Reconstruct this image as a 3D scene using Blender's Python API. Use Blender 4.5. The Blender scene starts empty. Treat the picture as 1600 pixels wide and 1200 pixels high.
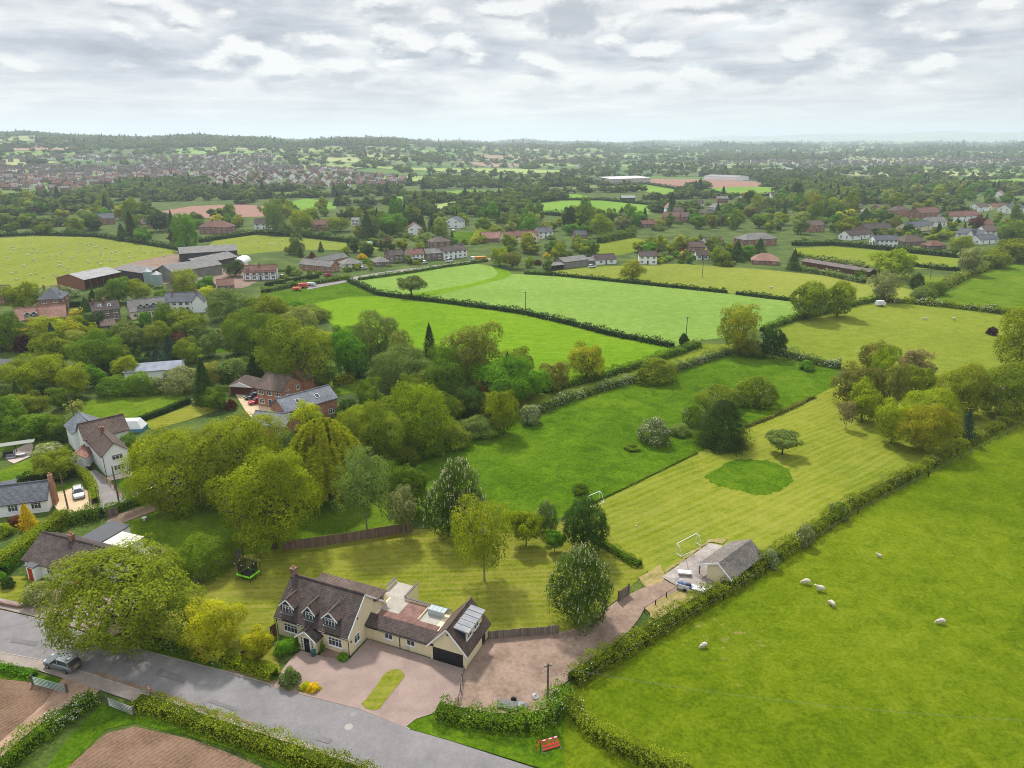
import bpy, math, random
import numpy as np
from mathutils import Vector, Matrix, geometry

# ------------------------------------------------------------------ camera, sky, sun, exposure
PT = math.radians(18.8); FPX = 1109.0; CH = 60.0
SP, CP = math.sin(PT), math.cos(PT)
scene = bpy.context.scene
COL = scene.collection
cd = bpy.data.cameras.new("camera"); cam = bpy.data.objects.new("camera", cd); COL.objects.link(cam)
cam.location = (0, 0, CH); cam.rotation_euler = (math.radians(90 - 18.8), 0, 0)
cd.sensor_width = 36; cd.lens = 36 * FPX / 1600; cd.clip_start = 1; cd.clip_end = 80000
scene.camera = cam
scene.view_settings.view_transform = 'Standard'; scene.view_settings.look = 'None'
scene.view_settings.exposure = 0.28; scene.view_settings.gamma = 1
scene.render.resolution_x = 1024; scene.render.resolution_y = 768
cy = scene.cycles
cy.max_bounces = 6; cy.diffuse_bounces = 3; cy.glossy_bounces = 2; cy.transmission_bounces = 3
cy.transparent_max_bounces = 6; cy.volume_bounces = 1; cy.use_denoising = True
try: cy.pixel_filter_type = 'BLACKMAN_HARRIS'; cy.filter_width = 1.0
except Exception: pass
cy.caustics_reflective = False; cy.caustics_refractive = False
try: cy.denoising_prefilter = 'NONE'
except Exception: pass

SUN_EL = math.radians(52); SUN_AZ = math.radians(-20)      # azimuth from +Y (forward), negative is left
sdir = Vector((math.sin(SUN_AZ) * math.cos(SUN_EL), math.cos(SUN_AZ) * math.cos(SUN_EL), math.sin(SUN_EL)))
sl = bpy.data.lights.new("sun", 'SUN'); sl.energy = 3.9; sl.angle = math.radians(5); sl.color = (1.0, 0.95, 0.87)
so = bpy.data.objects.new("sun", sl); COL.objects.link(so)
so.rotation_euler = (-sdir).to_track_quat('-Z', 'Y').to_euler()

class NT:
    """small helper for building node trees"""
    def __init__(s, tree): s.t = tree; s.n = tree.nodes; s.l = tree.links
    def add(s, typ, **kw):
        n = s.n.new(typ)
        for k, v in kw.items():
            if k == 'ins':
                for a, b in v.items():
                    if isinstance(b, bpy.types.NodeSocket): s.l.new(b, n.inputs[a])
                    else: n.inputs[a].default_value = b
            else: setattr(n, k, v)
        return n
    def math(s, op, a, b=None, c=None, clamp=False):
        n = s.n.new('ShaderNodeMath'); n.operation = op; n.use_clamp = clamp
        for i, v in enumerate((a, b, c)):
            if v is None: continue
            if isinstance(v, bpy.types.NodeSocket): s.l.new(v, n.inputs[i])
            else: n.inputs[i].default_value = v
        return n.outputs[0]
    def mix(s, f, a, b, blend='MIX'):
        n = s.n.new('ShaderNodeMix'); n.data_type = 'RGBA'; n.blend_type = blend
        for k, v in ((0, f), (6, a), (7, b)):
            if isinstance(v, bpy.types.NodeSocket): s.l.new(v, n.inputs[k])
            else: n.inputs[k].default_value = (tuple(v) + (1,))[:4] if k else v
        return n.outputs[2]
    def noise(s, vec, scale, detail=3, rough=0.55, dist=0.0, dim='3D'):
        n = s.add('ShaderNodeTexNoise', noise_dimensions=dim)
        n.inputs['Scale'].default_value = scale; n.inputs['Detail'].default_value = detail
        n.inputs['Roughness'].default_value = rough; n.inputs['Distortion'].default_value = dist
        if vec is not None: s.l.new(vec, n.inputs['Vector'])
        return n.outputs['Fac']
    def ramp(s, fac, stops, interp='LINEAR'):
        n = s.n.new('ShaderNodeValToRGB'); n.color_ramp.interpolation = interp
        e = n.color_ramp.elements
        while len(e) < len(stops): e.new(0.5)
        for q, (p, c) in zip(e, stops):
            q.position = p; q.color = (tuple(c) + (1,))[:4] if not isinstance(c, (int, float)) else (c, c, c, 1)
        s.l.new(fac, n.inputs[0]); return n.outputs[0]
    def rng(s, v, a, b, c, d):
        n = s.n.new('ShaderNodeMapRange')
        s.l.new(v, n.inputs[0])
        for i, x in enumerate((a, b, c, d)): n.inputs[i + 1].default_value = x
        return n.outputs[0]

world = bpy.data.worlds.new("World"); scene.world = world; world.use_nodes = True
W = NT(world.node_tree); W.n.clear()
sky = W.add('ShaderNodeTexSky'); sky.sky_type = 'NISHITA'; sky.sun_disc = False
sky.sun_elevation = SUN_EL; sky.sun_rotation = SUN_AZ; sky.air_density = 1.0; sky.dust_density = 2.0
tc = W.add('ShaderNodeTexCoord'); sep = W.add('ShaderNodeSeparateXYZ', ins={0: tc.outputs['Generated']})
zz = W.math('ADD', W.math('MAXIMUM', sep.outputs[2], 0.0), 0.055)
u = W.math('DIVIDE', sep.outputs[0], zz); v = W.math('DIVIDE', sep.outputs[1], zz)
cv = W.add('ShaderNodeCombineXYZ', ins={0: u, 1: v, 2: 0.0}).outputs[0]
# high broken layer, seen in perspective
c1 = W.noise(cv, 0.55, 7, 0.58, 0.25)
c2 = W.noise(W.add('ShaderNodeVectorMath', operation='ADD', ins={0: cv, 1: (0.10, 0.35, 3.1)}).outputs[0], 0.8, 8, 0.6, 0.2)
# billowy cumulus: density in direction space, lit from above (density here minus density a little higher)
mp = W.add('ShaderNodeMapping', ins={'Vector': tc.outputs['Generated'], 'Scale': (1.0, 1.0, 2.4)}).outputs[0]
def dens(off):
    vv = W.add('ShaderNodeVectorMath', operation='ADD', ins={0: mp, 1: off}).outputs[0]
    lo = W.noise(vv, 5.0, 2, 0.5, 0.0)
    vo = W.add('ShaderNodeTexVoronoi', feature='SMOOTH_F1', ins={'Vector': W.mix(.09, vv, W.add('ShaderNodeTexNoise', ins={'Vector': vv, 'Scale': 13.0, 'Detail': 7.0, 'Roughness': .65}).outputs['Color']), 'Scale': 15.0, 'Smoothness': .5}).outputs['Distance']
    return W.math('ADD', W.math('MULTIPLY', lo, 1.25), W.math('MULTIPLY', W.math('SUBTRACT', .5, vo), .55)), lo
d0, lo0 = dens((0, 0, 0)); d1, lo1 = dens((0, 0, 0.035))
edge = W.math('SUBTRACT', d0, d1)
puff = W.rng(d0, .575, .70, 0, 1)
puffc = W.ramp(W.math('ADD', W.math('MULTIPLY', edge, 2.3), .5), [(0.25, (.33, .36, .41)), (0.44, (.46, .485, .52)), (0.56, (.60, .61, .63)), (0.72, (.76, .755, .74))])
sh = W.math('ADD', W.math('MULTIPLY', c2, .55), W.math('MULTIPLY', W.noise(mp, 5.0, 8, 0.58, 0.1), .45))
K = 10.3
cloudc = W.ramp(sh, [(0.37, (0.28, 0.31, 0.36)), (0.45, (0.43, 0.455, 0.505)), (0.525, (0.61, 0.62, 0.64)), (0.61, (0.82, 0.81, 0.795))])
lowz = W.rng(sep.outputs[2], .235, .13, .35, 1)
cloudc = W.mix(W.math('MULTIPLY', W.math('MULTIPLY', puff, lowz), W.rng(sep.outputs[2], .045, .08, 0, 1)), cloudc, puffc)
hb = W.rng(sep.outputs[2], .30, .60, K, K * 1.75)      # clouds overhead, towards the sun, are brighter
cloudc = W.mix(1.0, cloudc, W.add('ShaderNodeCombineXYZ', ins={0: hb, 1: hb, 2: hb}).outputs[0], 'MULTIPLY')
# one small dark cloud high in the middle of the view
dv = W.add('ShaderNodeVectorMath', operation='MULTIPLY', ins={0: W.add('ShaderNodeVectorMath', operation='SUBTRACT', ins={0: tc.outputs['Generated'], 1: (.074, .9875, .142)}).outputs[0], 1: (1, 1, 2.6)})
dl = W.add('ShaderNodeVectorMath', operation='LENGTH', ins={0: dv.outputs[0]}).outputs['Value']
dn = W.math('SUBTRACT', dl, W.math('MULTIPLY', W.math('SUBTRACT', W.noise(tc.outputs['Generated'], 34, 6, .6), .5), .085))
cloudc = W.mix(W.rng(dn, .050, .034, 0, .85), cloudc, (.36 * K, .385 * K, .43 * K))
cover = W.math('MAXIMUM', W.rng(c1, 0.36, 0.46, 0.35, 1.0), puff)
cover = W.math('MAXIMUM', cover, W.rng(sep.outputs[2], 0.14, 0.03, 0.0, 1.0))
skyc = W.mix(.35, sky.outputs[0], (5.6, 6.6, 7.6))
allc = W.mix(cover, skyc, cloudc)
hz = W.rng(sep.outputs[2], 0.09, 0.0, 0.0, 0.85)
allc = W.mix(hz, allc, (0.69 * K, 0.665 * K, 0.645 * K))
bg = W.add('ShaderNodeBackground', ins={'Color': allc, 'Strength': 0.1})
world.cycles.sampling_method = 'MANUAL'; world.cycles.sample_map_resolution = 256
W.l.new(bg.outputs[0], W.add('ShaderNodeOutputWorld').inputs[0])

# ------------------------------------------------------------------ geometry helpers
def sstep(a, b, x):
    t = np.clip((np.asarray(x, float) - a) / (b - a), 0, 1); return t * t * (3 - 2 * t)
def terrain(x, y):
    x = np.asarray(x, float); y = np.asarray(y, float)
    r = np.hypot(x, y); az = np.degrees(np.arctan2(x, y))
    left = sstep(4, -14, az); right = sstep(4, 16, az); mid = np.clip(1 - left - right, 0, 1)
    w1 = 0.5 + 0.5 * np.sin(az * 0.55 + 1.0); w2 = 0.5 + 0.5 * np.sin(az * 1.3 + 0.4)
    hl = (50 + 13 * w1 + 4 * w2 + 8 * sstep(-20, -34, az)) * sstep(1600, 3300, r)
    hm = (36 + 10 * w2) * sstep(1250, 4400, r) + 26 * sstep(5200, 9000, r) * w1
    hr = (26 + 10 * w2) * sstep(1300, 5200, r) + 40 * sstep(6500, 10500, r)
    far = (150 * sstep(5, 20, az) + 55 * sstep(18, 34, az) + 16 * np.sin(az * .9)) * sstep(14000, 18500, r) * sstep(3, 9, az)
    h = left * hl + mid * hm + right * hr + far
    h = h + 5 * np.sin(x / 310.0 + 1) * np.sin(y / 420.0) * sstep(2200, 3200, r)
    h = h + 24 * left * sstep(950, 2000, r) * (1 - sstep(2000, 3300, r) * .6)
    return np.where(np.abs(az) > 75, 0, h)
def G(px, py, h=0.0):
    """ground point seen at pixel px,py of the 1600x1200 photograph"""
    yc = (py - 600) / FPX; q = SP + yc * CP
    z = (CH - h) / max(q, 1e-5)
    X, Y = (px - 800) / FPX * z, z * (CP - yc * SP)
    if py > 300: return Vector((X, Y, h))
    dx, dy, dz = (px - 800) / FPX, CP - yc * SP, -q
    t = 700.0
    while t < 30000:
        if CH + dz * t <= float(terrain(dx * t, dy * t)): break
        t *= 1.004
    return Vector((dx * t, dy * t, float(terrain(dx * t, dy * t))))
def PIX(p):
    d = CH - p[2]; zc = p[1] * CP + d * SP
    return 800 + FPX * p[0] / zc, 600 + FPX * (d * CP - p[1] * SP) / zc
def HAT(base, topy):
    b = G(*base); lo, hi = 0.0, 60.0
    for _ in range(30):
        m = (lo + hi) / 2
        if PIX((b.x, b.y, b.z + m))[1] > topy: lo = m
        else: hi = m
    return lo
def UX(deg): a = math.radians(deg); return Vector((math.cos(a), math.sin(a), 0))

class MB:
    """collects faces (with material slots) and links them as one mesh object"""
    def __init__(s): s.v = []; s.f = []; s.m = []
    def face(s, pts, m=0):
        i = len(s.v); s.v += [tuple(p) for p in pts]; s.f.append(tuple(range(i, i + len(pts)))); s.m.append(m)
    def box(s, x0, x1, y0, y1, z0, z1, m=0, tf=None):
        c = [(x0, y0, z0), (x1, y0, z0), (x1, y1, z0), (x0, y1, z0), (x0, y0, z1), (x1, y0, z1), (x1, y1, z1), (x0, y1, z1)]
        if tf is not None: c = [tuple(tf @ Vector(p)) for p in c]
        i = len(s.v); s.v += c
        for q in ((3, 2, 1, 0), (4, 5, 6, 7), (0, 1, 5, 4), (1, 2, 6, 5), (2, 3, 7, 6), (3, 0, 4, 7)):
            s.f.append(tuple(i + k for k in q)); s.m.append(m)
    def prism(s, poly, axis, a, b, m=0, skip=()):
        """polygon (list of 2D) extruded along axis 'x' (yz), 'y' (xz) or 'z' (xy)"""
        def P(p, t): return {'x': (t, p[0], p[1]), 'y': (p[0], t, p[1]), 'z': (p[0], p[1], t)}[axis]
        n = len(poly); i = len(s.v)
        s.v += [P(p, a) for p in poly] + [P(p, b) for p in poly]
        s.f.append(tuple(i + k for k in range(n))[::-1]); s.m.append(m)
        s.f.append(tuple(i + n + k for k in range(n))); s.m.append(m)
        for k in range(n):
            if k in skip: continue
            s.f.append((i + k, i + (k + 1) % n, i + n + (k + 1) % n, i + n + k)); s.m.append(m)
    def tube(s, pts, rad, m=0, n=6, cap=True):
        pts = [Vector(p) for p in pts]
        if isinstance(rad, (int, float)): rad = [rad] * len(pts)
        rings = []
        for k, p in enumerate(pts):
            d = (pts[min(k + 1, len(pts) - 1)] - pts[max(k - 1, 0)]).normalized()
            a = d.cross(Vector((0, 0, 1)) if abs(d.z) < .9 else Vector((1, 0, 0))).normalized(); b = d.cross(a)
            i = len(s.v)
            for j in range(n):
                t = 2 * math.pi * j / n; s.v.append(tuple(p + (a * math.cos(t) + b * math.sin(t)) * rad[k]))
            rings.append(i)
        for r0, r1 in zip(rings, rings[1:]):
            for j in range(n):
                s.f.append((r0 + j, r0 + (j + 1) % n, r1 + (j + 1) % n, r1 + j)); s.m.append(m)
        if cap:
            s.f.append(tuple(rings[0] + j for j in range(n))[::-1]); s.m.append(m)
            s.f.append(tuple(rings[-1] + j for j in range(n))); s.m.append(m)
    def mesh(s, name, mats, smooth=False):
        me = bpy.data.meshes.new(name); me.from_pydata(s.v, [], s.f)
        for x in mats: me.materials.append(x)
        if len(mats) > 1: me.polygons.foreach_set('material_index', s.m)
        me.update()
        # metric box-projected uv
        nl = len(me.loops); vi = np.empty(nl, np.int32); me.loops.foreach_get('vertex_index', vi)
        co = np.array(s.v, float)[vi]
        nor = np.empty(len(s.f) * 3); me.polygons.foreach_get('normal', nor); nor = nor.reshape(-1, 3)
        tot = np.array([len(f) for f in s.f]); nr = np.repeat(nor, tot, axis=0)
        t = np.cross([0, 0, 1.0], nr); L = np.linalg.norm(t, axis=1); t[L < .05] = (1, 0, 0); t /= np.maximum(np.linalg.norm(t, axis=1), 1e-9)[:, None]
        b = np.cross(nr, t); uv = np.stack([(co * t).sum(1), (co * b).sum(1)], 1)
        ul = me.uv_layers.new(name='UVMap'); ul.data.foreach_set('uv', uv.ravel().astype(np.float32))
        if smooth: me.polygons.foreach_set('use_smooth', [True] * len(s.f))
        return me
    def build(s, name, mats, parent=None, loc=None, rz=0, smooth=False):
        if not isinstance(mats, (list, tuple)): mats = [mats]
        return link(name, s.mesh(name, mats, smooth), parent, loc, rz)
def link(name, me, parent=None, loc=None, rz=0):
    o = bpy.data.objects.new(name, me); COL.objects.link(o)
    if loc is not None: o.location = loc
    if rz: o.rotation_euler = (0, 0, rz)
    if parent is not None: o.parent = parent
    return o
def tag(o, label=None, cat=None, group=None, kind=None):
    if label: o['label'] = label
    if cat: o['category'] = cat
    if group: o['group'] = group
    if kind: o['kind'] = kind
    return o
def empty(name, loc, rz=0, label=None, cat=None, group=None):
    o = bpy.data.objects.new(name, None); COL.objects.link(o); o.location = loc; o.rotation_euler = (0, 0, rz)
    o.empty_display_size = .5
    return tag(o, label, cat, group)
def copy_tree(o, parent=None):
    c = o.copy(); COL.objects.link(c); c.parent = parent
    for ch in list(o.children): copy_tree(ch, c)
    return c

# ------------------------------------------------------------------ materials
def newmat(name):
    m = bpy.data.materials.new(name); m.use_nodes = True
    t = NT(m.node_tree); t.n.clear()
    return m, t
def finish(m, t, col, rough=0.8, bump=None, bstr=0.3, bdist=0.02, spec=0.3, metal=0.0, extra=None):
    p = t.add('ShaderNodeBsdfPrincipled')
    for k, v in (('Base Color', col), ('Roughness', rough), ('Metallic', metal), ('Specular IOR Level', spec)):
        if isinstance(v, bpy.types.NodeSocket): t.l.new(v, p.inputs[k])
        else: p.inputs[k].default_value = (tuple(v) + (1,))[:4] if k == 'Base Color' else v
    if bump is not None:
        b = t.add('ShaderNodeBump', ins={'Height': bump, 'Strength': bstr, 'Distance': bdist}); t.l.new(b.outputs[0], p.inputs['Normal'])
    o = t.add('ShaderNodeOutputMaterial'); t.l.new((extra(p) if extra else p.outputs[0]), o.inputs[0])
    return m
def mul(c, k): return tuple(x * k for x in c)
_mc = {}
def cached(f):
    def g(*a):
        k = (f.__name__,) + a
        if k not in _mc: _mc[k] = f(*a)
        return _mc[k]
    return g
@cached
def flat(name, col, rough=0.6, metal=0.0, var=0.12, spec=.4):
    m, t = newmat(name); pos = t.add('ShaderNodeTexCoord').outputs['Object']
    n = t.noise(pos, 1.3, 5, .6); c = t.mix(n, mul(col, 1 - var * 1.6), mul(col, 1 + var))
    return finish(m, t, c, rough, metal=metal, spec=spec)
@cached
def render_wall(name, col):
    m, t = newmat(name); pos = t.add('ShaderNodeNewGeometry').outputs['Position']
    n = t.noise(pos, 0.6, 5, .65); n2 = t.noise(pos, 9, 3, .6)
    sp = t.add('ShaderNodeMapping', ins={'Vector': pos, 'Scale': (3, 3, .25)}).outputs[0]
    n3 = t.noise(sp, 1.2, 4, .6)
    c = t.mix(t.rng(n, .35, .75, 0, .45), col, mul(col, .86)); c = t.mix(t.rng(n3, .5, .8, 0, .4), c, mul(col, .75))
    return finish(m, t, c, .9, n2, .25, .01)
@cached
def brick_wall(name, c1, c2, mortar):
    m, t = newmat(name); uv = t.add('ShaderNodeTexCoord').outputs['UV']
    b = t.add('ShaderNodeTexBrick', ins={'Vector': uv, 'Color1': c1 + (1,), 'Color2': c2 + (1,), 'Mortar': mortar + (1,), 'Scale': 1.0, 'Mortar Size': .012, 'Brick Width': .225, 'Row Height': .075})
    n = t.noise(t.add('ShaderNodeNewGeometry').outputs['Position'], .8, 5, .6)
    c = t.mix(1.0, b.outputs[0], t.ramp(n, [(.3, .7), (.7, 1.25)]), 'MULTIPLY')
    return finish(m, t, c, .9)
@cached
def tiles(name, col, lich=(.30, .28, .20), amt=.35, w=.33, h=.28):
    m, t = newmat(name); uv = t.add('ShaderNodeTexCoord').outputs['UV']; pos = t.add('ShaderNodeNewGeometry').outputs['Position']
    b = t.add('ShaderNodeTexBrick', ins={'Vector': uv, 'Color1': mul(col, .75) + (1,), 'Color2': mul(col, 1.3) + (1,), 'Mortar': mul(col, .30) + (1,), 'Scale': 1.0, 'Mortar Size': .022, 'Mortar Smooth': .4, 'Brick Width': w, 'Row Height': h})
    n = t.noise(pos, .9, 6, .7); n2 = t.noise(pos, 6.0, 4, .7)
    c = t.mix(t.math('MULTIPLY', t.rng(n, .45, .75, 0, 1), amt), b.outputs[0], lich)
    c = t.mix(t.rng(n2, .62, .72, 0, amt), c, lich)
    c = t.mix(1.0, c, t.ramp(t.noise(pos, .25, 3), [(.3, .78), (.7, 1.2)]), 'MULTIPLY')
    sx = t.add('ShaderNodeSeparateXYZ', ins={0: uv}).outputs[1]
    saw = t.math('FRACT', t.math('DIVIDE', sx, h))
    return finish(m, t, c, .85, t.math('SUBTRACT', 1.0, saw), .8, .05)
@cached
def sheet_metal(name, col, pitch=.30, rough=.55, metal=.2, st=.6):
    m, t = newmat(name); uv = t.add('ShaderNodeTexCoord').outputs['UV']; pos = t.add('ShaderNodeNewGeometry').outputs['Position']
    sx = t.add('ShaderNodeSeparateXYZ', ins={0: uv}).outputs[0]
    wv = t.math('SINE', t.math('MULTIPLY', sx, 2 * math.pi / pitch))
    n = t.noise(pos, .5, 6, .7)
    c = t.mix(t.rng(n, .35, .7, 0, 1), mul(col, .62), mul(col, 1.12))
    c = t.mix(t.math('MULTIPLY', t.math('ADD', wv, 1), .12), c, mul(col, .5))
    return finish(m, t, c, rough, wv, st, .03, metal=metal)
@cached
def planks(name, col, w=.14):
    m, t = newmat(name); uv = t.add('ShaderNodeTexCoord').outputs['UV']
    b = t.add('ShaderNodeTexBrick', ins={'Vector': uv, 'Color1': mul(col, .7) + (1,), 'Color2': mul(col, 1.25) + (1,), 'Mortar': mul(col, .25) + (1,), 'Scale': 1.0, 'Mortar Size': .008, 'Brick Width': w, 'Row Height': 3.0, 'Bias': 0.0})
    n = t.noise(t.add('ShaderNodeMapping', ins={'Vector': t.add('ShaderNodeNewGeometry').outputs['Position'], 'Scale': (8, 8, .8)}).outputs[0], 1.0, 4, .6)
    return finish(m, t, t.mix(1.0, b.outputs[0], t.ramp(n, [(.25, .7), (.75, 1.25)]), 'MULTIPLY'), .9)
def glassmat():
    m, t = newmat('window_glass'); n = t.noise(t.add('ShaderNodeNewGeometry').outputs['Position'], .9, 2)
    return finish(m, t, t.mix(n, (.012, .015, .02), (.07, .08, .09)), .08, spec=.6)
GLASS = glassmat()
WHITE = flat('white_paint', (.74, .75, .76), .5)
BLACK = flat('black_plastic', (.015, .016, .018), .4)
CREAM = render_wall('cream_render', (.70, .61, .40))
WHITER = render_wall('white_render', (.80, .81, .82))
CREAM2 = render_wall('pale_render', (.62, .60, .50))
BRICK = brick_wall('red_brick', (.30, .10, .055), (.24, .075, .045), (.26, .21, .17))
BRICKO = brick_wall('orange_brick', (.40, .15, .07), (.34, .12, .06), (.3, .23, .18))
BRICKB = brick_wall('brown_brick', (.20, .10, .07), (.17, .085, .06), (.22, .18, .15))
BRWALL = {'brick': BRICK, 'orange': BRICKO, 'brown': BRICKB, 'cream': CREAM, 'white': WHITER, 'pale': CREAM2}
ROOF = {'dark': tiles('dark_brown_tiles', (.060, .043, .040), (.16, .14, .11), .35),
        'brown': tiles('brown_tiles', (.105, .072, .060), (.20, .17, .12), .35),
        'red': tiles('red_brown_tiles', (.16, .072, .055), (.22, .18, .14), .3),
        'pink': tiles('pink_tiles', (.30, .155, .12), (.3, .26, .2), .25),
        'slate': tiles('grey_slates', (.095, .105, .125), (.17, .18, .17), .25, .3, .22),
        'warmgrey': tiles('warm_grey_tiles', (.175, .155, .14), (.28, .25, .20), .35),
        'grey': tiles('grey_concrete_tiles', (.17, .165, .16), (.26, .25, .21), .4),
        'orange': tiles('orange_tiles', (.33, .12, .055), (.3, .24, .16), .25),
        'blueslate': tiles('blue_grey_slates', (.16, .175, .205), (.24, .25, .26), .2, .3, .2)}
FELT = flat('roof_felt', (.085, .09, .10), .85)
STEEL = flat('galvanised_steel', (.34, .36, .37), .45, .5)
DSLATE = flat('dark_blue_slate_hanging', (.025, .035, .05), .7)
LEAD = sheet_metal('lead_sheet', (.26, .27, .29), 1.1, .5, .2, .2)
POLEW = flat('weathered_timber', (.13, .10, .075), .9)
GREYW = planks('grey_timber_boards', (.20, .165, .135))
BROWNW = planks('brown_timber_boards', (.13, .055, .03))
# ------------------------------------------------------------------ ground, fields, roads
def grass_mat(name, dark, mid, light, stripe=None, patch=.03, contrast=1.0, bump=.5, worn=None):
    """stripe = (angle deg of the lines, spacing m, amount, colour)"""
    m, t = newmat(name); pos = t.add('ShaderNodeNewGeometry').outputs['Position']
    big = t.noise(pos, patch, 5, .6, .5); md = t.noise(pos, .30, 7, .74, .8); fine = t.noise(pos, 1.9, 5, .8)
    v = t.math('ADD', t.math('ADD', t.math('MULTIPLY', big, .26), t.math('MULTIPLY', md, .34)), t.math('MULTIPLY', fine, .40))
    k = .085 / contrast
    c = t.ramp(v, [(.5 - k, dark), (.5, mid), (.5 + k, light)])
    if stripe:
        ang, sp, amt, sc = stripe[:4]
        mp = t.add('ShaderNodeMapping', ins={'Vector': pos, 'Rotation': (0, 0, -math.radians(ang))}).outputs[0]
        y = t.add('ShaderNodeSeparateXYZ', ins={0: mp}).outputs[1]
        d = t.math('MULTIPLY', t.math('SUBTRACT', t.noise(pos, .05, 2), .5), sp * 1.6)
        w = t.math('SINE', t.math('MULTIPLY', t.math('ADD', y, d), 2 * math.pi / sp))
        st = t.add('ShaderNodeMapping', ins={'Vector': mp, 'Scale': (.05, 1.0, 1)}).outputs[0]
        brk = t.noise(st, 1.3 / max(sp, .6), 6, .75)
        f = t.math('MULTIPLY', t.rng(t.math('ADD', t.math('MULTIPLY', w, .16), t.math('MULTIPLY', brk, 2.6)), .95, 1.75, 0, 1), amt)
        c = t.mix(f, c, sc)
    if worn:
        dd = t.add('ShaderNodeVectorMath', operation='DISTANCE', ins={0: pos, 1: tuple(worn[0])}).outputs['Value']
        wn = t.math('SUBTRACT', t.noise(pos, .75, 5, .7), t.math('MULTIPLY', t.math('DIVIDE', dd, worn[1]), .10))
        c = t.mix(t.rng(wn, .545, .60, 0, .6), c, (.30, .22, .11))
    return finish(m, t, c, .95, t.math('ADD', fine, md), bump, .35, spec=0.0)
def ground_mat():
    m, t = newmat('open_country'); pos = t.add('ShaderNodeNewGeometry').outputs['Position']
    vr = t.add('ShaderNodeTexVoronoi', voronoi_dimensions='2D', ins={'Vector': pos, 'Scale': 1 / 230.0, 'Randomness': .9})
    sepc = t.add('ShaderNodeSeparateColor', ins={0: vr.outputs['Color']}).outputs[0]
    ed = t.add('ShaderNodeTexVoronoi', voronoi_dimensions='2D', feature='DISTANCE_TO_EDGE', ins={'Vector': pos, 'Scale': 1 / 230.0, 'Randomness': .9}).outputs['Distance']
    fields = t.ramp(sepc, [(0, (.08, .15, .03)), (.20, (.13, .22, .04)), (.38, (.19, .26, .07)), (.55, (.07, .12, .03)), (.68, (.17, .27, .07)), (.82, (.27, .30, .12)), (.95, (.26, .18, .12))], 'CONSTANT')
    woods = t.rng(t.noise(pos, 1 / 420.0, 5, .6), .53, .58, 0, 1)
    fields = t.mix(woods, fields, (.05, .09, .03))
    fields = t.mix(t.rng(ed, .03, .05, 1, 0), fields, (.03, .05, .018))
    near = t.ramp(t.math('ADD', t.math('MULTIPLY', t.noise(pos, .1, 4), .5), t.math('MULTIPLY', t.noise(pos, 1.5, 5, .7), .5)),
                  [(.38, (.026, .045, .010)), (.5, (.055, .092, .014)), (.62, (.115, .14, .03))])
    ln = t.add('ShaderNodeVectorMath', operation='LENGTH', ins={0: pos}).outputs['Value']
    c = t.mix(t.rng(ln, 900, 1300, 0, 1), near, fields)
    return finish(m, t, c, .95, t.noise(pos, 1.5, 5, .7), .4, .3, spec=.1)

def build_ground():
    rr = np.concatenate([[0.0], np.geomspace(25, 45000, 150)]); th = np.radians(np.arange(-180, 180, 1.25))
    R_, T_ = np.meshgrid(rr[1:], th, indexing='ij'); X = R_ * np.sin(T_); Y = R_ * np.cos(T_); Z = terrain(X, Y)
    v = np.concatenate([[[0, 0, 0]], np.stack([X.ravel(), Y.ravel(), Z.ravel()], 1)]); n = len(th); f = []
    for j in range(n): f.append((0, 1 + (j + 1) % n, 1 + j))
    for i in range(len(rr) - 2):
        a = 1 + i * n
        for j in range(n): f.append((a + j, a + (j + 1) % n, a + n + (j + 1) % n, a + n + j))
    me = bpy.data.meshes.new('ground'); me.from_pydata(v.tolist(), [], [tuple(q) for q in f]); me.materials.append(ground_mat())
    me.polygons.foreach_set('use_smooth', [True] * len(f)); me.update()
    o = link('ground', me); tag(o, 'open green country rolling out to far blue hills', 'ground', kind='structure')
build_ground()

def chaikin(p, n=2):
    for _ in range(n):
        q = []
        for i in range(len(p)):
            a, b = p[i], p[(i + 1) % len(p)]
            q += [a * .75 + b * .25, a * .25 + b * .75]
        p = q
    return p
SHN = 0
EXCL = []      # polygons (pixels) that scattered trees keep out of
def inpoly(x, y, poly):
    c = False; j = len(poly) - 1
    for i in range(len(poly)):
        xi, yi = poly[i]; xj, yj = poly[j]
        if (yi > y) != (yj > y) and x < (xj - xi) * (y - yi) / (yj - yi) + xi: c = not c
        j = i
    return c
def sheet(name, pts, layer, mat, label=None, sm=0, ex=True, jit=0.0):
    w = [G(*p) for p in pts]
    if ex: EXCL.append(list(pts))
    if sm: w = chaikin(w, sm)
    if jit:
        rnd = random.Random(len(pts) * 7 + layer); q = []
        for i in range(len(w)):
            a, b = w[i], w[(i + 1) % len(w)]; n = max(1, int((b - a).length / (jit * 3)))
            for k in range(n):
                p = a.lerp(b, k / n); q.append(p + Vector((rnd.uniform(-jit, jit), rnd.uniform(-jit, jit), 0)))
        w = q
    global SHN; SHN += 1
    w = [Vector((p.x, p.y, .03 * layer + .0003 * SHN + float(terrain(p.x, p.y)) + (.7 if p.length > 1100 else 0))) for p in w]
    
    tris = geometry.tessellate_polygon([w])
    me = bpy.data.meshes.new(name); me.from_pydata([tuple(p) for p in w], [], [tuple(q) for q in tris]); me.update()
    if me.polygons[0].normal.z < 0: me.flip_normals()
    me.materials.append(mat); o = link(name, me)
    return tag(o, label, name.replace('_', ' '), kind='structure')

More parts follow.
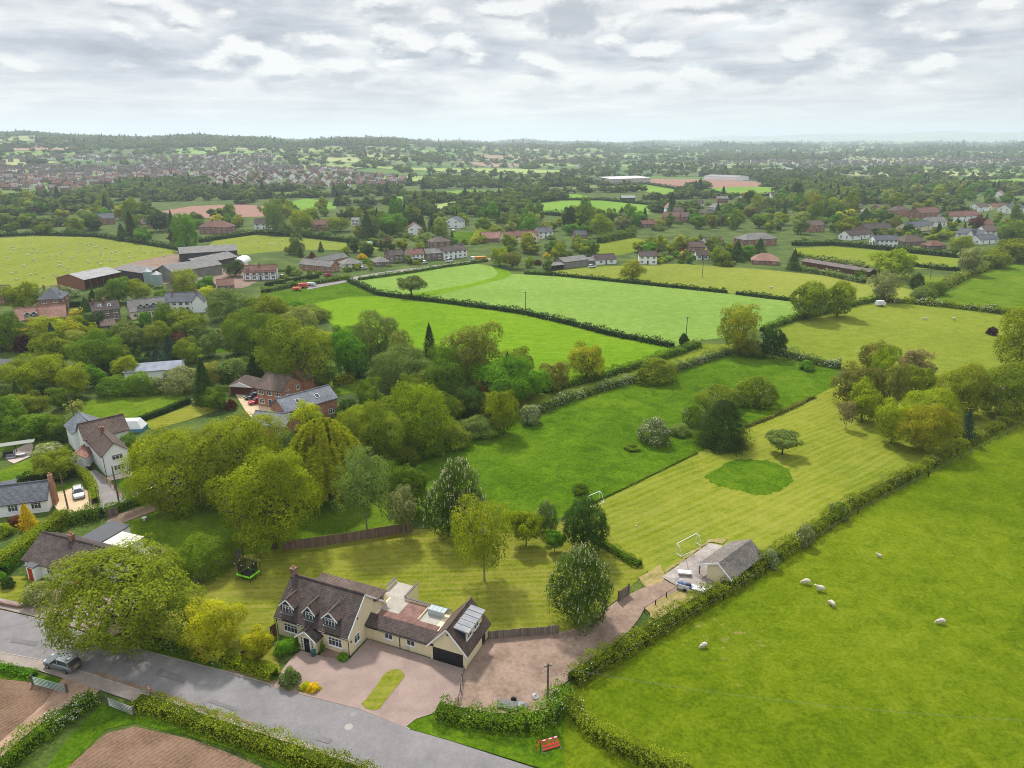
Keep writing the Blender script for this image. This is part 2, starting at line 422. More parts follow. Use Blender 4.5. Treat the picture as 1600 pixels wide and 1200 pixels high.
GR_PAST = grass_mat('bright_pasture', (.062, .106, .003), (.112, .160, .005), (.178, .215, .014), (38, 2.4, .30, (.085, .140, .003)),   .03, 1.1, .7, (G(1135, 1000), 8.0))
GR_MOWN = grass_mat('mown_paddock', (.095, .142, .006), (.150, .188, .010), (.220, .240, .028), (36, 1.5, .42, (.30, .285, .075)), .03)
GR_MEAD = grass_mat('lush_meadow', (.030, .072, .003), (.064, .126, .005), (.112, .182, .010), None, .035)
GR_LAWN = grass_mat('garden_lawn', (.080, .115, .005), (.140, .170, .008), (.215, .215, .030), (4, 1.15, .50, (.28, .25, .07)), .04)
GR_LAWN2 = grass_mat('smooth_lawn', (.050, .100, .005), (.090, .152, .009), (.145, .200, .018), None, .05)
GR_CROP = grass_mat('bright_young_crop', (.080, .165, .006), (.135, .240, .010), (.190, .290, .018), (-12, 3.0, .35, (.06, .155, .006)), .012)
GR_TEAL = grass_mat('blue_green_crop', (.110, .200, .030), (.170, .265, .050), (.275, .360, .085), (-14, 2.6, .22, (.11, .22, .05)), .008, .8)
GR_MID = grass_mat('grazed_field', (.098, .142, .012), (.150, .190, .020), (.205, .235, .035), None, .012)
GR_OLIV = grass_mat('sheep_grazed_field', (.120, .160, .020), (.178, .208, .032), (.235, .258, .05), None, .01)
GR_FAR = grass_mat('far_green_field', (.10, .20, .025), (.15, .26, .04), (.20, .30, .06), None, .006)
GR_PALE = grass_mat('far_pale_field', (.20, .27, .08), (.26, .33, .11), (.31, .37, .15), None, .006)
def soil_mat(name, c1, c2, ang, sp=.5):
    m, t = newmat(name); pos = t.add('ShaderNodeNewGeometry').outputs['Position']
    mp = t.add('ShaderNodeMapping', ins={'Vector': pos, 'Rotation': (0, 0, -math.radians(ang))}).outputs[0]
    y = t.add('ShaderNodeSeparateXYZ', ins={0: mp}).outputs[1]
    w = t.math('SINE', t.math('MULTIPLY', t.math('ADD', y, t.math('MULTIPLY', t.noise(pos, .3, 2), .6)), 2 * math.pi / sp))
    v = t.math('ADD', t.math('ADD', t.math('MULTIPLY', t.noise(pos, .25, 5), .5), t.math('MULTIPLY', t.noise(pos, 3, 6, .7), .5)), t.math('MULTIPLY', w, .045))
    return finish(m, t, t.ramp(v, [(.38, c1), (.62, c2)]), .95, v, .8, .15, spec=.1)
SOIL = soil_mat('harrowed_soil', (.115, .072, .045), (.225, .145, .098), 52)
SOILR = soil_mat('red_far_soil', (.21, .115, .085), (.29, .165, .125), 10, 4.0)
TRACKS = soil_mat('pale_track_soil', (.22, .14, .095), (.38, .26, .185), 60, 1.8)
def stone_mat(name, c1, c2, fine=6.0, big=.12, crack=0.0, st=.4, streak=None):
    m, t = newmat(name); pos = t.add('ShaderNodeNewGeometry').outputs['Position']
    v = t.math('ADD', t.math('ADD', t.math('MULTIPLY', t.noise(pos, big, 5, .6, .5), .45), t.math('MULTIPLY', t.noise(pos, .9, 5, .65), .2)), t.math('MULTIPLY', t.noise(pos, fine, 5, .75), .35))
    c = t.ramp(v, [(.36, c1), (.64, c2)])
    if streak is not None:
        sv = t.add('ShaderNodeMapping', ins={'Vector': t.add('ShaderNodeMapping', ins={'Vector': pos, 'Rotation': (0, 0, math.radians(streak))}).outputs[0], 'Scale': (.035, .75, 1)}).outputs[0]
        c = t.mix(1.0, c, t.ramp(t.noise(sv, 1.0, 4, .6), [(.35, .80), (.62, 1.16)]), 'MULTIPLY')
        c = t.mix(t.rng(t.noise(pos, .45, 6, .75), .60, .66, 0, .35), c, mul(c1, .7))
    if crack:
        e = t.add('ShaderNodeTexVoronoi', feature='DISTANCE_TO_EDGE', ins={'Vector': pos, 'Scale': crack}).outputs['Distance']
        c = t.mix(t.rng(e, 0, .02, .6, 0), c, mul(c1, .4))
    return finish(m, t, c, .92, v, st, .05, spec=.2)
ASPH = stone_mat('worn_asphalt', (.140, .133, .135), (.235, .222, .222), 3.0, .16, .0, .4)
ASPH2 = stone_mat('pale_lane_asphalt', (.16, .15, .145), (.27, .25, .24), 5.0, .2)
PATHM = stone_mat('footway', (.20, .165, .145), (.34, .285, .255), 4.0, .3)
DRIVE = stone_mat('pink_driveway', (.20, .145, .125), (.32, .24, .21), 5.0, .25, .0, .6)
GRAV = stone_mat('pink_gravel', (.135, .092, .068), (.33, .24, .185), 2.2, .25, 0, 1.0)
GRAV2 = stone_mat('buff_gravel', (.42, .31, .18), (.58, .46, .30), 5, .3)
CONC = stone_mat('stained_concrete', (.17, .145, .13), (.42, .38, .345), 1.5, .35, .18)
ROUGHG = stone_mat('scrappy_bare_ground', (.12, .13, .02), (.40, .29, .14), 1.2, .5)
DIRT = stone_mat('bare_dirt', (.13, .085, .06), (.27, .19, .14), 3, .4)
PAVING = stone_mat('patio_paving', (.36, .29, .25), (.52, .44, .39), 3, .4)
KERB = flat('kerb_stone', (.33, .29, .26), .9)

sheet('field', [(848, 1300), (878, 1140), (893, 1072), (1000, 1006), (1125, 931), (1190, 890), (1250, 852), (1330, 798), (1440, 740), (1520, 695), (1600, 655), (1720, 600), (2300, 640), (2600, 1300)], 1, GR_PAST, 'bright green sheep pasture to the right of the long hedge')
sheet('field', [(925, 788), (1000, 752), (1090, 708), (1165, 668), (1240, 636), (1300, 606), (1340, 572), (1600, 545), (1720, 590), (1600, 655), (1520, 695), (1440, 740), (1330, 798), (1250, 852), (1190, 890), (1110, 945), (1034, 905), (1012, 893), (960, 845)], 1, GR_MOWN, 'yellow-green mown paddock striped with mowing lines')
sheet('field', [(610, 800), (640, 722), (700, 690), (760, 672), (830, 640), (930, 605), (1060, 573), (1140, 552), (1230, 552), (1312, 574), (1300, 606), (1240, 636), (1165, 668), (1090, 708), (1000, 752), (925, 788), (900, 800), (860, 815), (700, 830)], 1, GR_MEAD, 'dark lush green meadow with white hawthorn in the middle')
sheet('long_grass', [(1099, 745), (1108, 738), (1122, 733), (1135, 722), (1160, 718), (1190, 719), (1212, 722), (1232, 732), (1241, 746), (1238, 754), (1220, 768), (1196, 774), (1175, 774), (1158, 767), (1140, 763), (1115, 758)], 2, GR_MEAD, 'oval island of uncut dark grass in the mown paddock', 2, jit=.4)
sheet('field', [(790, 655), (830, 618), (900, 600), (960, 585), (1060, 552), (1100, 538), (1150, 538), (1140, 552), (1060, 573), (930, 605)], 2, GR_MID, 'narrow light green strip between two field hedges', ex=False)
sheet('field', [(490, 474), (545, 464), (590, 463), (690, 474), (820, 491), (950, 523), (1052, 543), (1060, 552), (960, 585), (850, 614), (700, 610), (600, 570), (530, 520)], 1, GR_CROP, 'vivid green crop field with long drill lines')
sheet('field', [(400, 470), (430, 456), (545, 440), (592, 461), (545, 464), (490, 474), (430, 490)], 1, GR_MEAD, 'rough grass corner beside the red trailers')
sheet('field', [(545, 437), (600, 430), (745, 412), (768, 416), (792, 428), (870, 430), (1000, 443), (1130, 458), (1235, 471), (1250, 493), (1190, 514), (1130, 528), (1075, 534), (1052, 543), (950, 522), (820, 490), (690, 472), (592, 461)], 1, GR_TEAL, 'big blue-green cereal field in the middle')
sheet('track', [(768, 416), (800, 424), (796, 434), (740, 447), (690, 460), (640, 466), (634, 461), (690, 452), (750, 440), (782, 430)], 2, GR_CROP, 'grassy margin curving across the blue-green field', 1)
sheet('field', [(862, 424), (930, 417), (1060, 412), (1180, 420), (1300, 432), (1390, 445), (1450, 458), (1400, 473), (1340, 474), (1240, 470), (1130, 457), (1000, 442), (880, 431)], 1, GR_OLIV, 'pale grazed field with lone tree and white farmhouse behind')
sheet('field', [(1205, 514), (1250, 495), (1350, 473), (1400, 474), (1480, 480), (1570, 492), (1640, 500), (1760, 540), (1700, 595), (1600, 590), (1400, 590), (1312, 574), (1222, 552)], 1, GR_MID, 'yellow-green field with two sheep right of the oaks')
sheet('field', [(1447, 468), (1520, 431), (1600, 406), (1800, 350), (1900, 520), (1640, 500), (1570, 491), (1480, 479)], 1, GR_LAWN2, 'green field at the far right edge')
sheet('field', [(1240, 388), (1300, 385), (1400, 394), (1500, 404), (1495, 421), (1400, 420), (1300, 408), (1245, 400)], 1, GR_MID, 'bright field below the right hand village')
sheet('field', [(1360, 424), (1440, 430), (1480, 434), (1440, 452), (1380, 444)], 1, GR_MID, 'small field behind the pale tree')
sheet('field', [(-160, 376), (0, 372), (60, 369), (150, 371), (250, 386), (290, 393), (270, 402), (215, 408), (180, 420), (110, 440), (50, 452), (-60, 475), (-200, 470)], 1, GR_OLIV, 'large pale sheep field on the left')
sheet('field', [(315, 393), (335, 376), (390, 367), (480, 373), (548, 381), (600, 388), (570, 392), (500, 390), (430, 393), (380, 398)], 1, GR_OLIV, 'pale field behind the barns and timbered house')
sheet('field', [(228, 334), (300, 322), (380, 319), (450, 327), (450, 337), (330, 341), (250, 342)], 1, SOILR, 'reddish ploughed field before the town')
sheet('field', [(428, 319), (480, 310), (525, 317), (525, 326), (460, 328)], 1, GR_FAR, 'small rounded green field by the ploughed field')
sheet('field', [(590, 310), (720, 297), (790, 300), (785, 311), (700, 313)], 1, GR_FAR, 'distant green field behind the trees')
sheet('field', [(660, 320), (710, 315), (755, 316), (735, 327), (690, 330)], 1, GR_PALE, 'small distant paddock with sheds')
sheet('field', [(795, 322), (870, 313), (940, 313), (1030, 322), (1020, 333), (990, 339), (900, 338), (850, 337)], 1, GR_FAR, 'flat green field in the centre distance')
sheet('field', [(780, 309), (900, 303), (925, 308), (880, 312), (800, 313)], 1, GR_FAR, 'thin green field beyond the centre field')
sheet('field', [(965, 294), (1010, 289), (1075, 299), (1040, 304)], 1, GR_FAR, 'green field below the white warehouse')
sheet('field', [(1085, 298), (1130, 292), (1220, 293), (1212, 306), (1110, 307)], 1, GR_FAR, 'green field below the red earthworks')
sheet('field', [(925, 398), (935, 381), (990, 371), (1018, 378), (1012, 389), (965, 399)], 1, GR_MID, 'small field above the metal barn')
sheet('field', [(705, 362), (752, 362), (742, 379), (712, 379)], 1, GR_MEAD, 'village green lawn among trees')
sheet('field', [(1495, 284), (1600, 279), (1640, 280), (1640, 296), (1510, 293)], 1, GR_FAR, 'far green fields at the right edge')
sheet('field', [(610, 331), (650, 328), (660, 338), (620, 342)], 1, SOILR, 'small reddish plot among trees')
sheet('ground_works', [(930, 285), (1000, 280), (1130, 281), (1225, 289), (1180, 293), (1060, 294), (940, 291)], 1, SOILR, 'bare red earthworks by the warehouse')
sheet('field', [(540, 258), (600, 264), (700, 269), (820, 273), (900, 268), (800, 264), (650, 263.5)], 1, GR_PALE, 'pale fields beyond the town')
sheet('field', [(590, 279), (640, 277.5), (670, 280), (660, 284), (600, 284)], 1, GR_PALE, 'pale playing field by the town')
# gardens
sheet('lawn', [(170, 824), (240, 795), (300, 783), (375, 778), (450, 800), (540, 770), (620, 782), (645, 826), (540, 842), (445, 857), (377, 868), (301, 912), (260, 870), (210, 852)], 1, GR_LAWN2, 'neighbouring garden lawn behind the brown fence')
sheet('lawn', [(296, 915), (377, 868), (445, 857), (645, 827), (700, 828), (760, 818), (860, 826), (925, 788), (960, 845), (1012, 893), (967, 935), (905, 982), (872, 992), (762, 998), (700, 1000), (430, 960), (425, 1000), (440, 1054), (354, 1030), (240, 1005), (230, 950)], 2, GR_LAWN, 'striped back lawn of the cream house')
sheet('lawn', [(125, 630), (190, 612), (280, 613), (298, 628), (250, 645), (215, 658), (165, 662), (120, 655)], 1, GR_LAWN2, 'bright green lawn behind the white house')
sheet('lawn', [(218, 662), (300, 633), (345, 640), (300, 655), (240, 672)], 2, GR_LAWN, 'paler lawn beyond the clipped dark hedge')
sheet('lawn', [(190, 735), (215, 715), (250, 720), (235, 750), (205, 772), (186, 760)], 1, GR_LAWN2, 'front lawn of the white house', ex=False)
sheet('lawn', [(0, 735), (60, 712), (110, 690), (105, 720), (60, 745), (0, 765)], 1, GR_LAWN2, 'long lawn beside the patio')
sheet('lawn', [(-80, 655), (0, 660), (60, 672), (115, 668), (100, 690), (30, 700), (-80, 715)], 1, GR_LAWN2, 'lawn behind the patio pergola', ex=False)
sheet('lawn', [(-60, 905), (42, 900), (85, 912), (80, 930), (40, 948), (0, 943), (-60, 940)], 1, GR_LAWN, 'small front lawn of the bungalow')
sheet('lawn', [(35, 770), (90, 757), (118, 757), (118, 772), (95, 772), (82, 790), (78, 795), (40, 785)], 1, GR_LAWN2, 'bit of lawn beside the slate bungalow')
sheet('lawn', [(262, 553), (300, 540), (400, 530), (420, 545), (330, 552), (280, 572)], 1, GR_MEAD, 'rough grassy clearing right of the blue spruces')
sheet('lawn', [(480, 600), (560, 592), (562, 612), (500, 622)], 1, GR_LAWN2, 'lawn behind the brick house', ex=False)
# roads, pavements, drives
TOP = [(-500, 820), (-200, 910), (0, 955), (80, 973), (160, 1001), (270, 1030), (350, 1050), (430, 1073), (560, 1109), (640, 1141), (700, 1158), (830, 1200), (1000, 1262), (1200, 1340)]
BOT = [(900, 1330), (700, 1240), (590, 1204), (480, 1166), (380, 1134), (300, 1107), (250, 1091), (150, 1058), (75, 1035), (0, 1021), (-200, 985), (-500, 930)]
sheet('road', TOP + BOT, 4, ASPH, 'grey tarmac road crossing the foreground')
def strip(pts, off0, off1):
    w = [G(*p) for p in pts]; a, b = [], []
    for i, p in enumerate(w):
        d = (w[min(i + 1, len(w) - 1)] - w[max(i - 1, 0)]).normalized(); n = Vector((-d.y, d.x, 0))
        a.append(p + n * off0); b.append(p + n * off1)
    return a + b[::-1]
def wsheet(name, w, z, mat, label, thick=0):
    mb = MB(); w = [Vector((p.x, p.y, 0)) for p in w]; n = len(w) // 2
    for i in range(n - 1):
        q = [w[i], w[i + 1], w[-2 - i], w[-1 - i]]
        mb.face([(p.x, p.y, z) for p in q])
        if thick:
            for c, d in ((q[0], q[1]), (q[2], q[3])): mb.face([(c.x, c.y, z - thick), (d.x, d.y, z - thick), (d.x, d.y, z), (c.x, c.y, z)])
    o = mb.build(name, mat); return tag(o, label, name.replace('_', ' '), kind='structure')
BL = BOT[::-1][:10]
wsheet('pavement', strip(BOT, -.02, 1.5), .13, PATHM, 'brown footway along the near side of the road')
wsheet('kerb', strip(BOT, -.12, 0.0), .17, KERB, 'pale kerb along the near side of the road', .17)
wsheet('kerb', strip(TOP[:10], 0.0, .10), .16, KERB, 'thin kerb along the far side of the road', .16)
wsheet('pavement', strip([(-200, 908), (0, 953), (80, 972), (120, 984)], .15, 1.9), .14, PATHM, 'footway in front of the bungalow wall')
sheet('field', [(-500, 1010), (-200, 1030), (0, 1061), (50, 1066), (100, 1082), (118, 1062), (132, 1066), (60, 1130), (-40, 1230), (-500, 1300)], 1, SOIL, 'bare brown field in the bottom left corner')
sheet('track', [(105, 1050), (138, 1064), (165, 1072), (120, 1110), (60, 1160), (0, 1210), (-60, 1260), (-110, 1250), (0, 1160), (70, 1100)], 3, TRACKS, 'pale farm track running through the gateway')
sheet('field', [(110, 1260), (100, 1205), (165, 1147), (210, 1136), (300, 1156), (360, 1178), (420, 1205), (520, 1260)], 2, SOIL, 'harrowed brown field at the bottom')
sheet('verge', [(50, 1230), (110, 1150), (160, 1100), (215, 1100), (340, 1140), (580, 1225), (560, 1240), (430, 1200), (360, 1170), (300, 1152), (210, 1130), (165, 1140), (95, 1210)], 1, GR_MEAD, 'green grass margin round the brown field')
sheet('verge', [(-100, 1035), (0, 1043), (55, 1056), (120, 1064), (110, 1082), (50, 1066), (0, 1061), (-100, 1050)], 2, GR_MEAD, 'grass verge behind the metal field gate')
sheet('driveway', [(428, 1076), (440, 1050), (455, 1030), (470, 1018), (500, 1026), (546, 1032), (575, 1000), (672, 1030), (724, 1047), (722, 1062), (716, 1100), (690, 1112), (650, 1125), (634, 1138), (560, 1109)], 5, DRIVE, 'pink brick driveway in front of the cream house')
sheet('driveway', [(722, 1062), (727, 1045), (760, 1001), (800, 992), (870, 990), (905, 982), (967, 938), (1034, 905), (1062, 920), (1058, 930), (1005, 955), (1000, 965), (985, 985), (893, 1060), (862, 1085), (850, 1112), (790, 1118), (700, 1112)], 4, GRAV, 'long pinkish gravel drive beside the garage')
sheet('driveway_margin', [(1008, 952), (1060, 922), (1100, 932), (1080, 950), (1030, 978), (1018, 965)], 5, ROUGHG, 'scrappy patch of dry weeds by the concrete yard', jit=.2)
sheet('yard', [(1034, 903), (1108, 850), (1132, 855), (1175, 850), (1195, 880), (1130, 925), (1105, 932), (1062, 920)], 6, CONC, 'stained concrete yard by the cream outbuilding')
sheet('lawn', [(565, 1102), (580, 1084), (597, 1060), (603, 1053), (611, 1048), (621, 1047), (629, 1051), (632, 1057), (629, 1064), (608, 1090), (592, 1110), (584, 1111.5), (572, 1108)], 6, GR_LAWN, 'narrow island of grass in the driveway with one rounded end', jit=.08)
sheet('verge', [(624, 1137), (650, 1122), (690, 1110), (700, 1114), (850, 1112), (890, 1072), (880, 1140), (880, 1210), (840, 1200), (700, 1157), (640, 1140)], 3, GR_MEAD, 'grass bank between the road and the flowering hedge')
sheet('flower_bed', [(500, 1027), (546, 1033), (540, 1020), (505, 1012)], 6, DIRT, 'narrow soil bed under the front window')
sheet('verge', [(160, 999), (240, 1000), (354, 1034), (436, 1060), (430, 1073), (350, 1050), (270, 1030)], 3, GR_MEAD, 'grass verge under the roadside trees', ex=False)
sheet('driveway', [(40, 948), (80, 930), (90, 912), (170, 930), (215, 940), (200, 985), (165, 999), (90, 972)], 3, DRIVE, 'pinkish drive of the white bungalow')
sheet('driveway', [(136, 736), (150, 735), (166, 748), (197, 782), (205, 790), (150, 812), (155, 790), (150, 765)], 3, ASPH2, 'tarmac lane beside the white house')
sheet('driveway', [(205, 775), (240, 745), (275, 735), (290, 755), (262, 776), (215, 788)], 3, ASPH2, 'shaded lane under the big trees')
sheet('driveway', [(82, 772), (118, 762), (140, 768), (153, 792), (115, 812), (96, 806), (84, 790)], 3, GRAV2, 'buff gravel parking square with silver car')
sheet('flower_bed', [(165, 828), (168, 810), (235, 788), (262, 792), (240, 800), (200, 815)], 3, DIRT, 'curved soil bed with ornaments')
sheet('patio', [(8, 718), (20, 705), (50, 690), (52, 700), (47, 714), (22, 725)], 3, PAVING, 'pale paved patio with garden furniture')
sheet('patio', [(166, 747), (200, 737), (212, 735), (205, 745), (172, 752)], 3, PAVING, 'paved strip along the white house')
sheet('courtyard', [(368, 617), (395, 612), (440, 634), (400, 660), (385, 645)], 3, GRAV2, 'pale gravel courtyard of the brick house')
sheet('road', [(480, 447), (545, 434), (600, 425), (700, 412), (760, 404), (800, 398), (800, 401), (760, 408), (700, 417), (600, 431), (548, 440), (480, 453)], 3, ASPH2, 'country lane passing the row of village houses')
sheet('yard', [(170, 420), (215, 408), (300, 392), (380, 408), (420, 432), (380, 450), (300, 455), (240, 440), (200, 432)], 2, DIRT, 'dirt farmyard around the barns', jit=1.0)
sheet('patio', [(195, 870), (240, 852), (265, 860), (215, 885)], 3, PAVING, 'slabbed patio behind the white bungalow')


PATCHM = stone_mat('dark_tar_patch', (.12, .113, .113), (.19, .18, .18), 5, .4)
sheet('road_patch', [(250, 1046), (292, 1060), (287, 1069), (244, 1056)], 5, PATCHM, 'darker tar repair patch in the road', ex=False, jit=.04)
sheet('road_patch', [(330, 1094), (372, 1108), (368, 1113), (326, 1099)], 5, PATCHM, 'narrow dark repair strip near the lower kerb', ex=False, jit=.04)
sheet('road_patch', [(498, 1150), (520, 1157), (514, 1164), (492, 1157)], 5, PATCHM, 'small square repair patch left of the manhole', ex=False, jit=.04)
sheet('road_patch', [(20, 998), (60, 1004), (56, 1011), (16, 1005)], 5, PATCHM, 'dark repair patch at the left end of the road', ex=False, jit=.04)
sheet('gutter_dirt', [(150, 1057), (210, 1075), (300, 1105), (400, 1137), (402, 1133), (300, 1100), (210, 1069), (150, 1050)], 5, DIRT, 'line of dirt lying against the lower kerb', ex=False, jit=.12)
sheet('bare_strip', [(352, 1050), (392, 1062), (430, 1074), (436, 1066), (400, 1056), (360, 1046)], 4, DIRT, 'bare soil strip below the clipped hedge', ex=False, jit=.15)
sheet('bare_strip', [(1040, 897), (1108, 848), (1130, 850), (1136, 842), (1108, 843), (1036, 895)], 4, ROUGHG, 'bare dry rim along the concrete yard', ex=False, jit=.2)
sheet('bare_strip', [(1000, 903), (1034, 884), (1040, 903), (1030, 912), (1010, 918)], 4, ROUGHG, 'worn grass at the corner of the drive', ex=False, jit=.3)
# ------------------------------------------------------------------ building kit
def gable_walls(mb, x0, x1, y0, y1, e, r, axis='x', m=0):
    if axis == 'x':
        ym = (y0 + y1) / 2; mb.prism([(y0, 0), (y1, 0), (y1, e), (ym, r - .03), (y0, e)], 'x', x0, x1, m)
    else:
        xm = (x0 + x1) / 2; mb.prism([(x0, 0), (x1, 0), (x1, e), (xm, r - .03), (x0, e)], 'y', y0, y1, m)
def gable_roof(mb, x0, x1, y0, y1, e, r, axis='x', ov=.35, oe=.25, th=.16, m=0, ridge=True):
    if axis == 'x': a0, a1, b0, b1 = y0, y1, x0 - oe, x1 + oe
    else: a0, a1, b0, b1 = x0, x1, y0 - oe, y1 + oe
    am = (a0 + a1) / 2; k = (r - e) / (am - a0); el = e - ov * k; ax = 'x' if axis == 'x' else 'y'
    mb.prism([(a0 - ov, el), (am, r), (am, r + th), (a0 - ov, el + th)], ax, b0, b1, m, skip=(1,))
    mb.prism([(am, r), (a1 + ov, el), (a1 + ov, el + th), (am, r + th)], ax, b0, b1, m, skip=(3,))
    if ridge: mb.prism([(am - .16, r + th - .04), (am + .16, r + th - .04), (am + .08, r + th + .1), (am - .08, r + th + .1)], ax, b0 - .02, b1 + .02, m)
def hip_roof(mb, x0, x1, y0, y1, e, r, ov=.4, th=.14, m=0, f=1.0):
    x0 -= ov; x1 += ov; y0 -= ov; y1 += ov; e -= .15
    w, d = x1 - x0, y1 - y0
    if w >= d: h = d / 2 * f; A, B = (x0 + h, (y0 + y1) / 2, r), (x1 - h, (y0 + y1) / 2, r)
    else: h = w / 2 * f; A, B = ((x0 + x1) / 2, y0 + h, r), ((x0 + x1) / 2, y1 - h, r)
    z = e; c = [(x0, y0, z), (x1, y0, z), (x1, y1, z), (x0, y1, z)]; t = [(p[0], p[1], z + th) for p in c]
    A = (A[0], A[1], r + th); B = (B[0], B[1], r + th)
    if w >= d: fs = [[t[0], t[1], B, A], [t[1], t[2], B], [t[2], t[3], A, B], [t[3], t[0], A]]
    else: fs = [[t[0], t[1], A], [t[1], t[2], B, A], [t[2], t[3], B], [t[3], t[0], A, B]]
    for q in fs: mb.face(q, m)
    for i in range(4): mb.face([c[i], c[(i + 1) % 4], t[(i + 1) % 4], t[i]], m)
    mb.face(c[::-1], m)
_wm = {}
def window_mesh(w, h, nx, split):
    k = (w, h, nx, split)
    if k in _wm: return _wm[k]
    f = MB(); t = .07
    f.box(-w/2, w/2, -.05, .02, -t, 0); f.box(-w/2, w/2, -.05, .02, h - t, h)
    f.box(-w/2, -w/2 + t, -.05, .02, 0, h - t); f.box(w/2 - t, w/2, -.05, .02, 0, h - t)
    for i in range(1, nx): x = -w/2 + w * i / nx; f.box(x - .03, x + .03, -.045, .02, 0, h - t)
    if split: f.box(-w/2 + t, w/2 - t, -.04, .02, h * .62, h * .62 + .05)
    f.box(-w/2 - .08, w/2 + .08, -.12, .02, -t - .07, -t - .002)
    p = MB(); p.box(-w/2 + .03, w/2 - .03, -.015, .02, 0, h - .02)
    g = MB(); g.v = f.v + p.v; n = len(f.v); g.f = f.f + [tuple(i + n for i in q) for q in p.f]; g.m = [0] * len(f.f) + [1] * len(p.f)
    _wm[k] = (f.mesh('window', [WHITE]), p.mesh('pane', [GLASS]), g.mesh('window', [WHITE, GLASS]))
    return _wm[k]
def window(parent, x, y, z, w=1.2, h=1.1, rz=0, nx=3, split=True, near=False):
    fm, pm, gm = window_mesh(round(w, 2), round(h, 2), nx, split)
    o = link('window', fm if near else gm, parent, (x, y, z), rz)
    if near: link('pane', pm, o)
    return o
def chimney(parent, x, y, z0, z1, w=.7, d=.55, mat=None, pots=2):
    mb = MB(); mb.box(x - w/2, x + w/2, y - d/2, y + d/2, z0, z1 - .18); mb.box(x - w/2 - .06, x + w/2 + .06, y - d/2 - .06, y + d/2 + .06, z1 - .18, z1)
    for i in range(pots):
        px = x + (i - (pots - 1) / 2) * w / pots; mb.tube([(px, y, z1), (px, y, z1 + .38)], [.12, .09], 1, 8)
    return mb.build('chimney', [mat or BRICK, flat('clay_pot', (.42, .17, .09), .8)], parent)
HOUSES = []
def house(label, A, B, d, e, r, wall='white', roof='brown', axis='x', hip=0, chim=(), st=2, n=3, dorm=(), door=.5, sky=(), near=False, side=2, name='house', cat='house', lm=None, wings=(), win=True, wh=1.1):
    a, b = G(*A), G(*B); w = (b - a).length; rz = math.atan2(b.y - a.y, b.x - a.x)
    root = empty(name, a, rz, label, cat); wm = BRWALL[wall]; mb = MB()
    HOUSES.append((a, b, d, lm))
    if hip: mb.box(0, w, 0, d, 0, e)
    else: gable_walls(mb, 0, w, 0, d, e, r, axis)
    blocks = [(0, w, 0, d, e, r, axis, hip)]
    wb = MB()
    for (x0, x1, y0, y1, e2, r2, ax2) in wings:
        gable_walls(wb, x0, x1, y0, y1, e2, r2, ax2)
    mb.build('wall', wm, root)
    rb = MB()
    (hip_roof(rb, 0, w, 0, d, e, r) if hip else gable_roof(rb, 0, w, 0, d, e, r, axis))
    ro = rb.build('roof', ROOF[roof], root)
    if wings:
        wb.build('wing_wall', wm, root); rb = MB()
        for (x0, x1, y0, y1, e2, r2, ax2) in wings: gable_roof(rb, x0, x1, y0, y1, e2, r2, ax2, oe=.2)
        rb.build('wing_roof', ROOF[roof], root)
    for c in chim:
        cx = c * w; chimney(ro, cx, d * .5, r - .8 if axis == 'x' else (e + r) / 2, r + .95)
    for c in sky:
        k = (r - e) / (d / 2); s = MB(); T = Matrix.Translation((c * w, d * .22, e + k * d * .22 + .19)) @ Matrix.Rotation(math.atan(k), 4, 'X')
        s.box(-.5, .5, -.6, .6, 0, .08, 0, T); s.box(-.4, .4, -.5, .5, .075, .10, 1, T); s.build('skylight', [WHITE, GLASS], root)
    if win and axis == 'x':
        zs = [.9] if st == 1 else [.9, e - 1.35]
        for zi, z in enumerate(zs):
            for i in range(n):
                x = w * (i + .5) / n
                if zi == 0 and door is not None and abs(x / w - door) < .5 / n: continue
                window(root, x, 0, z, min(1.5, w / n * .6), wh, 0, 3, True, near)
        if door is not None:
            dm = MB(); dm.box(-.45, .45, -.06, .02, .02, 2.05); dm.box(-.53, .53, -.04, .02, .02, 2.14, 1)
            dm.build('door', [flat('door_paint', (.05, .06, .10), .5), WHITE], root, (w * door, 0, 0))
    if win and axis == 'y':
        for z in ([.9] if st == 1 else [.9, e - 1.2]):
            for i in range(n): window(root, w * (i + .5) / n, 0, z, min(1.5, w / n * .6), wh, 0, 3, True, near)
    # windows on the side that faces the camera
    if win and side:
        rx = Vector((math.cos(rz), math.sin(rz), 0)); tocam = -(a + b) / 2
        sgn = 1 if tocam.normalized().dot(rx) > 0.12 else (-1 if tocam.normalized().dot(rx) < -.12 else 0)
        if sgn:
            for z in ([.9] if st == 1 else [.9, e - 1.35]):
                for i in range(side):
                    window(root, w if sgn > 0 else 0, d * (i + .5) / side, z, 1.1, wh, math.pi / 2 * sgn, 2, True, near)
    for c in dorm: dormer(root, c * w, e, r, d, roof)
    return root
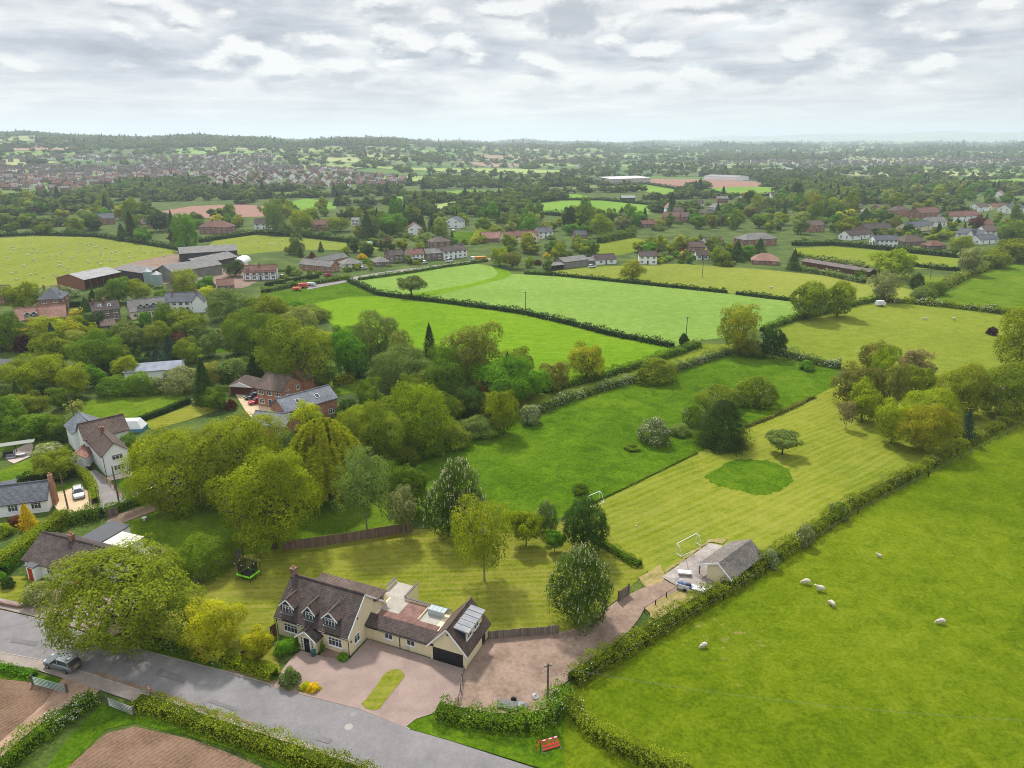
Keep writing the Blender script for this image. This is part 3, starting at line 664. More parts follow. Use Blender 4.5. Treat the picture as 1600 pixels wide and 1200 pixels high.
def dormer(root, x, e, r, d, roof, w=1.7, h=1.25, y0=.55, rh=.75, near=False, glazed=(1.15, .85, 3), bars=None):
    k = (r - e) / (d / 2); zb = e + k * y0; top = zb + h; yr = min((top - e) / k, d / 2 - .05); yr2 = min((top + rh - e) / k, d / 2 + .2)
    mb = MB()
    mb.prism([(y0, zb - .25), (y0, top), (yr, top)], 'x', x - w/2, x + w/2, 0)                       # cheeks and front
    mb.prism([(x - w/2, top), (x + w/2, top), (x, top + rh)], 'y', y0 + .02, yr2, 0)
    o = mb.build('dormer', DSLATE, root)
    rb = MB(); gable_roof(rb, x - w/2, x + w/2, y0, yr2, top, top + rh, 'y', .18, .14, .08)
    rb.build('dormer_roof', ROOF[roof], o)
    s = rh / (w / 2)
    bb = MB()
    for sg in (-1, 1):
        q = [(x + sg * (w/2 + .22), top - .2 * s - .14), (x + sg * (w/2 + .22), top - .2 * s + .09), (x, top + rh + .10), (x, top + rh - .13)]
        bb.prism(q, 'y', y0 - .19, y0 - .145)
    bb.build('bargeboard', WHITE, o)
    f, p, g = window_mesh(glazed[0], glazed[1], glazed[2], True)
    link('window', g, o, (x, y0, zb + .12))
    sb = MB(); sb.box(x - glazed[0]/2 - .2, x + glazed[0]/2 + .2, y0 - .28, y0, zb - .10, zb + .02); sb.build('sill', LEAD, o)
    return o
def shed(label, A, B, d, e, r, wallm, roofm, axis='x', name='barn', cat='barn', open_front=False, hip=0, posts=0, ov=.4):
    a, b = G(*A), G(*B); w = (b - a).length; rz = math.atan2(b.y - a.y, b.x - a.x); HOUSES.append((a, b, d, None))
    root = empty(name, a, rz, label, cat); mb = MB()
    if open_front:
        gable_walls(mb, 0, .15, 0, d, e, r, 'x'); gable_walls(mb, w - .15, w, 0, d, e, r, 'x'); mb.box(.16, w - .16, d - .15, d, 0, e)
        for i in range(1, 6): mb.box(w * i / 6 - .12, w * i / 6 + .12, .02, .28, 0, e - .02)
        mb.box(.16, w - .16, d * .55, d * .55 + .3, 0, e * .45)
    elif hip: mb.box(0, w, 0, d, 0, e)
    else: gable_walls(mb, 0, w, 0, d, e, r, axis)
    mb.build('wall', wallm, root); rb = MB()
    if hip: hip_roof(rb, 0, w, 0, d, e, r)
    else: gable_roof(rb, 0, w, 0, d, e, r, axis, ov, .3, .1, ridge=False)
    rb.build('roof', roofm, root)
    return root

# ------------------------------------------------------------------ the cream house in the foreground
def cream_house():
    O = G(546, 1026); rz = math.radians(-23.0)
    R = empty('dormer_house', O, rz, 'long cream rendered house with dark tiled roof, three dormers and an attached garage', 'house')
    NW = dict(near=True)
    x0, x1, y0, y1, e, r = -10.85, 0, 0, 7.6, 3.05, 6.5
    mb = MB(); gable_walls(mb, x0, x1, y0, y1, e, r); mb.build('wall', CREAM, R)
    rb = MB(); gable_roof(rb, x0, x1, y0, y1, e, r, 'x', .30, .22, .16); ro = rb.build('roof', ROOF['dark'], R)
    chimney(ro, x0 + .1, y1 / 2, r - .9, r + 1.15, .62, .62, BRICKB, 1)
    fl = MB(); fl.box(x0 - .3, x0 + .5, y1 / 2 - .5, y1 / 2 + .5, r - .32, r + .0); 
    # white verge boards on the gable facing right
    k = (r - e) / (y1 / 2); vb = MB()
    for a, b in ((y0 - .33, y1 / 2), (y1 + .33, y1 / 2)):
        za = e - .33 * k
        vb.prism([(a, za - .12), (b, r - .12), (b, r + .20), (a, za + .20)], 'x', x1 + .225, x1 + .29)
    vb.build('bargeboard', WHITE, R)
    gt = MB(); gt.box(x0 - .2, x1 + .2, -.44, -.33, e - .33 * k - .02, e - .33 * k + .10)
    gt.tube([(x1 + .06, -.06, e - .5), (x1 + .06, -.06, .05)], .045); gt.tube([(x0 - .06, -.06, e - .5), (x0 - .06, -.06, .05)], .045)
    gt.build('gutter', BLACK, R)
    for xc in (-9.35, -5.95, -2.8):
        w = 2.0 if xc != -5.95 else 1.65
        dormer(R, xc, e, r, y1, 'brown', w, 1.05, .40, .95, True, (1.5 if w > 1.8 else 1.1, .95, 3 if w > 1.8 else 2))
    for xc, ww, nx in ((-8.75, 2.1, 4), (-1.95, 2.0, 4)): window(R, xc, 0, 1.0, ww, 1.15, 0, nx, True, True)
    window(R, 0, 1.75, 1.0, 1.15, 1.1, math.pi / 2, 2, True, True)
    lb = MB(); lb.box(.0, .22, 1.9, 2.1, 4.15, 4.35); lb.build('wall_lamp', BLACK, R); lb = MB(); lb.box(.0, .12, .45, .6, 1.75, 1.95); lb.build('wall_lamp', BLACK, R)
    # porch
    pb = MB(); gable_walls(pb, -6.6, -4.0, -1.25, 0, 2.05, 3.05, 'y'); po = pb.build('porch', CREAM, R)
    pr = MB(); gable_roof(pr, -6.6, -4.0, -1.25, .6, 2.05, 3.05, 'y', .3, .28, .13); pr.build('porch_roof', ROOF['dark'], po)
    vb = MB(); s = 1.0 / 1.3
    for sg in (-1, 1): vb.prism([(-5.3 + sg * 1.62, 2.05 - .3 * s - .05), (-5.3 + sg * 1.62, 2.05 - .3 * s + .17), (-5.3, 3.22), (-5.3, 3.0)], 'y', -1.60, -1.54)
    vb.build('bargeboard', WHITE, po)
    db = MB(); db.box(-5.78, -4.82, -1.29, -1.24, .02, 2.08, 1); db.box(-5.70, -4.90, -1.33, -1.26, .05, 2.0, 0); db.build('door', [flat('black_door', (.01, .012, .02), .3), WHITE], po)
    kn = MB(); kn.box(-5.34, -5.26, -1.36, -1.33, 1.2, 1.32); kn.build('door_knocker', STEEL, po)
    for xx in (-6.15, -4.6):
        sl_ = MB()
        sl_.box(xx - .02, xx + .24, -1.28, -1.24, .35, 2.0, 0)
        for q in range(4): sl_.box(xx + .02, xx + .20, -1.30, -1.25, .42 + q * .4, .72 + q * .4, 1)
        sl_.build('side_light', [WHITE, GLASS], po)
    # rear flat roofed part behind the ridge
    fb = MB(); fb.box(-9.6, .3, 7.62, 8.1, 0, 4.3); fb.build('rear_extension', CREAM, R)
    fb = MB(); fb.box(-9.75, .5, 5.7, 8.25, 4.302, 4.46); fb.build('rear_roof', ROOF['brown'], R)
    # link range
    L0, L1, ly = .02, 9.36, 3.78
    lb = MB(); lb.prism([(ly, 0), (9.4, 0), (9.4, 2.5), (ly + 1.72, 2.5), (ly + 1.25, 2.88), (ly, 2.3)], 'x', L0, L1); lb.build('link_wall', CREAM, R)
    lr = MB()
    lr.prism([(ly - .32, 2.08), (ly + 1.25, 2.92), (ly + 1.25, 3.08), (ly - .32, 2.24)], 'x', L0, L1 + .5)
    lr.prism([(ly + 1.25, 2.92), (ly + 1.7, 2.55), (ly + 1.7, 2.66), (ly + 1.25, 3.08)], 'x', L0, L1 + .5)
    lr.build('link_roof', ROOF['dark'], R)
    dr = stone_mat('weathered_red_roof_deck', (.10, .055, .048), (.26, .15, .125), 1.6, .6, 0, .2)
    dl = stone_mat('pale_roof_deck', (.27, .245, .21), (.42, .39, .34), 3, .5, 0, .2)
    fr = MB(); fr.box(.6, 3.1, ly + 1.72, 6.6, 2.52, 2.62); fr.box(3.12, 6.0, ly + 1.72, 9.38, 2.53, 2.64); fr.box(6.02, 9.2, ly + 1.72, 6.5, 2.52, 2.6); fr.build('flat_roof', dr, R)
    fp = MB(); fp.box(.35, 3.1, 6.62, 9.38, 2.51, 2.6); fp.box(6.1, 8.6, 6.55, 9.3, 2.502, 2.54); fp.build('roof_terrace', dl, R)
    tp = MB(); tp.box(-1.2, 2.4, 9.42, 12.8, 0, 2.48); tp.build('terrace_block', CREAM, R)
    t2 = MB(); t2.box(-1.05, 2.25, 9.5, 12.75, 2.482, 2.53); t2.build('terrace_floor', dl, R)
    pa = MB()
    for q in ((2.25, 2.42, 9.5, 12.8), (-1.2, -1.03, 10.6, 12.8)): pa.box(q[0], q[1], q[2], q[3], 2.49, 3.1, 0); pa.box(q[0] - .05, q[1] + .05, q[2] - .05, q[3] + .05, 3.102, 3.17, 1)
    pa.box(2.44, 9.2, 9.4, 9.56, 2.45, 3.0, 0); pa.box(2.44, 9.2, 9.35, 9.61, 3.002, 3.06, 1)
    pa.box(6.0, 6.1, 6.5, 9.38, 2.5, 2.8, 0); pa.build('parapet', [CREAM, BLACK], R)
    gg = MB()
    for q in range(4): gg.box(6.6 + q * .6, 7.16 + q * .6, 8.1, 8.14, 2.56, 3.35)
    for q in range(4): gg.box(6.6 + q * .6, 7.16 + q * .6, 8.1, 9.1, 3.36, 3.39)
    gm, t = newmat('greenhouse_glazing'); finish(gm, t, (.36, .42, .43), .12, spec=.6); gg.build('glass_lean_to', gm, R)
    for xc in (3.35, 6.55): window(R, xc, ly, .95, 1.15, 1.1, 0, 2, True, True)
    gt = MB(); gt.box(L0 + .3, L1, ly - .42, ly - .33, 2.02, 2.12); gt.tube([(4.95, ly - .06, 2.1), (4.95, ly - .06, .05)], .045); gt.build('gutter', BLACK, R)
    gc = MB(); gc.box(5.75, 6.15, ly - .18, ly, .25, .75); gc.build('meter_box', flat('meter_box_cream', (.55, .5, .36), .6), R)
    # garage wing
    g0, g1, gy0, gy1, ge, gr = 9.4, 14.2, 3.6, 10.0, 2.3, 5.0
    mb = MB(); gable_walls(mb, g0, g1, gy0, gy1, ge, gr, 'y'); mb.build('garage_wall', CREAM, R)
    rb = MB(); gable_roof(rb, g0, g1, gy0, gy1, ge, gr, 'y', .35, .22, .16); rb.build('garage_roof', ROOF['brown'], R)
    vb = MB(); gx = (g0 + g1) / 2; k = (gr - ge) / (gx - g0)
    for sg in (-1, 1): vb.prism([(gx + sg * 2.78, ge - .38 * k - .10), (gx + sg * 2.78, ge - .38 * k + .17), (gx, gr + .18), (gx, gr - .09)], 'y', gy0 - .285, gy0 - .225)
    vb.build('bargeboard', WHITE, R)
    gd = MB(); gd.box(g0 + .35, g1 - .35, gy0 - .03, gy0 + .02, .03, 1.95)
    for q in range(7): gd.box(g0 + .4, g1 - .4, gy0 - .05, gy0 - .032, .08 + q * .27, .32 + q * .27)
    gd.build('garage_door', flat('black_garage_door', (.012, .014, .017), .35), R)
    st_ = MB(); st_.box(g0 + .2, g1 - .2, gy0 - .5, gy0 - .06, .03, .08); st_.build('threshold', CONC, R)
    # box dormer on the right slope
    bd = MB(); zt = 4.35; bx = g1 - .5; zl = gr - k * (bx - gx)
    bd.prism([(bx, zl - .1), (bx, zt), (gx + (gr - zt) / k - .05, zt)], 'y', gy0 + 1.15, gy1 - .9); o = bd.build('box_dormer', DSLATE, R)
    bf = MB(); bf.box(bx + .005, bx + .06, gy0 + 1.14, gy1 - .89, zl - .05, zt - .02); bf.build('dormer_front', CREAM, o)
    br = MB(); T = Matrix.Translation((gx + .05, 0, zt + .36)) @ Matrix.Rotation(.12, 4, 'Y')
    br.box(0, bx - gx + .45, gy0 + .85, gy1 - .6, 0, .09, 0, T)
    for q in range(5): br.box(0, bx - gx + .46, gy0 + .9 + q * .98, gy0 + .97 + q * .98, .09, .15, 0, T)
    br.build('dormer_roof', LEAD, o)
    for yy in (gy0 + 2.0, gy0 + 3.9):
        f, p, g = window_mesh(1.25, .75, 2, True); link('window', g, o, (bx + .06, yy, zl + .3), math.pi / 2)
    sd = MB(); sd.box(g1, g1 + .05, 8.2, 9.1, .05, 2.05); sd.build('side_door', flat('black_door', (.01, .012, .02), .3), R)
    al = MB(); al.box(gx - .02, gx + .2, gy0 - .15, gy0, 4.2, 4.4); al.build('alarm_box', POLEW, R)
    ma = MB(); ma.box(g1 - .12, g1 + .3, 3.55, 3.6, 0, 0.01)
    return R
CH_ROOT = cream_house()
HOUSES.append((G(434, 992), G(770, 1040), 10, 'the cream house'))

# ------------------------------------------------------------------ neighbours on the left
house('white bungalow with dark brown roof and red doors, partly hidden by the roadside tree', (42.8, 894.4), (152, 926), 7.2, 2.35, 4.7, 'white', 'dark', st=1, n=4, door=None, side=1, near=True, chim=(.42,), lm='the white bungalow')
bung = bpy.data.objects[-1] if False else [o for o in COL.objects if o.get('label', '').startswith('white bungalow with dark brown')][0]
pw = MB(); gable_walls(pw, 1.75, 3.35, -1.1, 0, 2.0, 2.25, 'y'); pw.build('porch', WHITER, bung)
pr = MB(); pr.box(1.6, 3.5, -1.3, 0, 2.26, 2.36); pr.build('porch_roof', FELT, bung)
dd = MB(); dd.box(2.1, 2.9, -1.16, -1.1, .05, 1.95); dd.build('door', flat('red_door', (.45, .02, .02), .4), bung)
dd = MB(); dd.box(9.6, 11.6, -.08, 0, .05, 2.05); dd.build('garage_door', flat('red_door', (.45, .02, .02), .4), bung)
fx = MB(); fx.box(3.2, 7.0, 7.25, 12.2, 0, 2.5); fx.box(7.3, 11.5, 7.25, 10.5, 0, 2.35); fx.build('rear_extension', WHITER, bung)
fx = MB(); fx.box(3.0, 7.15, 5.4, 12.4, 2.55, 2.68); fx.build('grey_flat_roof', FELT, bung)
fx = MB(); fx.box(7.25, 11.7, 5.6, 10.7, 2.4, 2.52); fx.build('white_flat_roof', flat('pale_roof_coating', (.62, .58, .50), .7), bung)

def white_house():
    O = G(166.7, 745); d1 = (G(199.5, 736) - O); w = d1.length; rz = math.atan2(d1.y, d1.x)
    R = empty('house', O, rz, 'white rendered two-storey house with its gable window wall facing right of the lane', 'house')
    w = max(w, 4.4); d = 10.5; e, r = 4.35, 6.3
    mb = MB(); gable_walls(mb, 0, w, 0, d, e, r, 'y'); mb.build('wall', WHITER, R)
    rb = MB(); gable_roof(rb, 0, w, 0, d, e, r, 'y', .3, .25, .14); ro = rb.build('roof', ROOF['brown'], R)
    chimney(ro, w / 2, 7.4, r - .4, r + 1.1, .6, .5, BRICK, 1)
    for z in (.85, 3.0): window(R, w * .55, 0, z, 1.9, .95, 0, 3, True, True)
    b2 = MB(); gable_walls(b2, -.6, w + 3.0, d + .02, d + 5.5, 4.6, 6.9, 'x'); b2.build('rear_wall', WHITER, R)
    r2 = MB(); gable_roof(r2, -.6, w + 3.0, d + .02, d + 5.5, 4.6, 6.9, 'x', .35, .25, .14); r2.build('rear_roof', ROOF['brown'], R)
    b3 = MB(); gable_walls(b3, -1.4, 4.5, d + 5.55, d + 12, 4.3, 6.3, 'y'); b3.build('slate_wing_wall', WHITER, R)
    r3 = MB(); gable_roof(r3, -1.4, 4.5, d + 5.55, d + 12, 4.3, 6.3, 'y', .3, .25, .12); r3.build('slate_wing_roof', ROOF['blueslate'], R)
    gt = MB(); gt.tube([(-.02, -.07, e), (-.02, -.07, .05)], .05); gt.tube([(w + .02, -.07, e), (w + .02, -.07, .05)], .05); gt.box(-.36, -.28, 0, d, e - .35, e - .25); gt.build('gutter', BLACK, R)
    HOUSES.append((O - UX(0) * 2, O + UX(0) * 8, 22, 'the white two-storey house'))
white_house()
def white_garage():
    O = G(109, 733); d1 = G(136, 731.5) - O; w = d1.length; rz = math.atan2(d1.y, d1.x)
    R = empty('garage', O, rz, 'small white gabled garage with brown roof beside the white house', 'garage')
    mb = MB(); gable_walls(mb, 0, w, 0, 7.5, 2.1, 3.2, 'y'); mb.build('wall', WHITER, R)
    rb = MB(); gable_roof(rb, 0, w, 0, 7.5, 2.1, 3.2, 'y', .25, .1, .12); rb.build('roof', ROOF['pink'], R)
    dm = MB(); dm.box(.5, w - .5, -.05, 0, .04, 1.95); dm.build('garage_door', flat('white_door', (.66, .68, .69), .4), R)
    HOUSES.append((O, O + Vector((5, 0, 0)), 9, None))
white_garage()
sb_ = house('low slate-roofed bungalow with a tall brick chimney on its end wall', (-70, 818), (77, 799), 5.6, 2.4, 4.5, 'white', 'slate', st=1, n=4, door=None, near=True, side=0, lm='the slate bungalow')
w_ = (G(77, 799) - G(-70, 818)).length
cb = MB(); cb.prism([(2.1, 0), (3.7, 0), (3.7, 2.6), (3.25, 5.6), (2.55, 5.6), (2.1, 2.6)], 'x', w_ + .01, w_ + .62); cb.tube([(w_ + .3, 2.9, 5.6), (w_ + .3, 2.9, 6.0)], .14, 0, 8); cb.build('chimney', BRICKO, sb_)
shed('cream timber garden building with blue-grey roof behind the slate bungalow', (-25, 790), (27, 780), 3.6, 2.3, 2.9, flat('cream_boards', (.60, .58, .48), .8), ROOF['slate'], 'x', 'garden_building', 'outbuilding')
house('brick garage with hipped brown roof, white gable board and brown door', (359, 616), (397, 618), 6.0, 2.2, 4.2, 'orange', 'brown', hip=1, st=1, n=1, door=None, win=False, side=0, name='garage', cat='garage')
g_ = [o for o in COL.objects if o.get('label', '').startswith('brick garage with hipped')][0]; gw = (G(359, 616) - G(397, 618)).length
dm = MB(); dm.box(.5, gw - .5, -.07, 0, .03, 1.95); dm.build('garage_door', flat('brown_door', (.10, .025, .018), .5), g_)
dm = MB(); dm.prism([(.2, 2.25), (gw - .2, 2.25), (gw / 2, 3.5)], 'y', -.62, -.5); dm.build('gable_board', WHITE, g_)
house('brick house with steep brown roofs at the pale courtyard', (404, 634), (443, 640), 8.0, 4.6, 7.0, 'orange', 'brown', chim=(), st=2, n=3, near=True, side=2, lm='the brick house', wings=((2.5, 8.0, 8.05, 17, 5.2, 9.0, 'y'),))
house('slate roofed brick wing with two skylights beside the willow', (449, 672), (528, 648), 6.5, 4.3, 6.4, 'orange', 'blueslate', st=1, n=4, door=None, near=True, side=1, sky=(.30, .68), lm='the slate-roofed brick wing')
house('single-storey slate roofed brick annexe left of the willow', (392, 678), (447, 684), 6.0, 2.5, 4.2, 'orange', 'blueslate', st=1, n=2, door=None, near=True, side=0)
shed('long low building with white and blue roof showing between trees', (196, 597), (283, 590), 8, 2.6, 3.6, WHITER, sheet_metal('white_roof_sheets', (.24, .27, .33), 2.2, .8, .0, .2), 'x', 'outbuilding', 'outbuilding')
shed('dark timber shed at the left edge of the photo', (-10, 580), (16, 582), 4, 2.2, 3.0, BROWNW, FELT, 'x', 'garden_shed', 'shed')
shed('pale blue-grey roofed shed at the left edge beside raised beds', (6, 590), (25, 588), 3, 1.8, 2.4, WHITER, sheet_metal('pale_sheets', (.55, .58, .62), .3, .5, .1), 'x', 'garden_shed', 'shed')

# ------------------------------------------------------------------ villages : label, A, B, depth, eave, ridge, wall, roof, kwargs
V = [
 ('black-and-white timbered farmhouse with red-brown roof', (382.6, 439), (432.5, 437.4), 8, 4.6, 7.6, 'white', 'red', dict(chim=(.45,), n=5, lm='the timbered farmhouse', wings=((-1, 4, 2, 10, 4.6, 7.4, 'y'),))),
 ('long orange brick range with grey roof, its gable end to the lane', (468, 421), (517, 426), 7, 3.4, 6.0, 'orange', 'grey', dict(n=6, st=1, lm='the long brick range', wings=((0, 6, 7.05, 30, 3.2, 5.6, 'y'),))),
 ('grey hipped bungalow with white walls behind the lane', (537.5, 420), (567, 417.5), 10, 2.6, 5.2, 'white', 'grey', dict(hip=1, st=1, n=3, lm='the grey hipped bungalow')),
 ('second grey hipped bungalow nearer the yellow bush', (587, 416.5), (609, 415), 9, 2.6, 5.0, 'brown', 'grey', dict(hip=1, st=1, n=3)),
 ('brick and white semi with dark roof right of the second bungalow', (609, 411.5), (632, 409.5), 8, 4.8, 7.4, 'brown', 'dark', dict(chim=(.1,), n=3)),
 ('house with white upper floor and brown roof in the lane row', (637, 410), (663, 408.5), 8, 4.8, 7.4, 'white', 'red', dict(chim=(.5,), n=4)),
 ('lane-row house with brown roof and dark garage', (666, 407.5), (691, 406), 8, 4.6, 7.0, 'brown', 'grey', dict(n=3, chim=(.8,))),
 ('long white house with brown roof at the right end of the lane row', (694, 406), (730, 401.5), 9, 5.0, 7.6, 'white', 'dark', dict(n=5, chim=(.95,), lm='the lane houses')),
 ('brown hipped house behind the lane row', (676, 390), (705, 388), 10, 5.0, 8.0, 'brown', 'brown', dict(hip=1, n=3)),
 ('white cottage with brown roof at the left of the village trees', (398, 359), (427, 358.5), 9, 5, 8.5, 'white', 'dark', dict(n=3, dorm=())),
 ('brick house with white side and red roof behind the long field', (486, 361), (511, 361), 9, 5.5, 9.0, 'brick', 'red', dict(n=2)),
 ('tiny white house glimpsed between dark trees', (549, 353), (561, 353), 8, 5, 7, 'white', 'grey', dict(n=2)),
 ('white gabled house with red roof in the village trees', (638, 369), (660, 368.5), 10, 6, 10, 'white', 'red', dict(axis='y', n=2, lm='the white gabled house')),
 ('white house with slate roof beside the dark cypress', (696, 356), (718, 357), 10, 6, 9.5, 'white', 'slate', dict(axis='y', n=2)),
 ('brick bungalow with pink roof and box dormer', (754, 379), (785, 378), 10, 3, 7, 'brick', 'pink', dict(st=1, n=3)),
 ('brown and cream terrace with red-brown roof', (789, 381), (842, 378), 9, 5.2, 8.2, 'cream', 'red', dict(n=7, chim=(.3, .7), lm='the cream terrace', wings=((16, 21, -2, 4, 5.2, 8, 'y'),))),
 ('white semi with slate roof right of the cream terrace', (841, 373), (864, 372), 9, 5, 8, 'white', 'slate', dict(n=3, chim=(.6,))),
 ('small brick house with slate roof alone behind the paddock', (898, 373), (917, 372.5), 7, 3, 6, 'brick', 'slate', dict(st=1, n=2)),
 ('white farmhouse with two chimneys at the edge of the pale field', (998, 413), (1026, 413.5), 8, 5.2, 7.6, 'white', 'dark', dict(n=3, chim=(.02, .98), lm='the white farmhouse')),
 ('brown roofed garage with white boards left of the white farmhouse', (931, 414), (963, 412), 8, 3, 5.6, 'white', 'dark', dict(st=1, n=2)),
 ('tall white house with pink roof in the centre hamlet', (1040, 337), (1052, 337), 9, 8, 12, 'white', 'pink', dict(n=2, axis='y')),
 ('white cottage with brown roof in the centre hamlet', (1053, 338), (1068, 337.5), 9, 5, 8.5, 'white', 'brown', dict(n=2)),
 ('orange brick houses with red roof at the front of the hamlet', (1034, 347), (1060, 348), 10, 5, 9, 'orange', 'red', dict(n=3)),
 ('brick house with grey-brown roof at the right of the hamlet', (1062, 347), (1083, 346.5), 10, 5, 8.5, 'brick', 'brown', dict(n=3)),
 ('low red roof among dense trees left of the hamlet', (1003, 356), (1025, 355), 8, 3, 6, 'brown', 'red', dict(st=1, n=2)),
 ('dark brown roofed bungalow right of the hamlet', (1103, 340), (1125, 339), 12, 4, 7.5, 'brown', 'dark', dict(n=3, hip=1)),
 ('grey roofed white house above the dark bungalow', (1117, 332), (1136, 331), 12, 5, 9, 'white', 'grey', dict(n=3, hip=1)),
 ('brick house with brown roof beside the yellow bush', (1078, 394), (1101, 393.5), 8, 3.5, 6.5, 'brick', 'brown', dict(st=1, n=2)),
 ('white gabled house with brown roof over the garden wall', (1104, 389), (1131, 388), 9, 4, 7.5, 'white', 'brown', dict(n=3)),
 ('white cottage with dark roof below the gabled house', (1088, 406), (1107, 406), 7, 3, 5.5, 'white', 'dark', dict(st=1, n=2)),
 ('brick house with wide grey hipped roof', (1164, 386), (1213, 383), 12, 5, 8.5, 'brick', 'grey', dict(n=4, hip=1, lm='the hipped brick house')),
 ('broad pink roofed bungalow at the hedge corner', (1174, 413), (1216, 415), 10, 2.6, 6.4, 'brick', 'pink', dict(st=1, n=3, hip=1, lm='the pink roofed bungalow')),
 ('white gabled house at the top left of the right hand village', (1323, 335), (1350, 334), 11, 6, 10, 'white', 'brown', dict(n=3)),
 ('brown roofed house between white and brick houses', (1373, 333), (1393, 332), 10, 5, 8, 'brown', 'brown', dict(n=2)),
 ('orange brick hipped house in the back row of the right village', (1399, 339), (1423, 338), 11, 6, 10, 'orange', 'brown', dict(n=3, hip=1, chim=(.5,))),
 ('red brick house with dark red gables left of the tall fir', (1437, 343), (1469, 341), 12, 6, 10.5, 'brick', 'red', dict(n=4, chim=(.3,))),
 ('long white house with red-brown roof right of the tall fir', (1482, 347), (1531, 345), 12, 5, 9, 'white', 'red', dict(n=5, lm='the long white house')),
 ('wide dark roofed bungalow in the right hand village', (1352, 364), (1394, 363), 12, 3, 7, 'brown', 'dark', dict(st=1, n=4)),
 ('white cottage with dark roof and yellow shrubs in front', (1327, 376), (1364, 372), 9, 3.6, 7, 'white', 'dark', dict(n=4, chim=(.45,))),
 ('big square white house with slate roof by the field hedge', (1366, 387), (1402, 387), 8, 5.4, 8.2, 'white', 'slate', dict(n=5, lm='the square white house')),
 ('cream gabled house with slate roof in the right hand village', (1418, 365), (1456, 359), 9, 4.5, 8, 'cream', 'slate', dict(n=3, wings=((1, 6, -1.5, 4, 4.5, 7.5, 'y'),))),
 ('white gabled house with grey roof behind the tall dark cypress', (1452, 355), (1479, 354), 10, 4.5, 8, 'white', 'grey', dict(n=3)),
 ('brown hipped bungalow with white gable left end', (1412, 384), (1446, 383), 10, 2.8, 7, 'brown', 'brown', dict(st=1, n=3, hip=1)),
 ('low red-brown roofed building beside the field hedge', (1453, 390), (1478, 389), 8, 2.5, 5.5, 'brown', 'red', dict(st=1, n=3, hip=1)),
 ('white house with glazed gable and slate roof', (1492, 373), (1530, 378), 9, 4.6, 8.2, 'white', 'slate', dict(n=3, chim=(), wings=((9, 13.5, -1.5, 4, 4.6, 8, 'y'),), lm='the glazed-gable house')),
 ('low white house with slate roof at the right', (1531, 382), (1560, 380), 9, 3.2, 6.2, 'white', 'slate', dict(st=1, n=3)),
 ('white house with brown roof behind the low slate one', (1537, 370), (1565, 370), 10, 4.5, 8, 'white', 'brown', dict(n=3)),
 ('small cream house with red roof left of the copper beech', (1531, 358), (1552, 357), 9, 4, 7.5, 'cream', 'red', dict(n=2)),
 ('brown roofed house at the far right village edge', (1528, 331), (1545, 330), 10, 5, 8.5, 'white', 'brown', dict(n=2)),
 ('long low red roof at the far right village edge', (1550, 328), (1578, 327.5), 10, 3.5, 6.5, 'cream', 'red', dict(st=1, n=3)),
 ('grey roofed white house at the right edge of the photo', (1577, 334), (1600, 332), 11, 5, 9, 'white', 'slate', dict(n=3)),
 ('orange house with brown roof behind the conifers left of the village', (1263, 363), (1288, 362), 11, 5.5, 9, 'orange', 'brown', dict(n=3)),
 ('white house with slate gable among the dark conifers', (1205, 310), (1214, 310), 8, 4, 8, 'white', 'brown', dict(n=1)),
 ('brick house with blue-grey roof behind the left trees', (140, 352), (180, 350), 11, 5.5, 9.5, 'brick', 'slate', dict(n=4, wings=((3, 10, -3, 5, 5.5, 9, 'y'),))),
 ('orange brick house with brown roof left of the tall tree', (222, 358), (262, 356), 10, 4.5, 8, 'orange', 'brown', dict(n=4)),
 ('grey roofed house behind the orange brick one', (246, 347), (272, 346), 12, 5, 8, 'pale', 'grey', dict(n=3, hip=1)),
 ('white house with pale roof left of the tall tree', (264, 358), (283, 357), 9, 4.5, 7.5, 'white', 'grey', dict(n=2)),
 ('large red brick house with hipped red-brown roof', (312, 365), (356, 366), 12, 5.6, 10, 'brick', 'red', dict(n=5, hip=1, chim=(.35,), lm='the red brick mansion')),
 ('red brick house cut by the left edge of the photo', (-30, 478), (15, 475), 9, 5, 8, 'brick', 'red', dict(n=4, lm='the edge brick house')),
 ('tall red brick house with hipped slate roof and white side', (64, 490), (99, 488), 11, 5.6, 9.2, 'brick', 'slate', dict(n=2, hip=1, chim=(.15, .85), door=None, lm='the tall brick house')),
 ('pink roofed house with twin arched dormers', (27, 513), (105, 506), 8, 3.0, 6.6, 'brick', 'pink', dict(st=1, n=5, dorm=(.25, .38), chim=(.45,), lm='the pink roofed house')),
 ('brick house with brown roof and two skylights', (148, 505), (190, 500), 8, 4.6, 7.2, 'brown', 'dark', dict(n=3, sky=(.3, .65), chim=(.1, .5), lm='the skylight house')),
 ('cream house with long box dormer and grey roof', (206, 500), (262, 493), 9, 3.2, 6.8, 'cream', 'grey', dict(st=1, n=4, dorm=(.3, .48, .66), lm='the cream dormer house')),
 ('white cottage pair with slate roof behind the cream dormer house', (259, 489), (309, 487), 8, 4.4, 7.2, 'white', 'slate', dict(n=5, chim=(.2, .95), wings=((10, 14, -1.5, 4, 4.4, 7, 'y'),))),
 ('low brick bungalow with red-brown roof by the farm track', (341, 456), (367, 454), 8, 2.6, 5, 'brick', 'red', dict(st=1, n=2)),
 ('small brown outhouse in front of the skylight house', (160, 519), (182, 516), 6, 2.2, 4, 'brown', 'brown', dict(st=1, n=1)),
]
for (lab, A, B, d, e, r, wl, rf, kw) in V:
    s_ = .84 if G(*A).length > 330 else .93
    kw = dict(kw, wings=tuple((a, b, c, f, g * s_, h * s_, i) for (a, b, c, f, g, h, i) in kw.get('wings', ())))
    house(lab, A, B, d * .92, e * s_, r * s_, wl, rf, **kw)
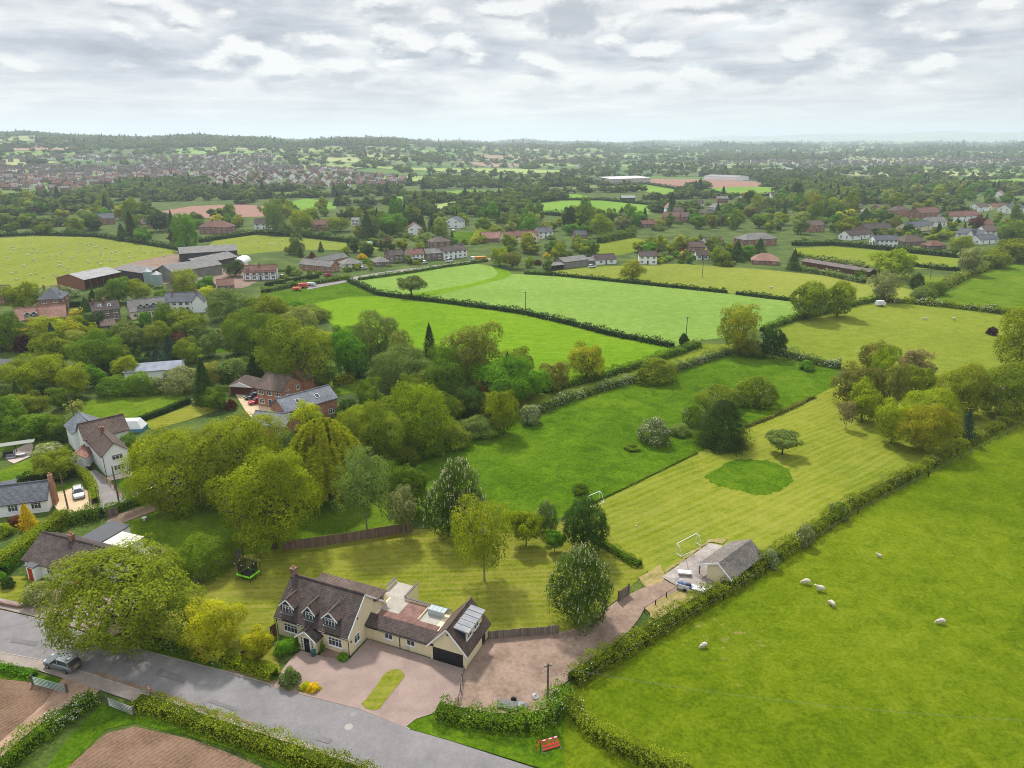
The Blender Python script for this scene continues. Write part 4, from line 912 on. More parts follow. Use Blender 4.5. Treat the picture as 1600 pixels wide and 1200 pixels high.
# timbering on the farmhouse
tf = [o for o in COL.objects if o.get('label', '').startswith('black-and-white')][0]; tw = (G(382.6, 439) - G(432.5, 437.4)).length
tb = MB()
for i in range(15): tb.box(i * tw / 14 - .09, i * tw / 14 + .09, -.04, 0, 0.02, 4.5)
for z in (.1, 2.3, 4.4): tb.box(0, tw, -.045, -.005, z, z + .16)
tb.build('timber_frame', BLACK, tf)
# barns
MET = sheet_metal('grey_fibre_cement', (.19, .185, .18), 1.1, .8, .0, .4); MET2 = sheet_metal('dark_cladding', (.055, .055, .06), .6, .7, .1)
MET3 = sheet_metal('pale_cladding', (.24, .25, .22), .5, .8, .1); MET4 = sheet_metal('light_roof_sheets', (.27, .27, .275), 1.1, .7, .1, .4)
shed('open sided barn with pale grey roof and rusty frame', (134, 453), (191, 440), 15, 4.4, 6.4, flat('rusty_timber', (.24, .10, .05), .9), MET4, 'x', open_front=True)
shed('dark walled barn with grey roof behind the silos', (183, 434), (230, 441), 12, 4.0, 5.4, MET2, MET, 'x')
shed('wide gabled barn with pale end wall right of the silos', (246, 437), (272, 441), 26, 4.6, 7.2, MET3, MET, 'y')
shed('lower grey barn beside the wide gabled barn', (275, 437), (300, 432), 16, 3.2, 4.8, MET3, MET, 'x')
shed('concrete block shed with grey roof in front of the silos', (262, 456), (290, 460), 13, 3.2, 4.6, CONC, MET, 'y')
shed('long black barn with stepped grey roof at the back of the farm', (283, 410), (372, 404), 14, 4.6, 7.0, MET2, MET, 'x')
shed('second long dark barn in front of the black barn', (312, 425), (372, 412), 12, 3.8, 6.0, MET2, MET, 'x')
shed('grey corrugated barn at the left end of the pale field', (881, 420), (919, 415), 8, 3.4, 5.0, sheet_metal('weathered_cladding', (.26, .255, .235), .6, .8, .1), MET, 'x')
shed('open fronted dark shed joined to the grey barn', (859, 423), (881, 420.5), 6, 2.4, 3.2, MET2, MET, 'x', open_front=True)
shed('grey lean-to left of the brown roofed garage', (914, 414), (931, 413.5), 7, 2.2, 3.4, MET3, MET, 'x')
shed('very long low brown shed between two field hedges', (1252, 415), (1357, 433), 6, 2.4, 3.4, BROWNW, sheet_metal('purple_brown_sheets', (.16, .125, .125), .9, .8, .1), 'x')
shed('long white warehouse by the red earthworks', (955, 290), (1016, 287.5), 60, 9, 11, sheet_metal('pale_warehouse_cladding', (.50, .47, .44), 5, .7, .1), sheet_metal('pale_warehouse_roof', (.60, .60, .60), 5, .6, .1), 'x', 'warehouse', 'warehouse')
shed('far pale industrial shed beyond the right earthworks', (1100, 281), (1150, 283), 40, 6, 8, WHITER, MET4, 'x', 'warehouse', 'warehouse')
shed('distant white warehouse among the right hand trees', (1206, 271), (1245, 270), 60, 8, 10, WHITER, MET4, 'x', 'warehouse', 'warehouse')
shed('small barn with pale roof in the centre fields', (971, 315), (992, 315), 10, 4, 6, MET2, MET4, 'x')
shed('wooden summerhouse of red-brown boards at the lawn corner', (248, 798), (271, 797), 2.6, 2.0, 2.9, flat('red_brown_boards', (.17, .05, .035), .8), ROOF['pink'], 'x', 'summerhouse', 'summerhouse')
shed('green roofed garden shed behind the yellow bush', (567, 387), (582, 386), 5, 2.2, 3.2, BROWNW, flat('green_felt', (.18, .35, .26), .8), 'x', 'garden_shed', 'shed')
def silo(lab, p, h, rad):
    R = empty('silo', G(*p), 0, lab, 'silo', 'silver feed silos at the barns'); m = MB(); m.tube([(0, 0, 1.2), (0, 0, h)], rad, 0, 20)
    for i in range(8): m.tube([(0, 0, 1.5 + i * (h - 1.6) / 8), (0, 0, 1.58 + i * (h - 1.6) / 8)], rad + .05, 0, 20)
    m.build('tank', flat('silo_steel', (.36, .45, .50), .4, .5), R)
    t = MB(); t.tube([(0, 0, h), (0, 0, h + rad * .6), (0, 0, h + rad * .7)], [rad * 1.05, rad * .25, .2], 0, 20); t.build('cone_roof', STEEL, R)
    for i in range(4):
        l = MB(); a = i * math.pi / 2 + .7; l.tube([(rad * .85 * math.cos(a), rad * .85 * math.sin(a), 0), (rad * .85 * math.cos(a), rad * .85 * math.sin(a), 1.3)], .12); l.build('leg', STEEL, R)
silo('left silver feed silo, slightly taller, by the barns', (234, 446), 6.2, 1.9)
silo('right silver feed silo, nearer the concrete shed', (248, 449), 5.8, 2.0)
def polytunnel():
    R = empty('polytunnel', G(370, 413), 0, 'white curved polytunnel at the end of the black barns', 'polytunnel'); m = MB()
    pr = [(3.5 * math.cos(a), 3.0 * math.sin(a)) for a in np.linspace(0, math.pi, 12)]; m.prism(pr, 'y', 0, 12); m.build('cover', WHITE, R)
    d = MB(); d.box(-1, 1, -.05, -.005, 0, 2.1); d.build('door', BLACK, R)
polytunnel()

# ------------------------------------------------------------------ cream outbuilding in the paddock corner
def outbuilding():
    A = G(1103.4, 904.5); B = G(1140, 922); dv = B - A; w = dv.length; rz = math.atan2(dv.y, dv.x)
    R = empty('outbuilding', A, rz, 'cream outbuilding with grey pitched roof at the corner of the mown paddock', 'outbuilding')
    d = 8.6; e, r = 2.15, 3.5; rx = 1.75
    mb = MB(); mb.prism([(0, 0), (w, 0), (w, 1.95), (rx, r - .03), (0, 2.55)], 'y', 0, d); mb.build('wall', CREAM, R)
    rb = MB(); k1 = (r - 2.55) / rx; k2 = (r - 1.95) / (w - rx)
    rb.prism([(-1.5, 2.55 - 1.5 * k1), (rx, r), (rx, r + .13), (-1.5, 2.68 - 1.5 * k1)], 'y', -.3, d + .3, 0, skip=(1,))
    rb.prism([(rx, r), (w + .3, 1.95 - .3 * k2), (w + .3, 2.08 - .3 * k2), (rx, r + .13)], 'y', -.3, d + .3, 0, skip=(3,))
    ro = rb.build('roof', ROOF['warmgrey'], R)
    vb = MB(); vb.prism([(-1.55, 2.46 - 1.5 * k1), (rx, r - .1), (rx, r + .16), (-1.55, 2.72 - 1.5 * k1)], 'y', -.37, -.305); vb.prism([(rx, r - .1), (w + .34, 1.86 - .3 * k2), (w + .34, 2.1 - .3 * k2), (rx, r + .16)], 'y', -.37, -.305)
    vb.build('bargeboard', WHITE, R)
    ps = MB(); 
    for y in (.2, d / 2, d - .2): ps.box(-1.4, -1.28, y, y + .12, 0, 2.55 - 1.45 * k1)
    ps.build('canopy_post', POLEW, R)
    HOUSES.append((A, B, 9, 'the cream outbuilding'))
outbuilding()
# ------------------------------------------------------------------ foliage
def leaf_mat(name, inst=False, palette=None, rnd_amt=.35):
    m, t = newmat(name); oi = t.add('ShaderNodeObjectInfo'); at = t.add('ShaderNodeAttribute', attribute_name='tint').outputs['Fac']
    base = oi.outputs['Color'] if not inst else t.ramp(oi.outputs['Random'], palette, 'CONSTANT')
    pos = t.add('ShaderNodeTexCoord').outputs['Object']
    n = t.noise(pos, .45, 2)
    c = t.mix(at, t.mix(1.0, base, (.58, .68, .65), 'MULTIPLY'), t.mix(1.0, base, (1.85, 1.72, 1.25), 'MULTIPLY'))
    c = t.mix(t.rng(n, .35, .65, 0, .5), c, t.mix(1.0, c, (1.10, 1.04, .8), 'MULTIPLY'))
    def ex(p):
        tr = t.add('ShaderNodeBsdfTranslucent', ins={'Color': t.mix(1.0, c, (1.05, 1.2, .5), 'MULTIPLY')})
        return t.add('ShaderNodeMixShader', ins={0: .36, 1: p.outputs[0], 2: tr.outputs[0]}).outputs[0]
    c = t.mix(1.0, c, t.ramp(t.noise(pos, .13, 2), [(.35, .80), (.65, 1.22)]), 'MULTIPLY')
    return finish(m, t, c, .8, spec=.04, extra=ex)
LEAF = leaf_mat('leaves')
def petal_mat(name, c1, c2):
    m, t = newmat(name); at = t.add('ShaderNodeAttribute', attribute_name='tint').outputs['Fac']
    return finish(m, t, t.mix(at, c1, c2), .8, spec=.1)
BLOS = petal_mat('white_blossom', (.36, .38, .31), (.58, .59, .52)); CAND = petal_mat('candle_blossom', (.34, .34, .17), (.50, .48, .30)); PINKB = petal_mat('pinkish_blossom', (.42, .34, .30), (.60, .50, .44))
BARK = flat('bark', (.085, .070, .052), .95, 0, .3); BIRCH = flat('pale_bark', (.22, .20, .17), .95, 0, .4)

def quads_mesh(name, P, N, S, mat, tint, rng, aspect=.75, long_dir=None):
    """diamond shaped leaf clumps at P with normals N, size S"""
    n = len(P)
    if long_dir is None: ref = rng.normal(size=(n, 3))
    else: ref = long_dir
    t = np.cross(N, ref); t /= np.maximum(np.linalg.norm(t, axis=1), 1e-6)[:, None]; b = np.cross(N, t)
    S = np.asarray(S).reshape(-1, 1) * np.ones((n, 1))
    a = t * S * .5 * aspect; c = b * S * .5
    fold = N * S * .12
    V = np.stack([P + c, P + a - fold, P - c, P - a - fold], 1).reshape(-1, 3)
    me = bpy.data.meshes.new(name); me.vertices.add(4 * n); me.vertices.foreach_set('co', V.ravel().astype(np.float32))
    me.loops.add(4 * n); me.loops.foreach_set('vertex_index', np.arange(4 * n, dtype=np.int32))
    me.polygons.add(n); me.polygons.foreach_set('loop_start', np.arange(0, 4 * n, 4, dtype=np.int32))
    try: me.polygons.foreach_set('loop_total', np.full(n, 4, np.int32))
    except Exception: pass
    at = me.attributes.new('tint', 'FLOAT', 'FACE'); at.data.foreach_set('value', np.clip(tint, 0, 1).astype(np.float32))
    me.materials.append(mat); me.update(calc_edges=True); return me
def unit(v): return v / np.maximum(np.linalg.norm(v, axis=-1, keepdims=True), 1e-9)
def crown_points(rng, kind, n, nl, W=10.0, H=10.0):
    """points, normals, tint for a crown W wide and H high, base at z=0"""
    cen, rad = [], []
    if kind in ('cone', 'fir'):
        P, N = [], []; lay = 13; k = n // 1
        z = rng.random(k) ** 1.25; L = np.floor(z * lay) / lay; fr = (z * lay) % 1
        th = rng.random(k) * 2 * np.pi; br = 1 + .16 * np.sin(th * 5 + L * 40) + .12 * np.sin(th * 9 + L * 77)
        R = 1.25 * W / 2 * (1 - z) ** (.8 if kind == 'cone' else .40) * (.62 + .45 * (1 - fr)) * br * (.55 + .5 * rng.random(k) ** .4)
        P = np.stack([R * np.cos(th), R * np.sin(th), z * H * .98 + .02 * H - (R / W) * .10 * H], 1)
        N = unit(np.stack([np.cos(th), np.sin(th), .9 + 0 * th], 1) + rng.normal(size=(k, 3)) * .35)
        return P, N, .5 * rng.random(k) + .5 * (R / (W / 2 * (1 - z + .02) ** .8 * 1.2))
    if kind == 'willow':
        k = n; th = rng.random(k) * 2 * np.pi; s = rng.random(k); strand = np.floor(rng.random(k) * 260)
        r2 = np.random.RandomState(5); sx = r2.rand(260) * 2 * np.pi; sr = r2.rand(260) ** .5; sl_ = .35 + .6 * r2.rand(260)
        si = strand.astype(int); a = sx[si] + rng.normal(size=k) * .03; top = H * (1 - .34 * sr[si] ** 3.0); r = W / 2 * sr[si] * (.75 + .25 * np.minimum(1, s * 3))
        z = top - s * sl_[si] * top * .95; r = r * (1 + .06 * rng.normal(size=k))
        P = np.stack([r * np.cos(a), r * np.sin(a), np.maximum(z, .2)], 1); N = unit(np.stack([np.cos(a), np.sin(a), .5 + 0 * a], 1) + rng.normal(size=(k, 3)) * .3)
        return P, N, .25 + .45 * r2.rand(260)[si] + .3 * (1 - s)
    ph_ = rng.random(6) * 6.283
    lump = lambda a, z: 1 + .17 * math.sin(2 * a + ph_[0] + z * 2) + .13 * math.sin(3 * a + ph_[1] - z * 3) + .10 * math.sin(5 * a + ph_[2] + z * 5)
    for i in range(nl):
        if kind in ('round', 'open', 'oak', 'flat'):
            d = unit(rng.normal(size=3)); d = d / (np.sum(np.abs(d) ** 3.2) ** (1 / 3.2)) * .97; rr = .45 + .38 * rng.random() if i % 5 else .3 * rng.random()
            zc = .46 + .5 * d[2] * rr; xy = d[:2] * rr * (W / 2)
            if kind == 'flat': zc = .55 + .35 * d[2] * rr
            if kind == 'oak': xy *= 1.05 if zc > .35 else .9
            lp = lump(math.atan2(xy[1], xy[0]), zc); xy = xy * lp * (.95 if kind != 'flat' else 1); zc = zc * (1 + .10 * math.sin(3 * xy[0] / W * 3 + ph_[3]) * (zc > .5))
            cen.append((xy[0], xy[1], zc * H)); rad.append((.10 + .10 * rng.random()) * min(W, H) * (1.0 if kind != 'open' else .85))
        elif kind == 'tall':
            z = .1 + .85 * rng.random(); wr = max(.05, 1 - abs((z - .40) / .62) ** 3) ** .5; a = rng.random() * 6.283; q = rng.random() ** .35 * .78 * wr * W / 2
            q *= lump(a, z); cen.append((q * math.cos(a), q * math.sin(a), z * H)); rad.append((.11 + .09 * rng.random()) * W * (.6 + .5 * wr))
        elif kind == 'dome':
            a = rng.random() * 6.283; q = rng.random() ** .5 * .80 * W / 2; z = (1 - (q / (W / 2)) ** 2) * .80 * rng.random() ** .35; q *= lump(a, z)
            cen.append((q * math.cos(a), q * math.sin(a), z * H * .95)); rad.append((.11 + .10 * rng.random()) * W)
    cen = np.array(cen); rad = np.array(rad); area = rad ** 2; w = area / area.sum(); tl = rng.random(len(cen))
    li = rng.choice(len(cen), size=int(n * 1.8), p=w); d = unit(rng.normal(size=(len(li), 3))); d[:, 2] = np.where(rng.random(len(li)) < .55, np.abs(d[:, 2]), d[:, 2])
    q = rad[li] * (.78 + .30 * rng.random(len(li)) - .25 * (rng.random(len(li)) < .12) + .17 * np.sin(d[:, 0] * 9 + li) * np.sin(d[:, 1] * 8 + li * 2) + .06 * rng.normal(size=len(li)))
    P = cen[li] + d * q[:, None]; keep = np.ones(len(P), bool)
    for c, r in zip(cen, rad): keep &= ~(((P - c) ** 2).sum(1) < (r * .72) ** 2)
    keep &= P[:, 2] > (.02 * H if kind == 'dome' else -.02 * H)
    P, d, li = P[keep][:n], d[keep][:n], li[keep][:n]
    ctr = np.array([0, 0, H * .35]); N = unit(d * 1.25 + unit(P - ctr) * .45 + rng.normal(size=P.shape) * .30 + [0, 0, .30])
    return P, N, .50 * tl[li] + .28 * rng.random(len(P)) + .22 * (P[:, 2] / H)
def trunk_mb(rng, H, W, th, tr, nb=7, fork=2, lean=.04):
    """trunk up to th, limbs reaching into a crown of width W whose top is H"""
    mb = MB(); lx, ly = rng.normal() * lean * th, rng.normal() * lean * th
    mb.tube([(0, 0, -.15), (0, 0, .25), (lx * .4, ly * .4, th * .5), (lx, ly, th), (lx * 1.3, ly * 1.3, th + (H - th) * .55)], [tr * 1.5, tr * 1.1, tr * .9, tr * .75, tr * .2], 0, 8)
    def limb(p, d, L, r, lev):
        pts = [p]; q = p.copy(); dd = d.copy()
        for k in range(3):
            dd = (dd + Vector((rng.normal() * .18, rng.normal() * .18, .12))).normalized(); q = q + dd * L / 3; pts.append(q.copy())
        mb.tube(pts, [r, r * .75, r * .5, r * .18], 0, 5, False)
        if lev:
            for k in range(3):
                a = rng.random() * 6.283; s = pts[1 + k % 3]
                limb(s, (dd + Vector((math.cos(a), math.sin(a), .35)) * .8).normalized(), L * .55, r * .45, lev - 1)
    for i in range(nb):
        a = i * 2.4 + rng.random() * .6; f = .75 + .5 * i / nb; z = min(th * f, H * .8); el = .35 + .5 * i / nb
        d = Vector((math.cos(a), math.sin(a), el + .25)).normalized()
        limb(Vector((lx * f, ly * f, z)), d, min(W * .42, (H - z) * .9), tr * .5, fork - 1)
    return mb
PROTO = {}
def proto(kind, lod, var):
    """returns (crown mesh, trunk mesh or None, blossom mesh or None); meshes are 10 m wide, 10 m high in all"""
    k = (kind, lod, var)
    if k in PROTO: return PROTO[k]
    rng = np.random.default_rng(abs(hash((lod, var))) % 1000 + {'round': 1, 'oak': 2, 'tall': 3, 'dome': 4, 'open': 5, 'cone': 6, 'fir': 13, 'willow': 7, 'flat': 8, 'chestnut': 9, 'hawthorn': 10, 'birch': 11, 'stem': 12}[kind] * 17)
    base = {'chestnut': 'round', 'hawthorn': 'dome', 'birch': 'open', 'stem': 'round'}.get(kind, kind)
    bz = {'round': .5, 'oak': .6, 'tall': .1, 'dome': 0, 'open': .9, 'cone': .15, 'fir': .05, 'willow': 0, 'flat': 2.2, 'chestnut': .1, 'hawthorn': 0, 'birch': 2.0, 'stem': 2.4}[kind]
    n = {-1: 95000, 0: 46000, 1: 13000, 2: 3200}[lod]; s = {-1: .185, 0: .23, 1: .40, 2: .76}[lod]
    nl = {-1: 170, 0: 120, 1: 80, 2: 44}[lod]
    if kind in ('open', 'birch'): n = int(n * (.55 if kind == 'open' else .30))
    if kind in ('cone', 'fir'): n = int(n * .75)
    if kind == 'willow': n = int(n * 1.2)
    P, N, T = crown_points(rng, base, n, nl, 9.6, 10 - bz - .3); P[:, 2] += bz
    sc = s * (.6 + .9 * rng.random(len(P)) ** 2); ld = None; asp = .75
    if kind == 'willow': ld = np.cross(N, np.array([[0, 0, 1.0]])) + rng.normal(size=P.shape) * .1; asp = .28; sc = sc * 1.7
    if kind in ('cone', 'fir'): asp = .45; sc = sc * 1.15
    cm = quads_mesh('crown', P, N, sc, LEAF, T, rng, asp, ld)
    tm = None
    if kind not in ('dome', 'hawthorn') or kind == 'flat':
        tr = {'open': .20, 'birch': .13, 'stem': .16}.get(kind, .24)
        th = bz + (10 - bz) * (.18 if kind != 'birch' else .3)
        if kind in ('cone', 'fir'): mb = MB(); mb.tube([(0, 0, -.1), (0, 0, 9)], [.22, .03], 0, 6)
        else: mb = trunk_mb(rng, 9.6, 9.0, th, tr, {-1: 11, 0: 9, 1: 7, 2: 5}[lod], {-1: 3, 0: 3, 1: 2, 2: 1}[lod] if kind in ('open', 'birch', 'flat') else (2 if lod < 2 else 1))
        tm = mb.mesh('trunk', [BARK if kind != 'birch' else BIRCH], True)
    bm = None
    if kind == 'chestnut':
        q = rng.choice(len(P), {-1: 800, 0: 800, 1: 500, 2: 240}[lod], replace=False); q = q[(N[q, 2] > -.25)]; o = unit(P[q] - [0, 0, 4.5]); Pb = P[q] + o * .12
        Pb = np.concatenate([Pb + [0, 0, k2 * .13] + rng.normal(size=Pb.shape) * .035 for k2 in range(4)]); Nb = unit(rng.normal(size=Pb.shape) + [0, -.6, .6])
        bm = quads_mesh('blossom', Pb, Nb, .19 * (1 + .4 * rng.random(len(Pb))), CAND, rng.random(len(Pb)), rng)
    PROTO[k] = (cm, tm, bm); return PROTO[k]
def blossom_mesh(lod, var, dens, mat):
    k = ('bl', lod, var, dens, mat.name)
    if k not in PROTO:
        rng = np.random.default_rng(var * 7 + 91); n = int({0: 12000, 1: 4200, 2: 1300}[lod] * dens)
        P, N, T = crown_points(np.random.default_rng(abs(hash((lod, var))) % 1000 + 170), 'dome', n, {0: 120, 1: 80, 2: 44}[lod], 9.75, 9.85)
        f = np.sin(P[:, 0] * .9 + var) + np.sin(P[:, 1] * 1.1) + np.sin(P[:, 2] * 1.3) + rng.normal(size=len(P)) * .6; keep = f > (1.3 - 2.6 * dens)
        P, N, T = P[keep], N[keep], T[keep]; P = P + N * .05
        PROTO[k] = quads_mesh('blossom', P, N, {0: .17, 1: .30, 2: .55}[lod] * (.6 + .7 * rng.random(len(P))), mat, T, rng)
    return PROTO[k]
COLS = {'deep': ((.066, .120, .011), 'deep green'), 'yg': ((.185, .235, .008), 'yellow-green'), 'lime': ((.30, .32, .012), 'lime green'), 'gold': ((.50, .37, .006), 'golden yellow'), 'mid': ((.098, .168, .011), 'mid green'),
        'bright': ((.085, .205, .010), 'bright green'), 'olive': ((.150, .190, .014), 'olive green'), 'grey': ((.128, .180, .048), 'grey-green'), 'dark': ((.036, .074, .013), 'dark green'),
        'yew': ((.024, .046, .010), 'blackish green'), 'blue': ((.030, .062, .058), 'blue-green'), 'purple': ((.040, .014, .020), 'dark purple'), 'copper': ((.10, .035, .024), 'copper red'),
        'brown': ((.155, .160, .030), 'brownish green'), 'pale': ((.21, .25, .065), 'pale green'), 'silver': ((.20, .235, .11), 'silvery green'), 'pinkish': ((.19, .165, .09), 'pinkish brown'), 'ochre': ((.23, .25, .012), 'ochre green')}
NAMES = {'round': ('broadleaf_tree', 'tree', 'round'), 'oak': ('oak_tree', 'tree', 'spreading'), 'tall': ('broadleaf_tree', 'tree', 'tall'), 'dome': ('shrub', 'shrub', 'rounded'), 'open': ('ash_tree', 'tree', 'thinly leaved'),
         'cone': ('conifer', 'conifer', 'conical'), 'fir': ('yew_tree', 'conifer', 'broad'), 'willow': ('willow_tree', 'tree', 'drooping'), 'flat': ('apple_tree', 'tree', 'low flat-topped'), 'chestnut': ('chestnut_tree', 'tree', 'candle-flowered chestnut'),
         'hawthorn': ('hawthorn', 'shrub', 'hawthorn'), 'birch': ('birch_tree', 'tree', 'slender'), 'stem': ('broadleaf_tree', 'tree', 'small')}
TREES = []; rndt = random.Random(11)
def tree(x, yb, yt, w, kind='round', col='mid', label=None, blos=0, bmat=None, rot=None, var=None, wd=None):
    """x, base row, top row and crown width in photograph pixels"""
    b = G(x, yb); zc = b.y * CP + CH * SP; ym = (yb + yt) / 2
    ph = math.atan2(CH, b.length); cph, sph = math.cos(ph), math.sin(ph)
    if kind in ('birch', 'stem', 'flat', 'open', 'cone', 'fir', 'willow'):       # base row is where the trunk stands
        h0 = HAT((x, yb), yt); zc -= h0 * .5 * SP; W = w / FPX * zc; A_ = h0 * cph; B_ = W / 2 * sph * (.9 if kind not in ('cone', 'fir') else .15)
        ht = max(2 * (A_ * A_ - B_ * B_) / (2 * A_) / cph, W * .5)
        if kind == 'willow': ht = min(ht, W * 1.12)
    else:                                                                # base row is the lower edge of the crown's outline
        mpp = zc / FPX * .95; W = w * mpp; E_ = (yb - yt) / 2 * mpp; B_ = W / 2 * sph * .92
        X_ = math.sqrt(max(E_ * E_ - B_ * B_, (.22 * W * cph) ** 2)); ht = 2 * X_ / cph; zc -= ht * .5 * SP; W = w / FPX * zc
        b = G(x, ym + X_ / mpp)
    b.z = float(terrain(b.x, b.y))
    # the crown's front hangs over its base: a crown seen from above appears taller than it is
    pix = w * .64; lod = -1 if pix > 84 and kind in ('oak', 'round', 'open') else (0 if pix > 46 else (1 if pix > 20 else 2))
    nv = {-1: 4, 0: 5, 1: 5, 2: 4}[lod]; vr = var if var is not None else rndt.randrange(nv)
    cm, tm, bm = proto(kind, lod, vr)
    nm, cat, form = NAMES[kind]
    R = empty(nm, (b.x, b.y, b.z), rot if rot is not None else rndt.uniform(0, 6.28), label, cat)
    R.scale = (W / 9.7, W / 9.7 * (wd or rndt.uniform(.9, 1.05)), ht / 10)
    c = COLS[col][0]; j = 1 + rndt.uniform(-.13, .13); h = rndt.uniform(-.08, .08)
    o = link('crown', cm, R); o.color = (c[0] * j * (1 + h), c[1] * j, c[2] * j, 1)
    if tm: link('trunk', tm, R)
    if bm: link('blossom', bm, R)
    if blos: link('blossom', blossom_mesh(lod, vr, blos, bmat or BLOS), R)
    TREES.append((R, x, (yb + yt) / 2, w, kind, col, label, blos))
    return R

def hedge(label, pts, w, h, col='mid', blos=0, name='hedge', clipped=False, s=None, bmat=None):
    P = [G(*p) for p in pts]; rng = np.random.default_rng(len(label) * 3 + int(abs(pts[0][0])))
    seg = [(b - a).length for a, b in zip(P, P[1:])]; L = sum(seg)
    dist = sum((p.length for p in P)) / len(P)
    s = s or max(.17, dist / 1109 * 1.25 * 1.35); n = int(min(60000, L * (w + 2 * h) / (s * s) * 1.5))
    cum = np.cumsum([0] + seg); u = rng.random(n) * L; i = np.clip(np.searchsorted(cum, u) - 1, 0, len(seg) - 1)
    A = np.array([tuple(p) for p in P]); D = A[1:] - A[:-1]; f = (u - cum[i]) / np.array(seg)[i]
    C = A[i] + D[i] * f[:, None]; T = unit(D)[i]; Q = np.stack([-T[:, 1], T[:, 0], 0 * u], 1)
    rg = 0 if clipped else 1; ph = rng.random(6) * 6
    hh = h * (1 + rg * (.17 * np.sin(u * .9 + ph[0]) + .14 * np.sin(u * 2.3 + ph[1]) + .17 * np.sin(u * .31 + ph[2])) + (.02 + .06 * rg) * rng.normal(size=n))
    ww = w * (1 + rg * (.14 * np.sin(u * .7 + ph[3]) + .1 * np.sin(u * 1.9 + ph[4])))
    per = w + 2 * h; q = rng.random(n) * per
    side = np.where(q < w, 0, np.where(q < w + h, 1, -1))
    a = rng.random(n); rnd = .12 if clipped else .3
    off = np.where(side == 0, (a - .5) * ww, side * ww * .5 * (1 - rnd * a ** 3)); z = np.where(side == 0, hh * (1 - rnd * .5 * np.abs(2 * a - 1) ** 3), a * hh * .97)
    wob = rg * .16 * w * (np.sin(u * 3.1 + z * 2) * np.sin(u * 1.3 + ph[5]))
    off = off + np.where(side == 0, 0, wob) + rng.normal(size=n) * .05 * w * (.4 + rg)
    X = C + Q * off[:, None]; X[:, 2] = np.maximum(.03, z + rng.normal(size=n) * .03 * h) + X[:, 2] * 0
    N = unit(Q * (side * 1.0)[:, None] + np.array([0, 0, 1.0]) * np.where(side == 0, 1.0, .45)[:, None] + rng.normal(size=(n, 3)) * (.3 + .15 * rg))
    bush = .5 + .5 * np.sin(u * .55 + ph[0]) * np.sin(u * .23 + ph[1])
    tint = np.clip(.35 * bush * rg + .65 * rng.random(n) * (1 if rg else .8) + .1 * (1 - rg), 0, 1)
    R = empty(name, P[0], 0, label, 'hedge'); X = X - A[0]
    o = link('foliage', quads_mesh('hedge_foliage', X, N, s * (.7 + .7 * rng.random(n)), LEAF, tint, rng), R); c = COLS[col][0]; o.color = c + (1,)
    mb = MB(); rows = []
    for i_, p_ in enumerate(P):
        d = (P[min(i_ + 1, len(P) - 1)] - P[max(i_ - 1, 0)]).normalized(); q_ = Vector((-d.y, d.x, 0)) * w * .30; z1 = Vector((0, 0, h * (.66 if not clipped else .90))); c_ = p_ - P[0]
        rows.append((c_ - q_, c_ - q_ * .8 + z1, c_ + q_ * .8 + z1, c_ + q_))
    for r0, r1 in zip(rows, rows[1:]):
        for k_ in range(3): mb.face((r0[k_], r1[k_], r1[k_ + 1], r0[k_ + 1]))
    cm = mb.mesh('dark_core', [LEAF]); at = cm.attributes.new('tint', 'FLOAT', 'FACE'); o2 = link('dark_core', cm, R); o2.color = (c[0] * .7, c[1] * .7, c[2] * .7, 1)  # added core strip closing gaps, leaf colour darkened to stand for inner shade
    if blos:
        k = (rng.random(n) < blos * 1.5) & ((np.sin(u * .8 + ph[2]) + np.sin(u * .37 + ph[3]) + rng.normal(size=n) * .5) > .9 - 2 * blos) & (z > .25 * h)
        link('blossom', quads_mesh('blossom', X[k] + N[k] * .08, N[k], s * (.5 + .6 * rng.random(k.sum())), bmat or BLOS, rng.random(k.sum()), rng), R)
    return R

